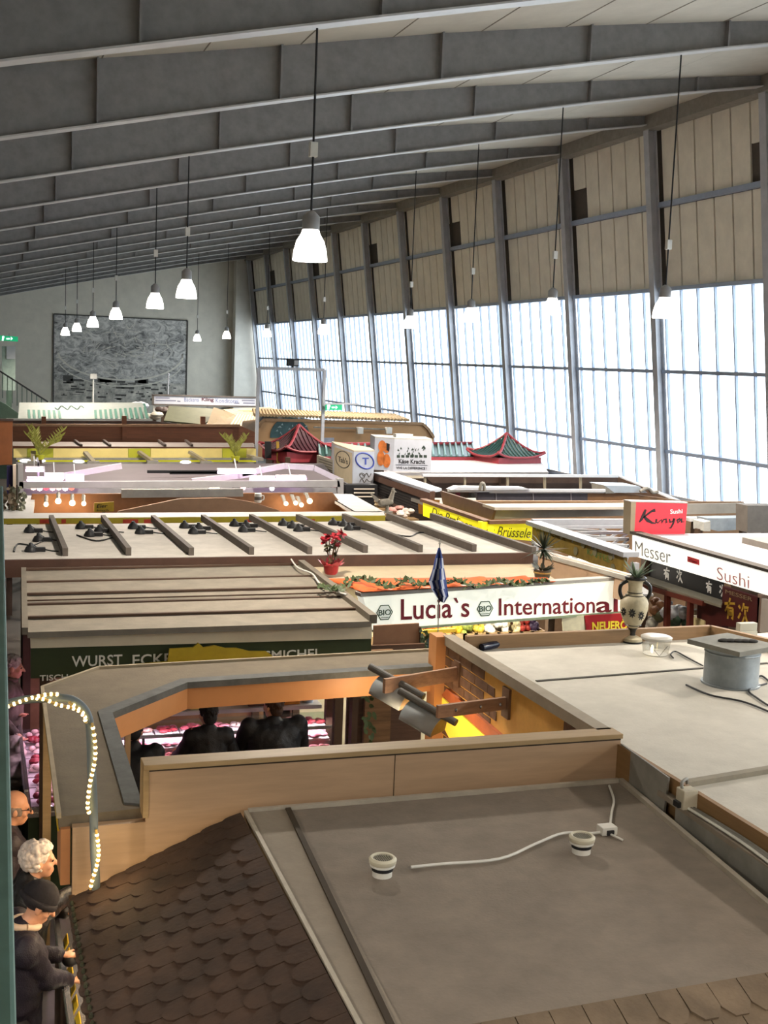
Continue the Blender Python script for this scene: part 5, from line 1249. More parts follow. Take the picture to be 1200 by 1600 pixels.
# white flat roof beyond
wr = T('market_stall', 'flat white roof with cream edge behind the cheese sign', 'market stall', (11, 26, 0))
MB().slab([pz(600, 739, 2.45), pz(857, 738, 2.45), pz(840, 712, 2.45), pz(600, 713, 2.45)], .06).build('roof_panel', mat('roof_white', 'b9b4b4', .7, .05, 4), wr)
u, v = pz(600, 739, 2.45), pz(857, 738, 2.45); MB().prism([u, v, v - Vector((0, 0, .12)), u - Vector((0, 0, .12))], (0, .05, 0)).build('edge_board', mat('edge_cream', 'b8ac98', .6, .06), wr)
for x in (8.5, 11.8): MB().box(x, x + .1, 24.6, 24.7, 0, 2.4).build('post', M_counter, wr)
# pagodas
M_tile = mat('tile_green', '24443f', .35, .2, 5); M_pred = mat('pagoda_red', '8f3038', .5, .1, 5); M_tiled = mat('tile_maroon', '4a2730', .4, .2, 5)
def pagoda(label, px, py, z, w, d, h, tile, rot=0.0, nrib=13):
    c = pz(px, py, z); t = T('pagoda_roof', label, 'roof', c, 'pagoda roofs of the asian stall')
    R = Matrix.Rotation(rot, 3, 'Z'); N = 12
    def F(u, v):     # u,v in -1..1
        m_ = max(abs(u), abs(v)); hh = h * (1 - m_) ** 1.0 * (.45 + .55 * (1 - m_)) + .22 * h * (abs(u) * abs(v)) ** 3
        k = .12 + .88 * m_; s_ = m_ / max(m_, 1e-6)
        return c + R @ Vector((u * w / 2, v * d / 2, hh))
    for nm, mt_, cond in (('tiled_slope', tile, lambda u, v: not (u > abs(v) * .999)), ('red_slope', M_pred, lambda u, v: u > abs(v) * .999)):
        q = MB()
        for i in range(2 * N):
            for j in range(2 * N):
                u = (i + .5) / N - 1; v = (j + .5) / N - 1
                if cond(u, v): q.add([F(i / N - 1, j / N - 1), F((i + 1) / N - 1, j / N - 1), F((i + 1) / N - 1, (j + 1) / N - 1), F(i / N - 1, (j + 1) / N - 1)], [(0, 1, 2, 3)])
        ob = q.build(nm, mt_, t); md = ob.modifiers.new('thick', 'SOLIDIFY'); md.thickness = .03; md.offset = -1
    q = MB()
    for k in range(nrib):
        s_ = -1 + 2 * (k + .5) / nrib
        q.tube([F(s_, -1 + (1 - abs(s_)) * e_ / 5) + Vector((0, 0, .012)) for e_ in range(6)], .022, 6)
        q.tube([F(-1 + (1 - abs(s_)) * e_ / 5, s_) + Vector((0, 0, .012)) for e_ in range(6)], .022, 6)
    q.build('tile_ridge', tile, t)
    q = MB()
    for sx, sy in ((-1, -1), (1, -1), (1, 1), (-1, 1)): q.tube([F(sx * e_ / 6, sy * e_ / 6) + Vector((0, 0, .02)) for e_ in range(7)], .035, 6)
    for e_ in (-1, 1):
        q.tube([F(e_, -1 + 2 * k / 8) for k in range(9)], .03, 6); q.tube([F(-1 + 2 * k / 8, e_) for k in range(9)], .03, 6)
    q.build('hip_ridge', M_pred, t)
    MB().box(c.x - .1, c.x + .1, c.y - .1, c.y + .1, 0, c.z + .15).build('post', M_counter, t)
    q = MB(); [q.hexa([c + R @ Vector((sx * w * .45, sy * d * .45, -.25)) for sx, sy in ((-1, -1), (1, -1), (1, 1), (-1, 1))], [c + R @ Vector((sx * w * .45, sy * d * .45, 0)) for sx, sy in ((-1, -1), (1, -1), (1, 1), (-1, 1))])]
    q.build('frieze', M_pred, t)
    return t
pagoda('right hand green tiled pagoda roof with red end beside the windows', 790, 712, 2.6, 1.5, 1.3, .55, M_tile, .25)
pagoda('left hand dark tiled red pagoda roof before the tan arched stall', 466, 703, 2.6, 1.5, 1.3, .6, M_tiled, .3)
t = T('tiled_canopy', 'long green tiled canopy strip with red frieze linking the two pagoda roofs', 'roof', pz(650, 712, 2.5))
u, v = pz(500, 712, 2.55), pz(742, 713, 2.55); u2, v2 = pz(498, 695, 2.75), pz(738, 693, 2.75)
MB().prism([u, v, v2, u2], (0, 0, -.05)).build('tiled_slope', M_tile, t)
q = MB()
for k in range(26): a = u.lerp(v, k / 25); b = u2.lerp(v2, k / 25); q.tube([a + Vector((0, 0, .02)), b + Vector((0, 0, .02))], .03, 6)
q.build('tile_ridge', mat('tile_light', '6a8a8a', .35, .1, 5), t)
q = MB().beam(u2, v2, .1, .1).beam(u - Vector((0, 0, .08)), v - Vector((0, 0, .08)), .08, .12); q.build('frieze', M_pred, t)
for f in (.1, .9): p = u.lerp(v, f); MB().box(p.x - .05, p.x + .05, p.y, p.y + .1, 0, 2.5).build('post', M_pred, t)
pr = T('market_stall', 'red walled asian stall under the left pagoda roof', 'market stall', pz(470, 715, 2.0)); y_ = YP(pz(466, 704, 2.6).y + .0)
panel(y_, [(430, 700), (518, 694), (522, 722), (430, 728)], .3).build('red_wall', M_pred, pr)
panel(y_, [(415, 690), (424, 690), (424, 716), (415, 716)], .1, .1).build('dark_sign', M_black, pr); panel(y_, [(432, 690), (436, 690), (437, 724), (433, 724)], .05, .15).build('yellow_post', mat('asia_yellow', 'b9963a', .5, .1), pr)
MB().box(y_(440, 720).x, y_(515, 720).x, y_.y + .05, y_.y + .15, 0, y_(470, 722).z + .1).build('base', M_counter, pr)
# tan arched stall
y3 = YP(33.5)
tb_ = T('market_stall', 'tan arched stall with a round landscape mural and corrugated roof', 'market stall', (10, 34, 0))
M_tan = mat('tan_wall', 'b08a62', .7, .06, 1)
out = [(401, 715), (404, 668), (408, 660), (414, 656), (440, 656.5), (660, 662), (669, 670), (678, 684), (678, 715)]
panel(y3, out, .15).build('arched_wall', M_tan, tb_)
q = MB(); [q.beam(y3(*a, .02), y3(*b, .02), .08, .08, (0, 1, 0)) for a, b in zip(out[1:-1], out[2:-1])]; q.build('wall_coping', mat('coping', '8f7050', .6, .1), tb_)
M_land = mat('landscape', '3c5a5e', .7, .3, 1.6, col2='1c2a2c')
hc = [(422, 684)] + [(453 - 31 * math.cos(PI * k / 16), 683 - 31 * math.sin(PI * k / 16)) for k in range(17)] + [(484, 684)]
mu2 = panel(y3, hc, .03, .03).build('round_mural', M_land, tb_, label='half round blue green landscape mural')
q = MB(); rr = random.Random(8)
for k in range(14): x = 428 + rr.uniform(0, 48); y = 664 + rr.uniform(0, 16); w = rr.uniform(2, 7); q.prism([y3(x, y, .064), y3(x + w, y, .064), y3(x + w * .6, y - 3, .064)], (0, .003, 0))
q.build('painted_patch', mat('land_light', '8fa3a8', .7, .2, 3), mu2)
q = MB()
for k in range(48):
    a = y3(398 + k * 5.1, 653 + k * .17); a.z += .08; q.tube([a, a + Vector((.7, 3.4, .02))], .045, 6)
q.build('corrugated_roof', mat('corrugated_tan', 'a8916c', .6, .08, 2), tb_)
q = MB().beam(y3(490, 667.5, .25), y3(612, 671, .25), .04, .04)
q.build('lamp_rail', M_grey, tb_)
q = MB()
for x, y in ((562, 671), (607, 671)): p = y3(x, y, .3); q.box(p.x - .08, p.x + .08, p.y - .1, p.y + .1, p.z - .12, p.z + .06)
q.build('rail_spot', M_white, tb_)
panel(y3, [(506, 684), (522, 684), (522, 694), (506, 694)], .03, .03).build('poster', mat('poster', 'a0a4b4', .6, .2, 5), tb_)
MB().box(7.8, 14, 33.6, 33.8, 0, y3(540, 713).z + .05).build('base_wall', M_counter, tb_)
# steel portal with floodlight and exit sign
y4 = YP(30.5)
pf_ = T('steel_portal', 'tall thin grey steel portal frame standing before the windows', 'frame', y4(455, 700))
q = y4(404, 575); r = y4(507, 578)
for p in (q, r): MB().box(p.x - .038, p.x + .038, p.y - .038, p.y + .038, 0, p.z).build('post', M_steel, pf_)
MB().beam(q, r, .07, .08).build('cross_beam', M_steel, pf_)
p = y4(457, 566); fl_ = T('floodlight', 'black floodlight mounted on the steel portal', 'floodlight', p)
MB().box(p.x - .14, p.x + .14, p.y - .1, p.y + .1, p.z - .1, p.z + .08).build('housing', M_black, fl_); MB().prism([p + Vector((.02, -.11, -.07)), p + Vector((.13, -.11, -.07)), p + Vector((.13, -.11, .05)), p + Vector((.02, -.11, .05))], (0, .01, 0)).build('lens', M_house, fl_); MB().beam(p - Vector((0, 0, .1)), p - Vector((0, 0, .2)), .04, .04).build('bracket', M_black, fl_)
M_exit = mat('exit_green', '1f9a6a', .4, 0, emit=.7, ecol='18a870'); M_exw = mat('exit_white', 'd8fff0', .4, 0, emit=1.2)
def exitsign(label, pl, quad, par=None):
    t = T('exit_sign', label, 'sign', pl(*quad[3])); b_ = panel(pl, quad, .06).build('panel', M_exit, t)
    (x0, y0), (x1, _), (_, y1), _ = quad; w = x1 - x0; h = y1 - y0
    q = MB().prism([pl(x0 + w * .35, y0 + h * .4, .005), pl(x0 + w * .55, y0 + h * .4, .005), pl(x0 + w * .55, y0 + h * .65, .005), pl(x0 + w * .35, y0 + h * .65, .005)], (0, .003, 0))
    q.prism([pl(x0 + w * .6, y0 + h * .2, .005), pl(x0 + w * .72, y0 + h * .5, .005), pl(x0 + w * .6, y0 + h * .8, .005)], (0, .003, 0))
    q.build('arrow', M_exw, b_)
    q = MB().lathe([(.01, 0), (.045, 0), (.045, .004)], pl(x0 + w * .18, y0 + h * .25, .004), 10, ax=(0, -1, 0)).beam(pl(x0 + w * .18, y0 + h * .3, .006), pl(x0 + w * .14, y0 + h * .85, .006), .06, .004); q.build('running_figure', M_exw, b_)
    MB().beam(pl(x0 + w * .5, y0 + 1, -.02), pl(x0 + w * .5, y0 - 3, -.02), .03, .03).build('hanger', M_steel, t)
    return t
exitsign('green exit sign on the steel portal before the windows', YP(30.3), [(509, 632), (535, 632), (535, 641), (509, 641)])
exitsign('green exit sign at the far left near the stairs', YP(48), [(0, 524), (28, 526), (28, 534), (0, 532)])
MB().beam(YP(30.3)(505, 631), YP(30.3)(560, 631), .04, .04).build('sign_arm', M_steel, pf_)
# ================================================================ left middle: white ring stall with warm spots
M_wtop = mat('ring_white', 'b9b7b4', .7, .06, 4)
M_inb = mat('inner_brown', '8a6244', .6, .12, 4)
M_warm = mat('spot_warm', 'ffe8c0', .4, 0, emit=9, ecol='ffd9a0')
r2 = T('market_stall', 'white rimmed stall with brown inside lit by warm spots and a yellow green front strip', 'market stall', (3, 18, 0))
zz = 2.52
MB().slab([pz(4, 810, zz), pz(602, 805, zz), pz(598, 799, zz), pz(5, 802, zz)], .05).build('roof_rim', M_wtop, r2)
MB().slab([pz(5, 802, zz), pz(52, 802, zz), pz(55, 774, zz), pz(12, 775, zz)], .05).build('roof_rim', M_wtop, r2)
MB().slab([pz(553, 800, zz), pz(601, 800, zz), pz(550, 772, zz), pz(505, 771, zz)], .05).build('roof_rim', M_wtop, r2)
u, v = pz(4, 810, zz), pz(602, 805.5, zz); pq = vpl(u, v)
st = panel(pq, [(3, 810.5), (602, 806), (602, 814), (3, 819)], .04).build('front_strip', mat('strip_lime', 'a89a28', .5, .08), r2, label='yellow green front strip with red marks')
for x0, x1 in ((62, 83), (96, 103), (192, 216), (225, 238), (385, 394), (480, 492)): MB().prism([pq(x0, 811.5, .004), pq(x1, 811.3, .004), pq(x1, 817.5, .004), pq(x0, 818, .004)], -pq.n * .003).build('red_mark', mat('mark_red', 'b03a26', .5, .15), st)
y5 = YP(19.0)
panel(y5, [(50, 772), (520, 770), (545, 803), (45, 806)], .06).build('inner_wall', M_inb, r2)
panel(YP(18.3), [(183, 803), (185, 799), (283, 779), (353, 778), (397, 785), (440, 799), (440, 803)], .06).build('gable_board', mat('gable_brown', '97755a', .6, .08), r2)
panel(YP(18.9), [(190, 765), (380, 764), (380, 776), (190, 778)], .05).build('back_panel', mat('bp_grey', 'a3a19c', .6, .08), r2)
q = MB().prism([pz(505, 771, zz), pz(553, 800, zz), pz(553, 806, zz - .12), pz(507, 781, zz - .2)], (.03, 0, 0)); q.build('inner_fascia', mat('fascia_warm', 'b98a68', .6, .06), r2)
for x in (.9, 5.6): MB().box(x, x + .1, 17.2, 17.3, 0, 2.45).build('post', M_counter, r2)
MB().box(.9, 5.6, 18.95, 19.1, 0, 2.2).build('back_wall', M_inb, r2)
NM = ['leftmost', 'second', 'third', 'fourth', 'fifth', 'sixth', 'seventh', 'rightmost']
for k, (x, y, r) in enumerate([(72, 788, .035), (91, 783, .045), (113, 786, .045), (131, 787, .035), (447, 787, .035), (462, 786, .035), (471, 789, .035), (484, 783, .045)]):
    p = YP(18.55)(x, y); t = T('spot_lamp', '%s warm glowing spot lamp against the brown inside of the white rimmed stall' % NM[k], 'lamp', p, 'warm spots in the white rimmed stall')
    MB().ball(p, r, 12).build('bulb', M_warm, t, smooth=True)
    MB().tube([p + Vector((0, .05, 0)), p + Vector((.02, .3, .08))], .03, 8).build('lamp_holder', M_grey, t)
    MB().beam(p + Vector((.02, .3, .08)), p + Vector((.02, .42, .08)), .03, .03).build('arm', M_grey, t)
    if k in (0, 1, 2, 3, 4, 5, 7):
        ld = bpy.data.lights.new('spot_glow', 'POINT'); ld.energy = 3; ld.color = (1, .66, .36); ld.shadow_soft_size = .05
        lo = bpy.data.objects.new('spot_glow', ld); COL.objects.link(lo); lo.parent = t; lo.location = (0, .18, -.08)
t = T('price_board', 'yellow egg price board between the warm spots and the brown gable', 'sign', YP(18.5)(162, 800)); pe = YP(18.5)
b_ = panel(pe, [(147, 786), (178, 784), (178, 799), (147, 800)], .03).build('panel', mat('board_yellow', 'b8982c', .5, .08), t)
textp('Eier', pe, (151, 794), (168, 793), (151, 788), M_black, b_, shear=.2, bold=.01); textp('frisch', pe, (151, 799), (170, 798.5), (151, 796), M_black, b_)
MB().beam(pe(162, 799, -.02), pe(162, 806, -.02), .04, .04).build('stand', M_counter, t)
for k, (x0, nm, cc) in enumerate([(15, 'brown dried bundle', '7c6a54'), (27, 'olive grey dried bundle', '7d7c66')]):
    p = pz(x0, 800, 2.52); t = T('dried_bundle', '%s hanging at the left corner of the white rimmed stall' % nm, 'bundle', p); q = MB(); rr = random.Random(k)
    for j in range(60): c = p + Vector((rr.uniform(-.09, .09), .1 + rr.uniform(0, .3), rr.uniform(.0, .32))); q.leaf(c, c + Vector((rr.uniform(-.06, .06), rr.uniform(-.06, .06), rr.uniform(-.12, .04))), .05, (0, -1, .3))
    q.build('leaves', mat('bund_' + cc, cc, .8, .25, 10), t); MB().tube([p + Vector((0, .2, 0)), p + Vector((0, .2, .36))], .012, 6).build('stalk', M_counter, t)
t = T('mug', 'white printed mug on the brown inner ledge', 'mug', YP(18.4)(403, 785)); p = YP(18.4)(403, 785); MB().lathe([(.05, 0), (.055, .01), (.055, .14), (.045, .14)], p, 18).build('cup', M_white, t, smooth=True); MB().lathe([(.056, .04), (.056, .09)], p, 18, cap=False).build('print_band', M_tea, t)
MB().tube(smooth_path([p + Vector((.05, 0, .11)), p + Vector((.09, 0, .1)), p + Vector((.09, 0, .05)), p + Vector((.05, 0, .03))]), .01, 6).build('handle', M_white, t)

# ---- open frame stall with pink tubes
M_frm = mat('frame_grey', 'a19fa0', .5, .06, 4); M_pinkp = mat('sheet_pinkgrey', '5f565a', .6, .06, 2)
M_pink = mat('tube_lilac', 'ffe6ff', .4, 0, emit=6, ecol='fbc8ff')
f3 = T('market_stall', 'grey framed open stall glowing with pink fluorescent tubes', 'market stall', (3, 22, 0))
y6 = YP(21.3)
panel(y6, [(30, 753), (530, 751), (532, 761), (30, 763)], .12).build('front_beam', M_frm, f3)
panel(y6, [(28, 725), (36, 725), (37, 792), (29, 792)], .12).build('post', M_frm, f3)
panel(y6, [(527, 748), (537, 748), (537, 775), (528, 775)], .12).build('post', M_frm, f3)
panel(YP(21.6), [(36, 764), (525, 762), (525, 774), (36, 776)], .05).build('rear_panel', mat('rear_grey', '9a9a9c', .6, .1, 3), f3)
a_, b_, c_, d_ = YP(22.0)(35, 752), YP(22.0)(525, 750), YP(25.4)(505, 724), YP(25.4)(32, 725)
MB().prism([a_, b_, c_, d_], (0, 0, -.05)).build('roof_sheet', M_pinkp, f3)
q = MB()
for x0, x1, y in ((230, 390, 737), (265, 385, 739), (265, 360, 752)): MB().beam(YP(22.6)(x0, y, .05), YP(22.6)(x1, y, .05), .05, .05).build('dark_slot', M_black, f3)
q = MB()
for a, b in (((378, 740), (445, 728)), ((445, 728), (490, 731)), ((490, 731), (530, 750)), ((60, 750), (190, 728)), ((300, 752), (400, 740))): MB().beam(YP(21.8)(*a), YP(21.8)(*b), .08, .1).build('rafter', mat('rafter_white', 'c4bcc8', .5, .05), f3)
q = MB()
for a, b in (((33, 726), (33, 752)), ((60, 722), (60, 752)), ((58, 715), (62, 735))): MB().beam(YP(21.5)(*a), YP(21.5)(*b), .03, .03).build('thin_post', M_steel, f3)
for k, (x0, x1, y, nm) in enumerate([(40, 68, 735, 'short tube left'), (42, 98, 751, 'lower left tube'), (103, 131, 747, 'brightest left tube'), (70, 100, 745, 'tube left of the brightest one'), (390, 430, 749, 'right tube'), (432, 478, 748, 'brightest right tube'), (340, 400, 738, 'upper right tube')]):
    a, b = YP(21.45)(x0, y), YP(21.45)(x1, y); t = T('tube_lamp', 'pink fluorescent lamp, %s in the grey framed stall' % nm, 'lamp', a, 'pink tubes in the framed stall')
    MB().tube([a, b], .045 if 'bright' in nm else .025, 8).build('tube', M_pink, t); MB().beam(a + Vector((0, .06, .05)), b + Vector((0, .06, .05)), .08, .03).build('fitting', M_white, t)
    MB().beam(a.lerp(b, .5) + Vector((0, .06, .05)), a.lerp(b, .5) + Vector((0, .25, .22)), .02, .02).build('hanger', M_steel, t)
for x in (2.0, 5.2):
    ld = bpy.data.lights.new('pink_glow', 'POINT'); ld.energy = 7; ld.color = (1, .7, .95); ld.shadow_soft_size = .4
    lo = bpy.data.objects.new('pink_glow', ld); COL.objects.link(lo); lo.location = (x, 21.25, 2.75)
BC = ['ffd9c0', 'ffffff', 'ff5a6a', 'ffc8c8', 'ffe8d0', 'ffffff', 'ff7a6a', 'fff0e0', 'ffd0d0', 'ffffff']
for k in range(10):
    x = 52 + k * 10 if k < 7 else 335 + (k - 7) * 45; p = YP(21.4)(x, 762 + (k % 2)); t = T('bulb', 'small bulb %d from the left below the grey frame beam' % (k + 1), 'bulb', p, 'bulbs under the frame beam'); t['label'] = '%s small bulb from the left hanging below the grey frame beam' % (['first', 'second', 'third red', 'fourth', 'fifth', 'sixth', 'seventh red', 'eighth', 'ninth', 'last'][k])
    MB().ball(p, .05 if k != 7 else .1, 8).build('globe', mat('bulb_' + BC[k], BC[k], .4, 0, emit=2.0), t, smooth=True); MB().beam(p, p + Vector((0, .04, .12)), .015, .015).build('stem', M_steel, t)
for x in (1.2, 5.9): MB().box(x, x + .1, 21.4, 21.5, 0, 2.3).build('post', M_frm, f3)
# ---- yellow panelled stall
M_ycr = mat('panel_creamyellow', 'd8c47a', .5, .06, 2); M_lime = mat('panel_lime', 'a8a82c', .5, .08, 2); M_yglow = mat('yellow_glow', 'e8e23a', .5, 0, emit=.5, ecol='e8e02a')
y7 = YP(26.5)
s4 = T('market_stall', 'stall fronted by cream and lime panels with a glowing yellow line', 'market stall', (3.5, 27, 0))
for x0, x1, mt_ in ((21, 42, M_ycr), (42.5, 83, M_lime), (83.5, 200, M_ycr), (200.5, 235, M_lime), (235.5, 347, M_ycr), (347.5, 385, M_lime), (385.5, 400, M_ycr)):
    panel(y7, [(x0, 701), (x1, 701), (x1, 715), (x0, 715)], .06).build('front_panel', mt_, s4)
panel(y7, [(28, 715), (400, 715), (400, 723), (28, 723)], .06, -.05).build('glow_strip', M_yglow, s4)
q = MB().beam(y7(25, 717, .03), y7(400, 717, .03), .05, .05).beam(y7(25, 724, .1), y7(400, 724, .1), .08, .06); q.build('rail', M_grey, s4)
for x in (1.2, 6.6): MB().box(x, x + .1, 26.6, 26.7, 0, 2.6).build('post', M_counter, s4)
for k, (x, y) in enumerate([(40, 720), (62, 720), (123, 721), (290, 722)]):
    p = y7(x, y, .2); t = T('lamp_disc', '%s white disc lamp along the glowing yellow line' % ['leftmost', 'second', 'third', 'rightmost'][k], 'lamp', p, 'disc lamps on the yellow panels'); MB().ball(p, (.12, .06, .035), 12).build('diffuser', mat('disc_white', 'ffffff', .4, 0, emit=4), t, smooth=True); MB().beam(p, p + Vector((0, .2, .02)), .03, .03).build('arm', M_grey, t)
for k, (a, b) in enumerate([((52, 706), (52, 722)), ((133, 707), (146, 722)), ((217, 706), (238, 721)), ((296, 706), (322, 722)), ((388, 712), (402, 716))]):
    A, B = y7(*a, .1), y7(*b, .4); t = T('arm_spotlight', '%s arm spotlight before the cream and lime panels' % ['leftmost', 'second', 'third', 'fourth', 'rightmost'][k], 'spotlight', A, 'arm spotlights on the yellow panels')
    MB().beam(A, B, .1, .06).build('arm', mat('arm_tan', '8f8468', .5, .1), t); MB().box(B.x - .12, B.x + .12, B.y - .08, B.y + .08, B.z - .05, B.z + .02).build('head', M_grey, t)
for k, (bx_, tips, nm) in enumerate([((62, 712), [(45, 668), (50, 676), (56, 672), (54, 690), (100, 672), (97, 682), (92, 690), (66, 695), (42, 680)], 'left'), ((368, 714), [(347, 682), (352, 686), (357, 684), (385, 682), (381, 690), (376, 695), (360, 694)], 'right')]):
    p = YP(26.2)(*bx_); t = T('palm_plant', '%s feathery yellow green palm over the cream and lime panels' % nm, 'plant', p); q = MB(); rr = random.Random(k + 40)
    for x, y in tips:
        e_ = YP(26.2)(x, y); pts = smooth_path([p, p.lerp(e_, .5) + Vector((0, 0, .06)), e_], 6); q.tube(pts, .008, 5)
        for i, c in enumerate(pts[3:]):
            for s_ in (-1, 1): q.leaf(c, c + Vector((s_ * .07, rr.uniform(-.05, .05), .10)), .02, (0, -1, 0))
    q.build('fronds', mat('palm_yellow', '8a8a3c', .6, .2, 10), t); MB().lathe([(.08, -.08), (.1, .02), (.09, .02)], p, 14).build('pot', M_lime, t, smooth=True); MB().box(p.x - .05, p.x + .05, p.y - .05, p.y + .05, 0, p.z - .08).build('pot_stand', M_counter, t)
# ---- brown timber stall
M_timb = mat('timber_red', '6b4028', .6, .14, 3, wood='x'); M_timd = mat('timber_dark', '44352e', .7, .12)
y8 = YP(31.0)
s5 = T('market_stall', 'brown timber stall with tall fascia boards behind the cream and lime panels', 'market stall', (4, 32, 0))
panel(y8, [(20, 664), (375, 665), (398, 675), (400, 694), (20, 690)], .12).build('fascia_board', M_timb, s5)
panel(y8, [(20, 657), (240, 658), (300, 665), (20, 664)], .1, -.25).build('dark_board', M_timd, s5)
q = MB().beam(y8(20, 664, .05), y8(375, 665, .05), .1, .06); q.build('top_batten', mat('batten_light', '8a6a50', .6, .1), s5)
MB().prism([YP(30.8)(20, 690), YP(30.8)(396, 692), YP(29.2)(398, 699), YP(29.2)(20, 697)], (0, 0, -.04)).build('roof_strip', mat('strip_grey', '8c827c', .7, .1, 4), s5)
panel(YP(29.15), [(20, 697), (398, 699), (398, 703), (20, 701)], .05).build('roof_edge', M_timb, s5)
q = MB()
for x in (117, 162, 248, 290): q.beam(YP(30.8)(x, 688, .05), YP(29.2)(x + 10, 696, .05), .06, .05)
q.build('batten', M_timd, s5)
for x0, y0, y1 in ((65, 651, 664), (191, 650, 687), (314, 651, 664)): panel(y8, [(x0, y0), (x0 + 7, y0), (x0 + 7, y1), (x0, y1)], .12, .06).build('post', M_timb, s5)
for x in (1.6, 7.6): MB().box(x, x + .12, 31.1, 31.2, 0, 2.5).build('post', M_timb, s5)
t = T('timber_panel', 'reddish brown timber panel at the left edge beside the lime panels', 'panel', YP(24.5)(10, 728)); panel(YP(24.5), [(-12, 656), (20, 657), (19, 726), (-12, 727)], .1).build('board', mat('timber_bright', '7d4a26', .5, .12, 3), t); p = YP(24.5)(-12, 720); MB().box(p.x - .1, p.x, 24.5, 24.6, 0, p.z + .1).build('post', M_timd, t)
panel(YP(24.5), [(-12, 654), (21, 655), (21, 658), (-12, 657)], .15, .02).build('cap', M_timd, t)
t = T('wall_column', 'narrow cream and navy column left of the grey framed stall', 'column', YP(22.4)(20, 792)); panel(YP(22.4), [(20, 726), (25, 726), (25, 790), (21, 790)], .1).build('cream_face', M_ccream, t); panel(YP(22.5), [(11, 728), (20, 728), (20, 792), (10, 792)], .1).build('navy_face', mat('navy', '23224a', .5, .1), t); MB().box(YP(22.5)(15, 790).x - .05, YP(22.5)(15, 790).x + .05, 22.52, 22.6, 0, YP(22.5)(15, 780).z).build('base', M_timd, t)
# dark left background stalls along the aisle
t = T('shelf_wall', 'dark goods shelves on the far left side of the aisle', 'shelf', (-.55, 20, 0))
MB().box(-.75, -.35, 9, 40, 0, 2.6).build('carcass', M_black, t)
rr = random.Random(77)
for k in range(36):
    y = 17 + rr.uniform(0, 8); z = rr.uniform(1.2, 2.4); q = MB().box(-.36, -.3, y, y + rr.uniform(.15, .5), z, z + rr.uniform(.08, .2)); q.build('packet', mat('pk%d' % (k % 6), ['8a2f2a', 'c9b89a', '5a4632', 'a86a3a', '3a3a4a', 'd8d0c0'][k % 6], .6, .1), t)
# ---- striped awnings
M_sgr = mat('awning_green', '3f6a5c', .7, .08); M_awh = mat('awning_white', '8c908a', .7, .05)
y9 = 42.5
aw_ = T('awning', 'white awning with two green striped sections in front of the far mural', 'awning', YP(y9)(130, 657))
MB().prism([YP(y9)(28, 655), YP(y9)(236, 657), YP(y9 + 3)(222, 629), YP(y9 + 3)(30, 629)], (0, 0, -.05)).build('cloth', M_awh, aw_)
q = MB()
for x0, n_ in ((44, 7), (148, 11)):
    for k in range(n_):
        x = x0 + k * 8; a, b, c, d = YP(y9)(x, 654.5), YP(y9)(x + 4, 654.5), YP(y9 + 3)(x + 2 - k * .3, 631), YP(y9 + 3)(x - 2 - k * .3, 631); q.prism([p + Vector((0, -.01, .02)) for p in (a, b, c, d)], (0, 0, -.015))
q.build('stripes', M_sgr, aw_)
q = MB().beam(YP(y9)(10, 656, .05), YP(y9)(238, 657, .05), .1, .1); q.build('front_bar', mat('bar_pale', 'b8b8b0', .6, .06), aw_)
for x in (.9, 7.5): MB().box(x + 1.2, x + 1.3, y9 + .2, y9 + .3, 0, YP(y9)(100, 654).z - .02).build('post', M_grey, aw_)
q = MB(); q.tube(smooth_path([YP(y9 + 1.2)(84 + 5 * k, 641 + 3 * math.sin(k * 2.1)) + Vector((0, -.6, .12)) for k in range(10)]), .025, 5); q.build('script_mark', mat('script_green', '8fa39a', .7, 0), aw_)
# ---- bakery sign and canopies
y10 = YP(50)
bk_ = T('shop_sign', 'long white bakery sign board below the far wall', 'sign', y10(320, 633))
b_ = panel(y10, [(239, 617), (402, 621), (402, 635), (239, 631)], .15).build('board', mat('board_white', 'd5d6de', .5, .03), bk_)
q = MB().beam(y10(237, 617, .02), y10(402, 621, .02), .08, .06).beam(y10(239, 617, .02), y10(239, 632, .02), .08, .08).beam(y10(239, 632, .02), y10(402, 635.5, .02), .08, .06); q.build('frame', mat('frame_dark', '6a625c', .6, .1), bk_)
textp('Bäckerei', y10, (288, 627.5), (311, 628), (288, 621), mat('txt_blue', '6a7aa8', .5, 0), b_); textp('Kling', y10, (315, 628.5), (334, 629), (315, 621), mat('txt_dark', '5a2a3a', .5, 0), b_, bold=.03); textp('Konditorei', y10, (337, 629), (372, 630), (337, 622.5), mat('txt_blue2', '6a7aa8', .5, 0), b_)
q = MB()
for x, y, w in ((243, 621, 22), (243, 625, 32), (277, 626, 5), (378, 625, 20), (380, 629, 18), (366, 629, 8)): q.prism([y10(x, y, .005), y10(x + w, y + .4, .005), y10(x + w, y + 2, .005), y10(x, y + 1.6, .005)], (0, .003, 0))
q.build('small_print', mat('txt_small', '7a7a90', .5, 0), b_)
for x in (242, 326, 397): p = y10(x, 634); MB().box(p.x - .06, p.x + .06, 50.05, 50.15, 0, p.z + .1).build('post', M_white, bk_)
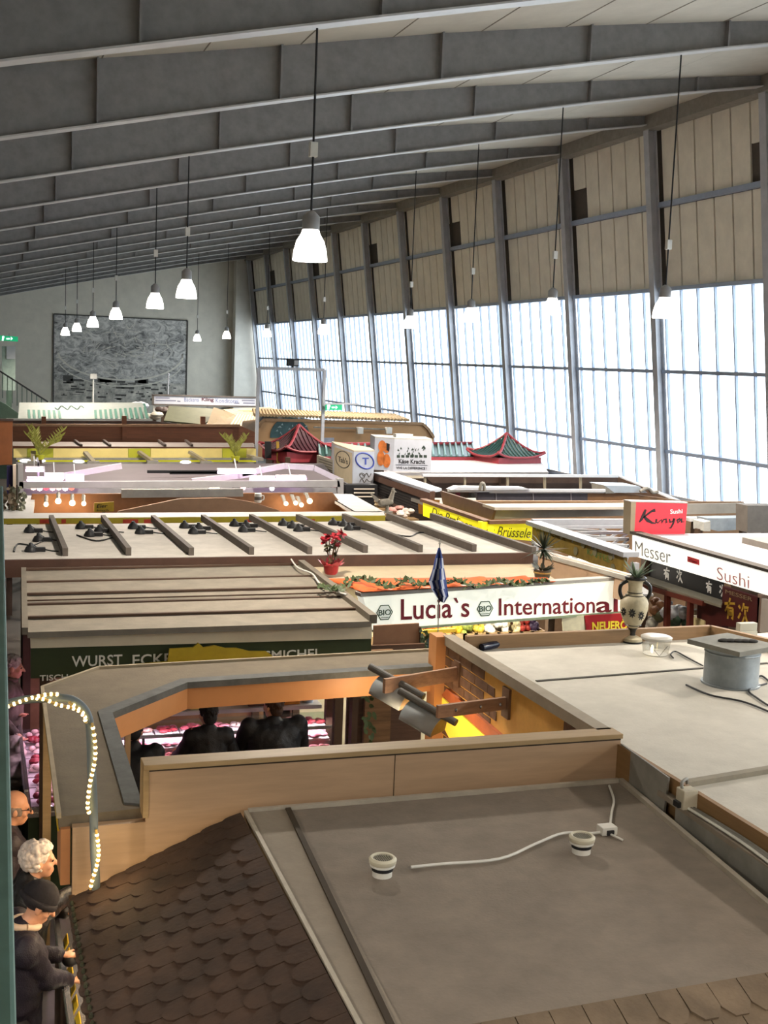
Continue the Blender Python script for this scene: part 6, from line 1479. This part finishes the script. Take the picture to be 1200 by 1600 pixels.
for k, (nm, quad, yy, cc) in enumerate([('olive green canopy under the bakery sign', [(256, 657), (318, 663), (350, 640), (264, 634)], 44, '6a6a52'), ('tan tent canopy right of the olive canopy', [(322, 666), (362, 668), (368, 648), (334, 636)], 43, '8a7558'), ('orange striped canopy right under the bakery sign', [(348, 640), (368, 650), (460, 646), (420, 636)], 46, 'c08a5a'), ('pale tan striped side canopy left of the tan arched stall', [(356, 668), (396, 672), (402, 650), (370, 647)], 42, 'a8967a'), ('small brown arched board left of the tan arched stall', [(378, 672), (402, 678), (402, 655), (379, 658)], 36, '7c6248')]):
    t = T('canopy', nm, 'canopy', YP(yy)(*quad[0])); a, b = YP(yy)(*quad[0]), YP(yy)(*quad[1]); c, d = YP(yy + 1.5)(*quad[2]), YP(yy + 1.5)(*quad[3])
    MB().prism([a, b, c, d], (0, .05, -.06)).build('cloth', mat('can_' + cc, cc, .7, .1, 3), t)
    if 'striped' in nm:
        q = MB()
        for j in range(8): e = (j + .25) / 8; f = (j + .7) / 8; q.prism([p + Vector((0, -.02, .02)) for p in (a.lerp(b, e), a.lerp(b, f), d.lerp(c, f), d.lerp(c, e))], (0, 0, -.01))
        q.build('stripes', mat('can_stripe', 'd8c8a8', .7, .06), t)
    p = a.lerp(b, .5); MB().box(p.x - .05, p.x + .05, p.y + .1, p.y + .2, 0, p.z + .02).build('post', M_counter, t)
rr = random.Random(55)
for k, (x, y, cc, nm) in enumerate([(216, 634, 'e8e8f0', 'round white'), (272, 654, 'd8d8d0', 'pale'), (300, 651, 'e4e4e4', 'bright white'), (306, 646, 'c9d2c9', 'slanted pale green'), (240, 650, 'c8c0b0', 'beige'), (256, 640, '4a3a34', 'dark brown'), (283, 660, 'd9c08a', 'yellow')]):
    p = YP(48.2 + .25 * k)(x, y); t = T('goods_pile', '%s goods heap among the far stalls below the bakery sign' % nm, 'goods', p, 'goods under the bakery sign')
    q = MB(); [q.ball(p + Vector((rr.uniform(-.25, .25), rr.uniform(-.2, .2), rr.uniform(-.1, .1))), (.2, .15, .12), 8) for _ in range(4)]; q.build('bundle', mat('fg_' + cc, cc, .6, .15), t, smooth=True); MB().box(p.x - .1, p.x + .1, p.y - .08, p.y + .08, 0, p.z - .08).build('stand', M_counter, t)
t = T('lamp_post', 'thin white post with a small square white box before the mural', 'lamp post', YP(50)(146, 640)); p = YP(50)(146, 588); MB().box(p.x - .13, p.x + .13, 49.9, 50.1, p.z - .1, p.z + .1).build('box', M_white, t); MB().tube([Vector((p.x, 50, 0)), Vector((p.x, 50, p.z - .1))], .03, 8).build('post', M_white, t)
t = T('thin_post', 'thin grey post rising before the right part of the mural', 'post', YP(50)(265, 640)); p = YP(50)(265, 585); MB().tube([Vector((p.x, 50.3, 0)), Vector((p.x, 50.3, p.z))], .025, 8).build('post', M_steel, t); MB().ball(Vector((p.x, 50.3, p.z)), .04, 8).build('cap', M_steel, t)
# ---- stairs at the far left end of the gallery
M_rgreen = mat('stair_green', '4a5f52', .6, .1); y11 = YP(47)
t = T('staircase', 'green gallery stairs with slanting dark handrail at the far left', 'staircase', y11(20, 650))
panel(y11, [(-5, 625), (10, 632), (34, 650), (30, 655), (-5, 655)], .4).build('stair_side', M_rgreen, t)
q = MB().beam(y11(0, 580), y11(75, 628), .08, .06); q.build('handrail', M_black, t)
q = MB()
for k in range(9): x = 4 + k * 7.6; q.beam(y11(x, 583 + k * 4.9), y11(x, min(640, 622 + k * 4)), .03, .03)
q.build('baluster', M_rgreen, t)
MB().box(y11(5, 640).x - .3, y11(5, 640).x + .3, 47.1, 47.3, 0, y11(5, 654).z).build('support', M_rgreen, t)
t = T('notice_board', 'pale notice sheets on a green board below the far left exit sign', 'board', YP(49)(14, 575)); panel(YP(49), [(3, 541), (24, 541), (24, 610), (3, 610)], .06).build('board', mat('bd_green', '8fa096', .6, .1), t)
panel(YP(49), [(10, 541), (24, 541), (24, 561), (10, 561)], .02, .03).build('sheet', mat('sheet_grey', 'b2b4b8', .6, .05), t); p = YP(49)(14, 610); MB().box(p.x - .1, p.x + .1, 49, 49.1, 0, p.z).build('support', M_rgreen, t)
# ================================================================ people
M_skin = mat('skin', 'c9967a', .5, .06, 14)
def realise(M, name, mt, par, vox=.009, it=6):
    o = M.build(name, mt, None); loc = o.location.copy()
    r = o.modifiers.new('r', 'REMESH'); r.mode = 'VOXEL'; r.voxel_size = vox
    s = o.modifiers.new('s', 'SMOOTH'); s.iterations = it; s.factor = .5
    dg = bpy.context.evaluated_depsgraph_get(); me = bpy.data.meshes.new_from_object(o.evaluated_get(dg))
    off = loc - xf(par)
    me.transform(Matrix.Translation(off)); me.name = name
    old = o.data; bpy.data.objects.remove(o); bpy.data.meshes.remove(old)
    me.materials.clear(); me.materials.append(mt); me.polygons.foreach_set('use_smooth', [True] * len(me.polygons))
    n = bpy.data.objects.new(name, me); COL.objects.link(n); n.parent = par
    return n
def person(label, x, y, face, h=1.74, lean=0.0, nod=0.0, turn=0.0, hands=None, coat='232126', pants='1e1e22', hair='8f8a84', style='short', wide=1.0, coatlen=.78, collar=None, skin=None, group=None, grip=.6, sit=0.0, headfwd=.0):
    s = h / 1.75; t = T('person', label, 'person', (x, y, 0), group)
    F = Vector((math.cos(face), math.sin(face), 0)); L = Vector((math.sin(face), -math.cos(face), 0))   # forward, right
    B = Vector((x, y, 0))
    def W(l, f, z): return B + (L * l + F * f + Vector((0, 0, z))) * s
    sk = M_skin if skin is None else mat('skin_' + skin, skin, .5, .06, 14)
    def tilt(l, f, z):    # lean of the trunk about the hips
        dz = z - .95; return W(l, f + lean * dz, .95 + dz * math.cos(lean * .8))
    sh = {e: tilt(e * .19 * wide, 0, 1.43) for e in (-1, 1)}
    neck = tilt(0, .0, 1.47); hd = tilt(0, .05 + headfwd, 1.60)
    hands = hands or {}
    R = Matrix.Rotation(face - PI / 2 + turn, 3, 'Z') @ Matrix.Rotation(-nod, 3, 'X')      # head axes: x right, y forward, z up
    def Hh(a, b, c): return hd + R @ (Vector((a, b, c)) * s)
    def ell(M, c, r, n=14): M.ball(Hh(*c), Vector(r) * s, n, R)
    b = MB()
    ell(b, (0, -.012, .035), (.074, .094, .088), 18); ell(b, (0, .02, -.03), (.062, .072, .085), 16); ell(b, (0, .045, -.085), (.040, .042, .034)); ell(b, (0, .075, .02), (.052, .02, .018))
    b.cap(Hh(0, .09, .012), Hh(0, .118, -.028), .009 * s, .016 * s, 8); ell(b, (0, .086, -.062), (.026, .014, .007)); ell(b, (0, .083, -.076), (.022, .013, .008))
    for e in (-1, 1): ell(b, (e * .077, -.008, -.012), (.012, .024, .034), 10); ell(b, (e * .04, .062, -.03), (.024, .022, .022), 10)
    b.cap(neck, hd + Vector((0, 0, -.05 * s)), .058 * s, .052 * s, 12)
    b.cap(tilt(0, 0, .98), tilt(0, 0, 1.3), .13 * s * wide, .14 * s * wide, 14); b.cap(sh[-1], sh[1], .06 * s, .06 * s); b.cap(tilt(0, 0, 1.38), neck, .09 * s, .06 * s)
    c = MB()
    arm = {}
    for e in (-1, 1):
        tgt = hands.get(e); S_ = sh[e]
        if tgt is None: Hd = tilt(e * .27 * wide, .06, .86); pole = Vector((0, 0, 0)) - F + L * e * .3
        else: Hd = Vector(tgt); pole = L * e * .5 - Vector((0, 0, .9)) - F * .3
        u1, u2 = .29 * s, .27 * s; d = Hd - S_
        if d.length > (u1 + u2) * .985: Hd = S_ + d.normalized() * (u1 + u2) * .985; d = Hd - S_
        dl = d.length; a = (u1 * u1 - u2 * u2 + dl * dl) / (2 * dl); hh = math.sqrt(max(0, u1 * u1 - a * a)); dn = d.normalized(); pp = (pole - dn * pole.dot(dn)).normalized()
        E_ = S_ + dn * a + pp * hh; arm[e] = (S_, E_, Hd)
        b.cap(S_, E_, .05 * s, .042 * s); b.cap(E_, Hd, .042 * s, .028 * s)
        c.cap(S_, E_, .072 * s * wide, .062 * s, 14); c.cap(E_, E_.lerp(Hd, .92), .062 * s, .046 * s, 14)
        # hand: palm, four bent fingers, thumb from the palm side
        fd = (Hd - E_).normalized(); dn_ = Vector((0, 0, -1)); sd = fd.cross(dn_); sd = sd.normalized() if sd.length > .05 else L; pn = sd.cross(fd).normalized()
        pc = Hd + fd * .045 * s; b.ball(pc, Vector((.040, .048, .017)) * s, 12, Matrix((sd, fd, pn)).transposed())
        for k, (o_, ln) in enumerate(((-.028, .062), (-.010, .074), (.010, .070), (.027, .056))):
            r0 = pc + sd * o_ * s + fd * .038 * s; k1 = r0 + (fd * math.cos(grip * .5) + pn * math.sin(grip * .5) * -1) * ln * .5 * s; k2 = k1 + (fd * math.cos(grip * 1.5) - pn * math.sin(grip * 1.5)) * ln * .5 * s
            b.cap(r0, k1, .0095 * s, .0088 * s, 8); b.cap(k1, k2, .0088 * s, .0075 * s, 8)
        ts = -1 if e > 0 else 1; r0 = pc + sd * ts * .034 * s - fd * .012 * s; k1 = r0 + (sd * ts * .75 + fd * .6) * .038 * s; k2 = k1 + (fd * .9 + sd * ts * .2 - pn * .3) * .03 * s
        b.cap(r0, k1, .0125 * s, .0105 * s, 8); b.cap(k1, k2, .0105 * s, .0085 * s, 8)
    for e in (-1, 1):
        hp = W(e * .09, -.01, .93); kn = W(e * .10, .03, .5); an = W(e * .10, -.02, .09); b.cap(hp, kn, .085 * s, .055 * s); b.cap(kn, an, .055 * s, .04 * s); b.cap(an, W(e * .105, .15, .04), .04 * s, .032 * s)
    realise(b, 'body', sk, t, .0085, 4)
    # clothes
    c.cap(tilt(0, -.01, 1.0), tilt(0, 0, 1.27), .165 * s * wide, .165 * s * wide, 18); c.cap(sh[-1] - Vector((0, 0, .03)), sh[1] - Vector((0, 0, .03)), .088 * s, .088 * s, 14)
    for e in (-1, 1): c.cap(tilt(e * .07, 0, 1.05), tilt(e * .09 * wide, 0, 1.34), .13 * s * wide, .12 * s * wide, 14)
    c.cap(tilt(0, 0, 1.36), neck - Vector((0, 0, .01)), .11 * s, .075 * s, 14)
    c.cap(tilt(0, -.01, 1.0), W(0, -.01, coatlen), .165 * s * wide, .175 * s * wide, 18)
    co = realise(c, 'jacket', mat('coat_' + coat, coat, .6, .18, 10, bump=.35), t, .011, 14)
    tx = bpy.data.textures.get('folds') or bpy.data.textures.new('folds', 'CLOUDS'); tx.noise_scale = .09
    dm = co.modifiers.new('folds', 'DISPLACE'); dm.texture = tx; dm.strength = .022; dm.mid_level = .2
    p = MB()
    for e in (-1, 1):
        p.cap(W(e * .09, -.01, .92), W(e * .10, .03, .5), .105 * s, .08 * s, 12); p.cap(W(e * .1, .03, .5), W(e * .1, -.02, .10), .08 * s, .065 * s, 12)
    realise(p, 'trousers', mat('pants_' + pants, pants, .7, .1, 10), t, .014, 3)
    q = MB()
    for e in (-1, 1): q.cap(W(e * .105, -.05, .045), W(e * .11, .17, .035), .048 * s, .04 * s, 12)
    realise(q, 'shoes', M_black, t, .012, 2)
    # eyes
    for e in (-1, 1): q = MB().ball(Hh(e * .031, .083, .008), .0095 * s, 8); q.build('eye', mat('eye', '2a2320', .3, 0), t, smooth=True)
    q = MB(); rr = random.Random(int(abs(x * 97 + y * 13)))
    hm = mat('hair_' + hair, hair, .75, .22, 30)
    if style == 'curly':
        ell(q, (0, -.025, .04), (.086, .10, .09), 18)
        for k in range(330):
            a = rr.uniform(0, 2 * PI); v = rr.uniform(-.75, 1); r = math.sqrt(1 - v * v); f_ = math.sin(a) * r
            if f_ > .3 and v < .45: continue
            q.ball(Hh(math.cos(a) * r * .096, -.022 + f_ * .112, .03 + v * .108), rr.uniform(.011, .021) * s, 6)
        realise(q, 'hair', hm, t, .0055, 1)
    elif style == 'beanie':
        ell(q, (0, -.014, .05), (.094, .115, .098), 20); b2 = MB()
        for a in range(28): w = 2 * PI * a / 28; b2.ball(Hh(math.cos(w) * .088, -.014 + math.sin(w) * .108, .022), .024 * s, 8)
        realise(q, 'beanie', mat('knit', '201e24', .9, .2, 40, bump=.4), t, .008, 3); realise(b2, 'beanie_rim', mat('knit', '201e24', .9, .2, 40), t, .008, 3)
    elif style == 'bald':
        for a in range(60):
            ww = -PI / 2 + PI * .68 * (a - 30) / 30
            q.ball(Hh(math.cos(ww) * .074, -.012 + math.sin(ww) * .092, -.005), (.012 * s, .012 * s, .034 * s), 7)
        realise(q, 'hair', hm, t, .005, 2)
    else:
        th = .008 if style == 'short' else .016
        ell(q, (0, -.02, .043), (.074 + th, .092 + th, .085 + th), 18); ell(q, (0, -.055, -.02), (.062 + th, .05 + th, .07 + th), 14)
        for k in range(220):
            a = rr.uniform(0, 2 * PI); v = rr.uniform(-.5, 1); r = math.sqrt(1 - v * v); f_ = math.sin(a) * r
            if f_ > .1 and v < .5: continue
            q.ball(Hh(math.cos(a) * r * (.076 + th), -.02 + f_ * (.093 + th), .04 + v * (.087 + th)), rr.uniform(.008, .014) * s, 6)
        realise(q, 'hair', hm, t, .0055, 2)
    if collar:
        q = MB(); q.tube([neck + (L * math.cos(2 * PI * k / 20) * .078 + F * (math.sin(2 * PI * k / 20) * .082 + .012)) * s + Vector((0, 0, (.03 - .03 * max(0, math.sin(2 * PI * k / 20))) * s)) for k in range(21)], .021 * s, 8)
        q.build('collar', mat('collar_' + collar, collar, .6, .08), t, smooth=True)
    return t, Hh, arm, s
HE = 0.0        # facing across the aisle to the stalls on the right
# man in the knitted cap, nearest
cap_h1 = pz(96, 1492, 1.12); cap_h2 = pz(108, 1532, 1.02)
t, Hh, arm, s_ = person('person in black knitted cap and dark padded jacket, head bowed over the near counter', .20, 7.0, HE + .12, 1.70, .1, .55, 0, {1: cap_h2, -1: cap_h1}, coat='1d1826', pants='17161c', hair='3a2a22', style='beanie', collar='d8bfa6', coatlen=.72, headfwd=.03)
gv = MB().ball(cap_h1 + Vector((.05, -.02, -.03)), (.05, .06, .035), 10); tag(gv.build('purse', M_black, smooth=True), 'small black purse held in the hands of the person in the knitted cap', 'purse')
# woman with white curls
wh = pz(112, 1392, 1.2)
t, Hh, arm, s_ = person('person with curly white hair and shiny black leather jacket reaching towards the counter', .26, 7.75, HE - .05, 1.66, .12, .05, 0, {1: wh, -1: pz(106, 1425, 1.1)}, coat='201e1e', pants='1c1a1c', hair='d3c8c0', style='curly', coatlen=.8)
MATS['coat_201e1e'].node_tree.nodes['Principled BSDF'].inputs['Roughness'].default_value = .3
# bald man with glasses, mostly behind the rail
t, Hh, arm, s_ = person('balding person with glasses and dark coat behind the gallery rail', .165, 8.45, HE + .1, 1.76, .05, .15, 0, {}, coat='2b2024', pants='1c1a1c', hair='7a6a60', style='bald', skin='c8906f')
q = MB()
for e in (-1, 1):
    q.tube([Hh(e * .033 + .022 * math.cos(2 * PI * k / 12), .103, .006 + .018 * math.sin(2 * PI * k / 12)) for k in range(13)], .003, 5); q.tube([Hh(e * .055, .1, .008), Hh(e * .08, .0, .008)], .003, 5)
q.tube([Hh(-.012, .106, .01), Hh(.012, .106, .01)], .003, 5); q.build('glasses', mat('specs', '2a2624', .3, 0), t)
# grey haired man with the shopping bag
bagp = pz(36, 1120, 1.0)
t, Hh, arm, s_ = person('grey haired person in a taupe jacket carrying a white shopping bag beside the meat display', .27, 12.55, HE - .1, 1.72, .04, .12, 0, {1: Vector((.36, 12.1, 1.02)), -1: Vector((.40, 12.5, 1.1))}, coat='5f554e', pants='23222c', hair='b0a8a0', style='short', collar='54473e', coatlen=.74, wide=1.05)
p = arm[1][2]
bg_ = T('shopping_bag', 'crumpled white plastic shopping bag hanging from the hand of the grey haired person', 'bag', p + Vector((0, 0, -.55)))
q = MB(); rr = random.Random(12)
for k in range(16):
    f_ = k / 15; q.ball(p + Vector((rr.uniform(-.06, .04) * (1 - f_ * .5), -.06 + rr.uniform(-.06, .06), -.07 - .43 * f_)), (.085 + .03 * math.sin(f_ * 3), .08, .07), 8)
realise(q, 'bag_body', mat('bag_white2', 'cfc2bc', .4, .15, 14), bg_, .012, 3)
q = MB(); [q.tube(smooth_path([p + Vector((e * .03, -.06, -.1)), p + Vector((e * .01, -.03, 0)), p + Vector((0, 0, .02))]), .007, 6) for e in (-1, 1)]; q.build('handle', mat('bag_white2', 'cfc2bc', .4), bg_)
# customers at the meat counter, seen from behind
NO = PI / 2
person('broad person in a black coat standing at the meat counter, rear view', 2.60, 10.62, NO, 1.72, .05, .05, .5, {1: Vector((2.85, 11.0, 1.1)), -1: Vector((2.35, 11.0, 1.1))}, coat='121114', pants='121114', hair='3a2418', style='short', wide=1.22, coatlen=.75)
person('slim person in black with the elbow out, at the middle of the meat counter', 1.98, 10.55, NO, 1.70, .03, .1, .2, {-1: Vector((1.75, 10.9, 1.1)), 1: Vector((2.2, 10.85, 1.1))}, coat='151316', pants='131316', hair='1a1414', style='short', wide=.8)
person('stooping dark clothed person at the left of the open roof bay', 1.30, 10.4, NO - .1, 1.58, .3, .5, 0, {}, coat='0f0e11', pants='0f0e11', hair='141012', style='short', wide=1.1)
person('child with brown hair in front of the slim customer', 1.83, 9.75, NO, 1.32, .0, .0, 0, {}, coat='3a2a2a', pants='222026', hair='7a5238', style='long', wide=.95)
